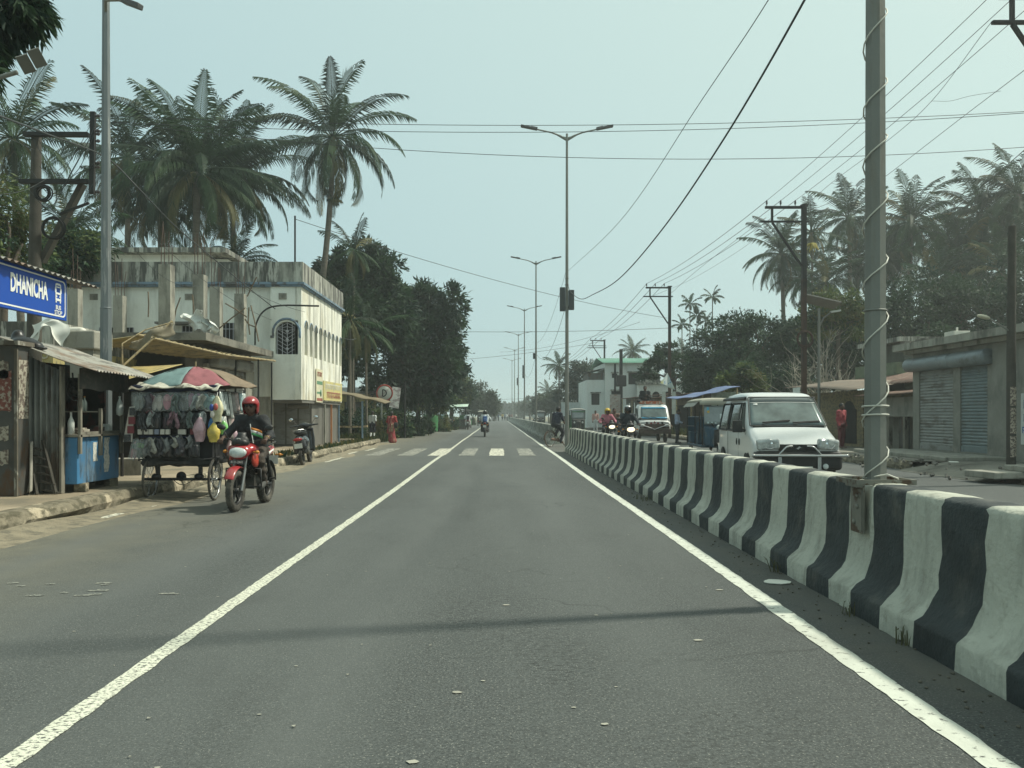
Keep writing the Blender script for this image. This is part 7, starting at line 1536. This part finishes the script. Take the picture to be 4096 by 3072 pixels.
m = MB(); m.tube([(dx-.10,-.09,dz-.18),(dx-.10,-.09,dz+.18)],.028,5); m.tube([(dx-.10+.2*math.sin(a),-.09,dz+.18*math.cos(a)) for a in [k*PI/10 for k in range(11)]],.028,5); m.build('symbol', M_BLK, f)
t = thing('tin_billboard', 'tilted white board with faded print standing behind the round sign', 'sign', (at(396,430,46).x,46,0))
m = MB(); p = at(397,393,46); 
for x in (-.5,.5): m.tube([(x,0,0),(x,0,3.2)],.05,6)
m.build('post', M_IRON, t); m = MB(); k = V(p.x,46,0)
m.prism([at(389,407,45.9)-V(*t.location),at(398.5,408.5,46.2)-V(*t.location),at(401,388,46.2)-V(*t.location),at(392.5,386.5,45.9)-V(*t.location)],(0,.03,0)); m.build('board', mat('billboard_print',(.48,.49,.46),.7,var=.1,scale=2,dirt=((.20,.16,.16),.42,(2.5,2.5,4),.1,.8)), t)
t = thing('flag_post', 'short red and white banner on a post among the verge trees', 'banner', (at(423,430,58).x,58,0))
m = MB(); m.tube([(0,0,0),(0,0,4.3)],.05,6); m.build('post', M_SWH, t); m = MB(); m.sheet(lambda u,v: (-.02-.9*u, -.05+.05*math.sin(u*7), 3.0-1.0*v), 8, 4, (0,.006,0)); m.build('cloth', mat('red_white_cloth',(.45,.12,.10),.7,var=.2,dirt=((.55,.52,.48),.42,(2.5,2.5,2.5),.1)), t)
t = thing('water_drum', 'green plastic water drum standing on the left verge', 'drum', (at(430.5,430,60).x,60,.05))
m = MB(); m.lathe((0,0,0),(0,0,1),[(.001,0),(.5,.02),(.55,.15),(.52,.3),(.56,.45),(.53,.6),(.57,.8),(.54,.95),(.56,1.15),(.5,1.3),(.001,1.32)],20); m.build('drum', mat('drum_green',(.05,.20,.07),.5,var=.15), t); m = MB(); m.lathe((0,0,1.32),(0,0,1),[(.001,0),(.2,0),(.2,.08),(.001,.08)],12); m.build('cap', mat('drum_cap',(.10,.30,.12),.5), t)
t = thing('roadside_stall', 'tiny stall with a pale green sheet roof on the far left verge', 'stall', (at(452,420,76).x,76,0))
m = MB(); m.sheet(lambda u,v: (-1.5+3*u, -1+2*v, 1.95+.25*v+.1*u), 4, 4, (0,0,.04)); m.build('roof', mat('mint_sheet',(.40,.52,.44),.6,var=.1), t)
for x in (-1.3,1.3): m = MB(); m.tube([(x,-.9,0),(x,-.9,2.0)],.05,6); m.build('post', M_IRON, t)
m = MB(); m.box(-1.2,1.2,-.2,.8,0,.9); m.build('counter', M_TIND, t)
t = thing('palm_mat_hut', 'thatched lean to beside the arcaded building', 'hut', (-7.6,36,.2))
m = MB(); m.sheet(lambda u,v: (-9.5+4.6*u, 35.3+2*v, 2.75-.95*u+.1*v+.03*math.sin(u*30)), 20, 4, (0,0,.05)); m.build('roof', mat('thatch',(.17,.14,.09),.95,var=.35,scale=6,stretch=(1,6,1)), t, True)
for x in (-9.3,-7.2,-5.9): m = MB(); m.tube([(x,35.5,.2),(x,35.5,1.9 if x > -7 else 2.5)],.045,6); m.build('post', M_BLUET if x > -6 else M_BAMB, t, True)
m = MB(); m.box(-9.0,-6.0,35.55,35.62,.75,.83); m.box(-6.05,-5.97,35.5,37.5,.75,.83); m.build('rail', M_BAMB, t, True)
t = thing('verge_shack', 'half hidden ochre shack behind the hedge on the left', 'shack', (-9.8,50,0))
m = MB(); m.box(-11.5,-7.9,49.5,53,0,2.6); m.build('wall', MATS['ochre_ledge'], t, True); m = MB(); m.sheet(lambda u,v: (-11.8+4.3*u, 48.9+4.5*v, 2.55+.5*v), 4, 4, (0,0,.05)); m.build('roof', M_TIN, t, True); m = MB(); m.box(-9.3,-8.2,49.47,49.497,.3,2.1); m.build('door', M_TIND, t, True)
# ================================================================ vegetation
def leafmat(name, c, tr=.28, var=.35): return mat(name, c, .6, var=var, scale=.9, spec=.2, translucent=tr)
L_DARK = leafmat('leaf_dark', (.015,.037,.023)); L_MID = leafmat('leaf_mid', (.032,.064,.030)); L_LIGHT = leafmat('leaf_light', (.085,.115,.036)); L_OCH = leafmat('leaf_ochre', (.12,.115,.04)); L_FAR = leafmat('leaf_far', (.045,.062,.032))
M_BARK = mat('bark', (.085,.068,.05), .9, var=.3, scale=4, bump=1, bscale=14); M_PBARK = mat('palm_bark', (.13,.115,.09), .9, var=.25, scale=3, stretch=(1,1,5), bump=.8, bscale=12)
def leaf_cloud(name, lobes, n, L, W, mats, parent, seed, droop=.35, clump=.5, fill=.35):
    # lobes: (centre, radii). Leaves gather in clumps spread over and through each lobe.
    g = np.random.default_rng(seed); wts = np.array([l[1][0]*l[1][2] for l in lobes]); wts = wts/wts.sum()
    VS = []; MI = []
    for (c, r), w_ in zip(lobes, wts):
        r = np.array(r); nl = max(40, int(n*w_)); cr = clump*min(r)**.5*.75
        nc = max(5, int(nl/70)); d = g.normal(size=(nc,3)); d /= np.linalg.norm(d,axis=1)[:,None]
        rad = np.where(g.random(nc) < fill, g.random(nc)**.5*.8, .78+.30*g.random(nc))
        cc_ = np.array(c)+d*r*rad[:,None]; k = g.integers(0,nc,nl)
        cs_ = cr*(.55+.8*g.random(nc))
        off = g.normal(size=(nl,3))*np.array([1,1,.75])*.55; p = cc_[k]+off*cs_[k][:,None]
        out = d[k]*.6+off*.5+g.normal(size=(nl,3))*.55; out[:,2] += .1
        t = out/np.linalg.norm(out,axis=1)[:,None]; t[:,2] -= droop*(.5+g.random(nl)); t /= np.linalg.norm(t,axis=1)[:,None]
        s_ = np.cross(t, g.normal(size=(nl,3))*.6+np.array([0,0,1.])); s_ /= np.maximum(1e-6,np.linalg.norm(s_,axis=1))[:,None]
        ln = L*(.6+.7*g.random(nl))[:,None]; wd = W*(.6+.7*g.random(nl))[:,None]
        VS.append(np.stack([p, p+t*ln*.45+s_*wd*.5, p+t*ln, p+t*ln*.45-s_*wd*.5],1)); MI.append((g.random(nc)[k]*len(mats)*.999).astype(int))
    vs = np.concatenate(VS).reshape(-1,3); mi = np.concatenate(MI); nf = len(mi)
    T = np.array(rootm(parent).inverted()); vs = vs@T[:3,:3].T+T[:3,3]
    me = bpy.data.meshes.new(name); me.vertices.add(len(vs)); me.vertices.foreach_set('co', vs.ravel()); me.loops.add(nf*4); me.loops.foreach_set('vertex_index', np.arange(nf*4))
    me.polygons.add(nf); me.polygons.foreach_set('loop_start', np.arange(nf)*4); me.polygons.foreach_set('loop_total', np.full(nf,4))
    for m in mats: me.materials.append(m)
    me.polygons.foreach_set('material_index', mi); me.update(); me.validate()
    o = bpy.data.objects.new(name, me); C.objects.link(o); o.parent = parent; return o
def px_lobe(px, py, Y, rx, ry, ryf=.9):
    p = at(px,py,Y); k = Y/F; return (tuple(p), (rx*k, max(rx,ry)*k*ryf, ry*k))
def tree(name, label, base, lobes, n, L, W, mats, group=None, seed=1, tr=.16, cat='tree', z0=0., **kw):
    bx, by = base; t = thing(name, label, cat, (bx,by,z0), 0, group); q = random.Random(seed); lobes = [px_lobe(*l) for l in lobes]
    cz = min(l[0][2]-l[1][2]*.6 for l in lobes); m = MB(); top = V(bx,by,max(z0+.3,cz))
    m.tube([(bx,by,z0-.05),(bx+q.uniform(-.1,.1),by,z0+(top.z-z0)*.5),top],[tr*1.3,tr,tr*.8],8)
    for c, r in lobes:
        c = V(*c); a = top.lerp(V(bx,by,c.z),.3); m.tube(spline([top-V(0,0,.2), a.lerp(c,.5)+V(q.uniform(-.3,.3),q.uniform(-.3,.3),.1), c],4),[tr*.6*(1-.8*i/8) for i in range(9)],6)
        for k in range(5):
            e = c+V(q.uniform(-1,1)*r[0],q.uniform(-1,1)*r[1],q.uniform(-.5,1)*r[2])*.85; m.tube([c.lerp(top,.2*q.random()), c.lerp(e,.5)+V(0,0,.05), e],[tr*.2,tr*.12,tr*.04],5)
    m.build('trunk', M_BARK, t, True)
    leaf_cloud('crown', lobes, n, L, W, mats, t, seed, **kw); return t
XW = lambda px, Y: ((px-CX)*Y/F)
DK = [L_DARK,L_MID,L_MID]; MD = [L_DARK,L_MID,L_MID,L_LIGHT]; LT = [L_MID,L_LIGHT,L_LIGHT,L_OCH]
VG = 'broad trees behind the left verge'
tree('mango_tree','dark leafy tree rising just behind the arcaded building',(XW(352,47),47),[(332,268,47,16,19),(360,262,47.5,26,20),(384,278,47,20,24),(348,300,47,34,34),(382,318,46,28,32),(345,345,46,26,34)],24000,.36,.14,DK,VG,1,.25,clump=.42)
tree('mango_tree','big dark spreading mango tree leaning over the left verge',(XW(398,52),52),[(398,318,53,28,30),(424,309,53,24,24),(448,312,52,19,26),(428,346,52,34,32),(395,362,51,34,38),(438,372,51,26,20),(415,385,51,30,20)],32000,.36,.14,DK,VG,2,.3,clump=.42)
tree('roadside_tree','lower mid green tree below the big mango tree, behind the billboard',(XW(418,57),57),[(408,396,57,22,15),(432,398,58,22,16),(385,400,56,18,16)],12000,.24,.10,MD,VG,3,.15)
tree('roadside_tree','tall hazy tree beyond the big mango tree on the left',(XW(452,78),78),[(450,372,78,16,22),(441,394,78,18,18),(462,392,80,12,16),(455,356,78,9,12)],14000,.34,.14,MD,VG,4,.2)
tree('roadside_tree','pale hazy tree at the far left bend of the road',(XW(484,118),118),[(480,397,118,11,13),(489,405,118,9,11),(472,404,115,9,10)],7000,.45,.2,[L_FAR],VG,5,.2)
tree('roadside_tree','faint farthest tree on the left of the road end',(XW(494,175),175),[(493,408,175,7,7),(486,410,170,6,6)],3000,.6,.3,[L_FAR],VG,6,.2)
# near mango boughs
tree('mango_tree','near mango tree whose drooping leaves hang in the top left corner',(-8.7,8.2),[(-25,0,8.4,32,34),(8,4,8.6,24,30),(32,2,8.8,17,17),(-6,44,8.8,10,22),(-34,60,8.4,28,30),(36,22,8.8,9,10)],5200,.20,.05,[L_DARK,L_MID,L_MID],None,7,.2,droop=1.1,clump=.30,z0=.2)
# left background
tree('bamboo_clump','pale green bamboo like foliage behind the old post at the left edge',(XW(5,20),20),[(2,215,20,22,34),(24,245,21,16,26),(-15,250,20,22,40)],7000,.20,.05,LT,'left background trees',8,.1,droop=.6)
tree('broad_tree','dark broad tree in the gap between the old post and the grey lamp pole',(XW(78,26),26),[(72,250,26,22,20),(92,252,27,14,16),(60,262,26,18,18)],6500,.20,.09,MD,'left background trees',9,.14)
# hedge along the left verge: separate shrubs
HG = 'shrubs along the left verge'
for i,(px,py,Y,rx,ry,mm,l) in enumerate(((349,424,41,11,15,MD,'leafy shrub nearest the arcaded building on the left verge'),(367,421,44,11,15,MD,'leafy shrub right behind the schoolboy'),(384,424,43.5,10,14,LT,'light green shrub around the foot of the round sign'),(398,423,47,11,14,MD,'dark shrub behind the woman in the red sari'),(410,425,51,11,11,MD,'shrub to the right of the woman in the red sari'),(422,426,56,9,9,MD,'low shrub just left of the green drum'),(440,424,64,9,8,LT,'pale shrub just right of the green drum'),(449,424,72,8,8,MD,'shrub beside the tiny pale roofed stall'),(459,424,86,7,6,MD,'far small shrub beyond the tiny stall'),(469,422,105,6,5,[L_FAR],'farthest hazy shrub on the left verge'))):
    tree('shrub',l,(XW(px,Y),Y),[(px,py,Y,rx,ry),(px+rx*.6,py+ry*.35,Y-.5,rx*.7,ry*.6),(px-rx*.5,py+ry*.4,Y-.6,rx*.7,ry*.6)],3600,.17,.09,mm,HG,20+i,.04,'shrub')
def blades(label, fn, n, h, seed, mats, name='verge_grass'):
    g = random.Random(seed); m = MB()
    for i in range(n):
        x, y, z = fn(g); a = g.uniform(0,6.28); l = h*g.uniform(.4,1.2); w_ = .012+.0006*y; dx, dy = math.cos(a)*l*.45, math.sin(a)*l*.45; m.mat = g.randint(0,len(mats)-1)
        m.add([(x-w_,y,z),(x+w_,y,z),(x+dx*.5+w_*.6,y+dy*.5,z+l*.7),(x+dx,y+dy,z+l)],[(0,1,2,3)])
    return tag(m.build(name, mats, recalc=False), label, 'grass', kind='stuff')
blades('uneven grass and weeds along the left verge beyond the pavement', lambda g: ((lambda y: (-5.75-g.random()**1.6*3.2-.3*math.sin(y*.9),y,0))(38+g.random()**1.5*55)), 9000, .42, 3, [L_MID,L_LIGHT,L_OCH])
blades('thin weeds along the right kerb', lambda g: (9.9+g.random()*1.6,38+g.random()*60,.2), 2500, .4, 4, [L_MID,L_OCH])
blades('sparse dry weeds at the kerb edge of the left pavement', lambda g: (-5.62-g.random()*.3,20+g.random()*18,.2), 500, .16, 5, [L_OCH,L_MID])
# ---- palms
PF = [leafmat('palm_leaf',(.032,.064,.026),.16,.3), leafmat('palm_leaf_yellow',(.105,.10,.038),.2,.3), leafmat('palm_leaf_deep',(.020,.038,.019),.10,.3)]
def palm_crown(seed, nf, L, leaf, pairs, e_hi=86, e_lo=-38, bend=62, wl=.078, nuts=True, dry=.15):
    g = random.Random(seed); m = MB()
    for f in range(nf):
        k = f/(nf-1); az = f*2.39996+g.uniform(-.25,.25); e = R(e_hi+(e_lo-e_hi)*k**.85+g.uniform(-7,7)); Lf = L*(.78+.3*math.sin(PI*min(1,.25+k*.75)))*g.uniform(.9,1.08)
        bd = R(bend)*g.uniform(.75,1.25)*(.55+.6*k); ns = pairs; p = V(0,0,0)+V(math.cos(az)*.08,math.sin(az)*.08,0); pts = [p.copy()]; dirs = []
        tw = g.uniform(-.5,.5); m.mat = 1 if (k > .82 and g.random() < .55) or g.random() < dry*.3 else (2 if g.random() < .35 else 0)
        for i in range(ns):
            s = i/ns; ee = e-bd*(s**1.35); d = V(math.cos(az)*math.cos(ee),math.sin(az)*math.cos(ee),math.sin(ee)); p = p+d*Lf/ns; pts.append(p.copy()); dirs.append(d)
        m.tube(pts[::3] if (len(pts)-1) % 3 == 0 else pts[::3]+[pts[-1]], [.035*(1-.85*i/max(1,len(pts[::3])+0)) for i in range(len(pts[::3] if (len(pts)-1) % 3 == 0 else pts[::3]+[pts[-1]]))], 4, False)
        side0 = V(-math.sin(az),math.cos(az),0)
        for i in range(int(ns*.12), ns):
            if g.random() < .07: continue
            s = i/ns; d = dirs[i]; up = side0.cross(d).normalized()*-1; up = up if up.z > 0 else -up; q = pts[i]
            ll = leaf*(math.sin(PI*min(1,.18+s*.80))**.7)*g.uniform(.82,1.15)
            for sd in (-1,1):
                sv = (side0*sd*math.cos(tw*s)+up*math.sin(tw*s)*sd); dv = (sv*.72+d*(.55+.45*(1-k)+.5*s)+up*(.18-.25*k)+V(0,0,-.05-.45*k-.22*s)).normalized(); a = q; b = a+dv*ll*.5; c = b+(dv*(.62+.5*(1-k))+V(0,0,-.70-.4*g.random())).normalized()*ll*.5; w_ = d*wl*.5
                m.add([a-w_*.6,a+w_*.6,b+w_,b-w_,c], [(0,1,2,3),(3,2,4)])
    return m
def palm_proto(name, label, loc, seed, nf, L, leaf, pairs, height, lean, tr, group, sc=1., nuts=True, **kw):
    t = thing(name, label, 'palm tree', loc, 0, group, sc); h = height
    tm = MB(); n = 10; pts = [(lean[0]*(1-(1-i/n)**1.7), lean[1]*(i/n), h*i/n) for i in range(n+1)]; pts[0] = (0,0,-.1)
    tm.tube(pts, [tr*(1.5 if i == 0 else 1.1-.35*i/n) for i in range(n+1)], 8); tm.build('trunk', M_PBARK, t)
    m = palm_crown(seed,nf,L,leaf,pairs,**kw); top = V(*pts[-1]); m.v = [(x+top.x,y+top.y,z+top.z) for x,y,z in m.v]; m.build('crown', PF, t, recalc=False)
    if nuts:
        g = random.Random(seed); q = MB()
        for k in range(11): a = g.uniform(0,6.28); q.ell(top+V(.26*math.cos(a),.26*math.sin(a),-.18-g.random()*.3),(.11,.11,.13),8,6)
        q.build('coconut_bunch', mat('green_coconut',(.07,.085,.03),.5,var=.3), t)
    return t, top
LP = 'palms behind the left buildings'; RP = 'palms behind the right shops'
def place(px, py, Y, proto, ptop, label, group, rz, sc, first=False, zb=0.):
    c = at(px,py,Y); s_ = (c.z-zb)/ptop.z if sc is None else sc
    off = Matrix.Rotation(rz,3,'Z') @ (ptop*s_); loc = (c.x-off.x, c.y-off.y, c.z-off.z)
    if first: proto.location = loc; proto.rotation_euler = (0,0,rz); proto.scale = (s_,)*3; proto['label'] = label; proto['group'] = group; return proto
    return dup(proto, loc, rz, s_, label, group)
pA, tA = palm_proto('coconut_palm','palm',(0,0,0),3,46,4.8,1.15,48,13.5,(.6,.2),.19,LP,bend=92,wl=.085)
pB, tB = palm_proto('coconut_palm','palm',(0,0,0),8,33,4.7,1.1,48,14.5,(1.7,.0),.17,LP,e_lo=-58,bend=96,dry=.25,wl=.085)
pC, tC = palm_proto('coconut_palm','palm',(0,0,0),15,30,3.8,1.0,40,13,(-.5,.3),.17,RP,e_lo=-52,bend=88)
pF, tF = palm_proto('coconut_palm','palm',(0,0,0),33,34,3.6,1.0,40,17.5,(-.6,.3),.18,RP,e_lo=-52,bend=90)
pD, tD = palm_proto('areca_palm','palm',(0,0,0),21,11,1.05,.42,18,10.5,(.05,.0),.055,RP,nuts=False,e_lo=-25,bend=75,wl=.07)
pE, tE = palm_proto('areca_palm','palm',(0,0,0),27,16,2.0,.60,26,9,(.1,.0),.07,LP,nuts=False,e_lo=-70,bend=60,wl=.06,dry=.8)
place(197,172,38,pA,tA,'largest coconut palm, bushy, in the middle of the group behind the left building',LP,.4,1.,True)
place(232,178,43,pA,tA,'coconut palm overlapping the largest one on its right, half hidden by it',LP,2.3,.95)
place(128,158,41,pB,tB,'coconut palm just right of the grey lamp pole',LP,1.9,.92)
place(160,205,44,pA,tA,'lower coconut palm filling the gap left of the largest one',LP,4.0,.85)
place(333,137,42,pB,tB,'tall leaning coconut palm standing alone above the arcaded building',LP,0.,1.,True)
place(14,138,31,pC,tC,'coconut palm at the far left edge behind the old post',LP,.8,.85,True)
place(70,232,33,pC,tC,'small coconut palm low behind the old post and frame',LP,2.4,.62)
place(238,262,41,pC,tC,'low coconut palm showing behind the roof room',LP,3.3,.6)
place(354,250,43,pE,tE,'tall areca palm with hanging dry fronds before the dark leafy tree',LP,.5,.98,True)
place(350,320,39.5,pE,tE,'lower areca palm with drooping fronds beside the arcaded building',LP,1.7,1.15)
place(366,330,41,pE,tE,'second lower areca palm right of the arcaded building, leaning out',LP,3.1,1.0)
RPL = [(782,254,62,pF,tF,.3,1.0,'leftmost coconut palm on the right, left of the tall rusty pole'),(812,232,60,pE,tE,2.,1.35,'palm right behind the tall rusty pole'),(849,218,64,pF,tF,1.4,1.02,'coconut palm just left of the nearest lamp post'),(911,222,60,pF,tF,3.6,1.08,'coconut palm just right of the nearest lamp post'),(962,252,58,pF,tF,5.2,.95,'lower coconut palm between the two tallest on the right'),(981,214,59,pF,tF,2.9,1.12,'tall coconut palm second from the right edge'),(1018,194,57,pF,tF,2.2,1.15,'tallest coconut palm at the right edge'),(880,262,66,pF,tF,.9,.95,'low coconut palm hidden behind the nearest lamp post'),(935,280,56,pF,tF,4.4,.85,'dim coconut palm low in the dark grove on the right'),(1000,272,54,pF,tF,3.9,.9,'dim coconut palm low near the right edge'),(1042,240,55,pF,tF,1.2,1.05,'coconut palm partly outside the right edge'),(802,278,66,pF,tF,1.9,.85,'dim coconut palm just left of the tall rusty pole, low over the bare branches'),(858,262,68,pF,tF,2.7,.95,'coconut palm crown left of the nearest lamp post, below the higher one'),(893,250,66,pF,tF,.3,1.,'coconut palm crown tight against the nearest lamp post on its right'),(946,236,67,pF,tF,5.6,1.,'coconut palm crown between the two tallest on the right, above the lower one'),(1004,232,64,pF,tF,4.1,1.,'coconut palm crown under the tallest one at the right edge'),(965,288,60,pF,tF,.7,.85,'dim coconut palm low above the shutter shop'),(826,283,58,pF,tF,4.6,.8,'dim coconut palm low behind the tall rusty pole')]
for i,(px,py,Y,pr,tp,rz,sc,l) in enumerate(RPL): place(px,py,Y,pr,tp,l,RP,rz,sc,i == 0)
AG = 'slender areca palms right of the second bracketed pole'
for i,(px,py,l) in enumerate(((712.5,297,'tallest and rightmost of the slender areca palms'),(690,304,'second tallest slender areca palm, left of centre in its group'),(697,316,'middle slender areca palm, just right of the second tallest'),(706,321,'slender areca palm just left of the tallest one'),(682,325,'shortest slender areca palm, leftmost of its group'))):
    place(px,py,75,pD,tD,l,AG,.9*i,[1.1,1.05,1.05,1.,1.][i],i == 0)
for px,py,Y,pr,tp,sc,l in ((632.6,352,100,pC,tC,.62,'distant palm showing above the green roof'),(683,352,92,pC,tC,.5,'distant palm behind the slender areca palms'),(559,366,92,pC,tC,.55,'distant palm just left of the second lamp post'),(548,392,130,pC,tC,.6,'far hazy palm left of the second lamp post'),(590,372,96,pC,tC,.45,'distant palm above the trees left of the white house')):
    place(px,py,Y,pr,tp,l,'distant palms',px*.37,sc)
# ---- right broad trees
RG = 'broad trees on the right'
tree('broad_tree','dark broad tree left of the tall rusty pole on the right',(XW(735,50),50),[(712,352,50,22,28),(738,338,50,24,24),(762,348,49,20,28),(700,378,49,20,20),(735,372,48,34,24)],20000,.24,.10,DK,RG,41,.22)
tree('broad_tree','bushy tree with paler leaves above the bare branches',(XW(838,41),41),[(838,308,41,22,18),(818,322,41,18,16),(858,322,41,16,18)],8000,.20,.09,LT,RG,42,.12)
tree('broad_tree','dark grove tree between the palms right of the nearest lamp post',(XW(925,47),47),[(895,318,47,30,32),(930,305,48,32,36),(960,322,47,30,34),(915,348,46,40,22)],14000,.28,.12,DK,RG,43,.2)
tree('broad_tree','dark grove tree low at the right edge behind the shutter shop',(XW(1005,47),47),[(985,315,47,28,34),(1020,290,47,28,40),(1050,310,46,30,40),(1000,345,46,40,20)],13000,.28,.12,DK,RG,44,.2)
tree('broad_tree','dark grove tree behind the bare branches and solar lamp',(XW(845,48),48),[(800,335,48,26,24),(838,340,48,30,24),(872,330,48,26,28)],11000,.26,.11,DK,RG,45,.2)
tree('broad_tree','wide dark tree filling the gap behind the white van',(XW(785,54),54),[(770,352,54,36,34),(812,345,54,36,34),(848,352,53,34,36),(790,385,53,40,24)],22000,.28,.12,DK,RG,52,.22)
tree('broad_tree','dark tree low behind the blue tarpaulin and the white van',(XW(755,46),46),[(745,388,46,26,18),(780,385,46,26,20)],8000,.24,.10,DK,RG,53,.15)
tree('broad_tree','flat layered tree in front of the white house',(XW(674,56),56),[(660,362,56,18,8),(684,359,57,16,9),(649,374,55,12,5),(683,375,56,15,6),(668,350,57,10,6),(696,370,57,10,10)],7000,.26,.12,DK,RG,46,.14,clump=.4)
tree('broad_tree','dense tree just right of the white house, behind the areca palms',(XW(716,62),62),[(716,372,62,18,18),(700,385,62,14,14),(728,362,62,14,16)],8000,.28,.12,DK,RG,47,.2)
tree('sunlit_bush','bush of sunlit pale green leaves above the blue tarpaulin',(XW(742,39),39),[(745,376,39,12,10),(726,384,39,11,8),(757,386,38.5,10,8)],3800,.20,.10,LT,RG,48,.06,'bush')
tree('broad_tree','tree with the distant palm just right of the second lamp post',(XW(580,92),92),[(580,378,92,13,15),(570,394,92,14,13),(591,392,92,10,14)],8000,.38,.16,[L_DARK,L_FAR],RG,49,.2)
tree('broad_tree','hazy low tree left of the second lamp post on the right verge',(XW(551,120),120),[(553,402,120,9,10),(543,405,125,9,9)],4500,.5,.22,[L_FAR],RG,50,.2)
tree('broad_tree','faint tree between the third and fourth lamp posts',(XW(530,190),190),[(531,406,190,8,8),(540,407,185,8,7)],3000,.7,.3,[L_FAR],RG,51,.2)
for i,(px,py,Y,r,l) in enumerate(((498,410,330,6,'faint grey tree at the vanishing point'),(508,409,300,7,'faint grey tree right of the vanishing point'),(518,410,280,6,'faint grey tree beside the farthest lamp posts'),(488,411,300,6,'faint grey tree left of the vanishing point'),(524,408,240,7,'faint grey tree behind the fifth lamp post'))):
    tree('distant_tree',l,(XW(px,Y),Y),[(px,py,Y,r,r*.9),(px+r*.8,py+2,Y,r*.7,r*.6)],1500,1.1,.5,[L_FAR],'faint trees at the road end',60+i,.3)
# bare branching shrub
t = thing('bare_shrub','large leafless shrub of tangled grey branches beside the solar lamp','shrub',(XW(822,35.6),35.6,.2)); m = MB(); q = random.Random(33)
def grow(p, d, l, r, dep):
    pts = [p]; 
    for k in range(4): d = (d+V(q.uniform(-.22,.22),q.uniform(-.22,.22),q.uniform(-.16,.14))).normalized(); pts.append(pts[-1]+d*l/4)
    m.tube(pts,[r,r*.85,r*.7,r*.55,r*.4],4,False)
    if dep: 
        for k in range(3): grow(pts[q.randint(1,4)], (d+V(q.uniform(-.8,.8),q.uniform(-.8,.8),q.uniform(-.4,.5))).normalized(), l*q.uniform(.55,.8), r*.55, dep-1)
b0 = V(XW(822,35.6),35.6,1.2)
for k in range(30):
    a = q.uniform(0,6.28); el = q.uniform(.1,1.2); grow(b0+V(q.uniform(-.5,.5),q.uniform(-.4,.4),q.uniform(-.3,.9)), V(math.cos(a)*math.cos(el),math.sin(a)*math.cos(el)*.6,math.sin(el)), q.uniform(1.3,2.2), .030, 2)
m.tube([b0-V(0,0,.9),b0],[.12,.09],8); m.build('branches', mat('grey_branch',(.27,.25,.20),.9,var=.3), t, True)
m = MB(); c = at(812,243,36.5)
for k in range(16): a = q.uniform(0,6.28); m.tube([c,c+V(.16*math.cos(a),.16*math.sin(a),-.04),c+V(.3*math.cos(a),.3*math.sin(a),-.22-q.random()*.15)],[.02,.03,.02],5)
tag(m.build('palm_blossom', mat('palm_blossom_yellow',(.30,.25,.05),.7,var=.3)), 'yellow palm blossom hanging just right of the tall rusty pole', 'blossom')
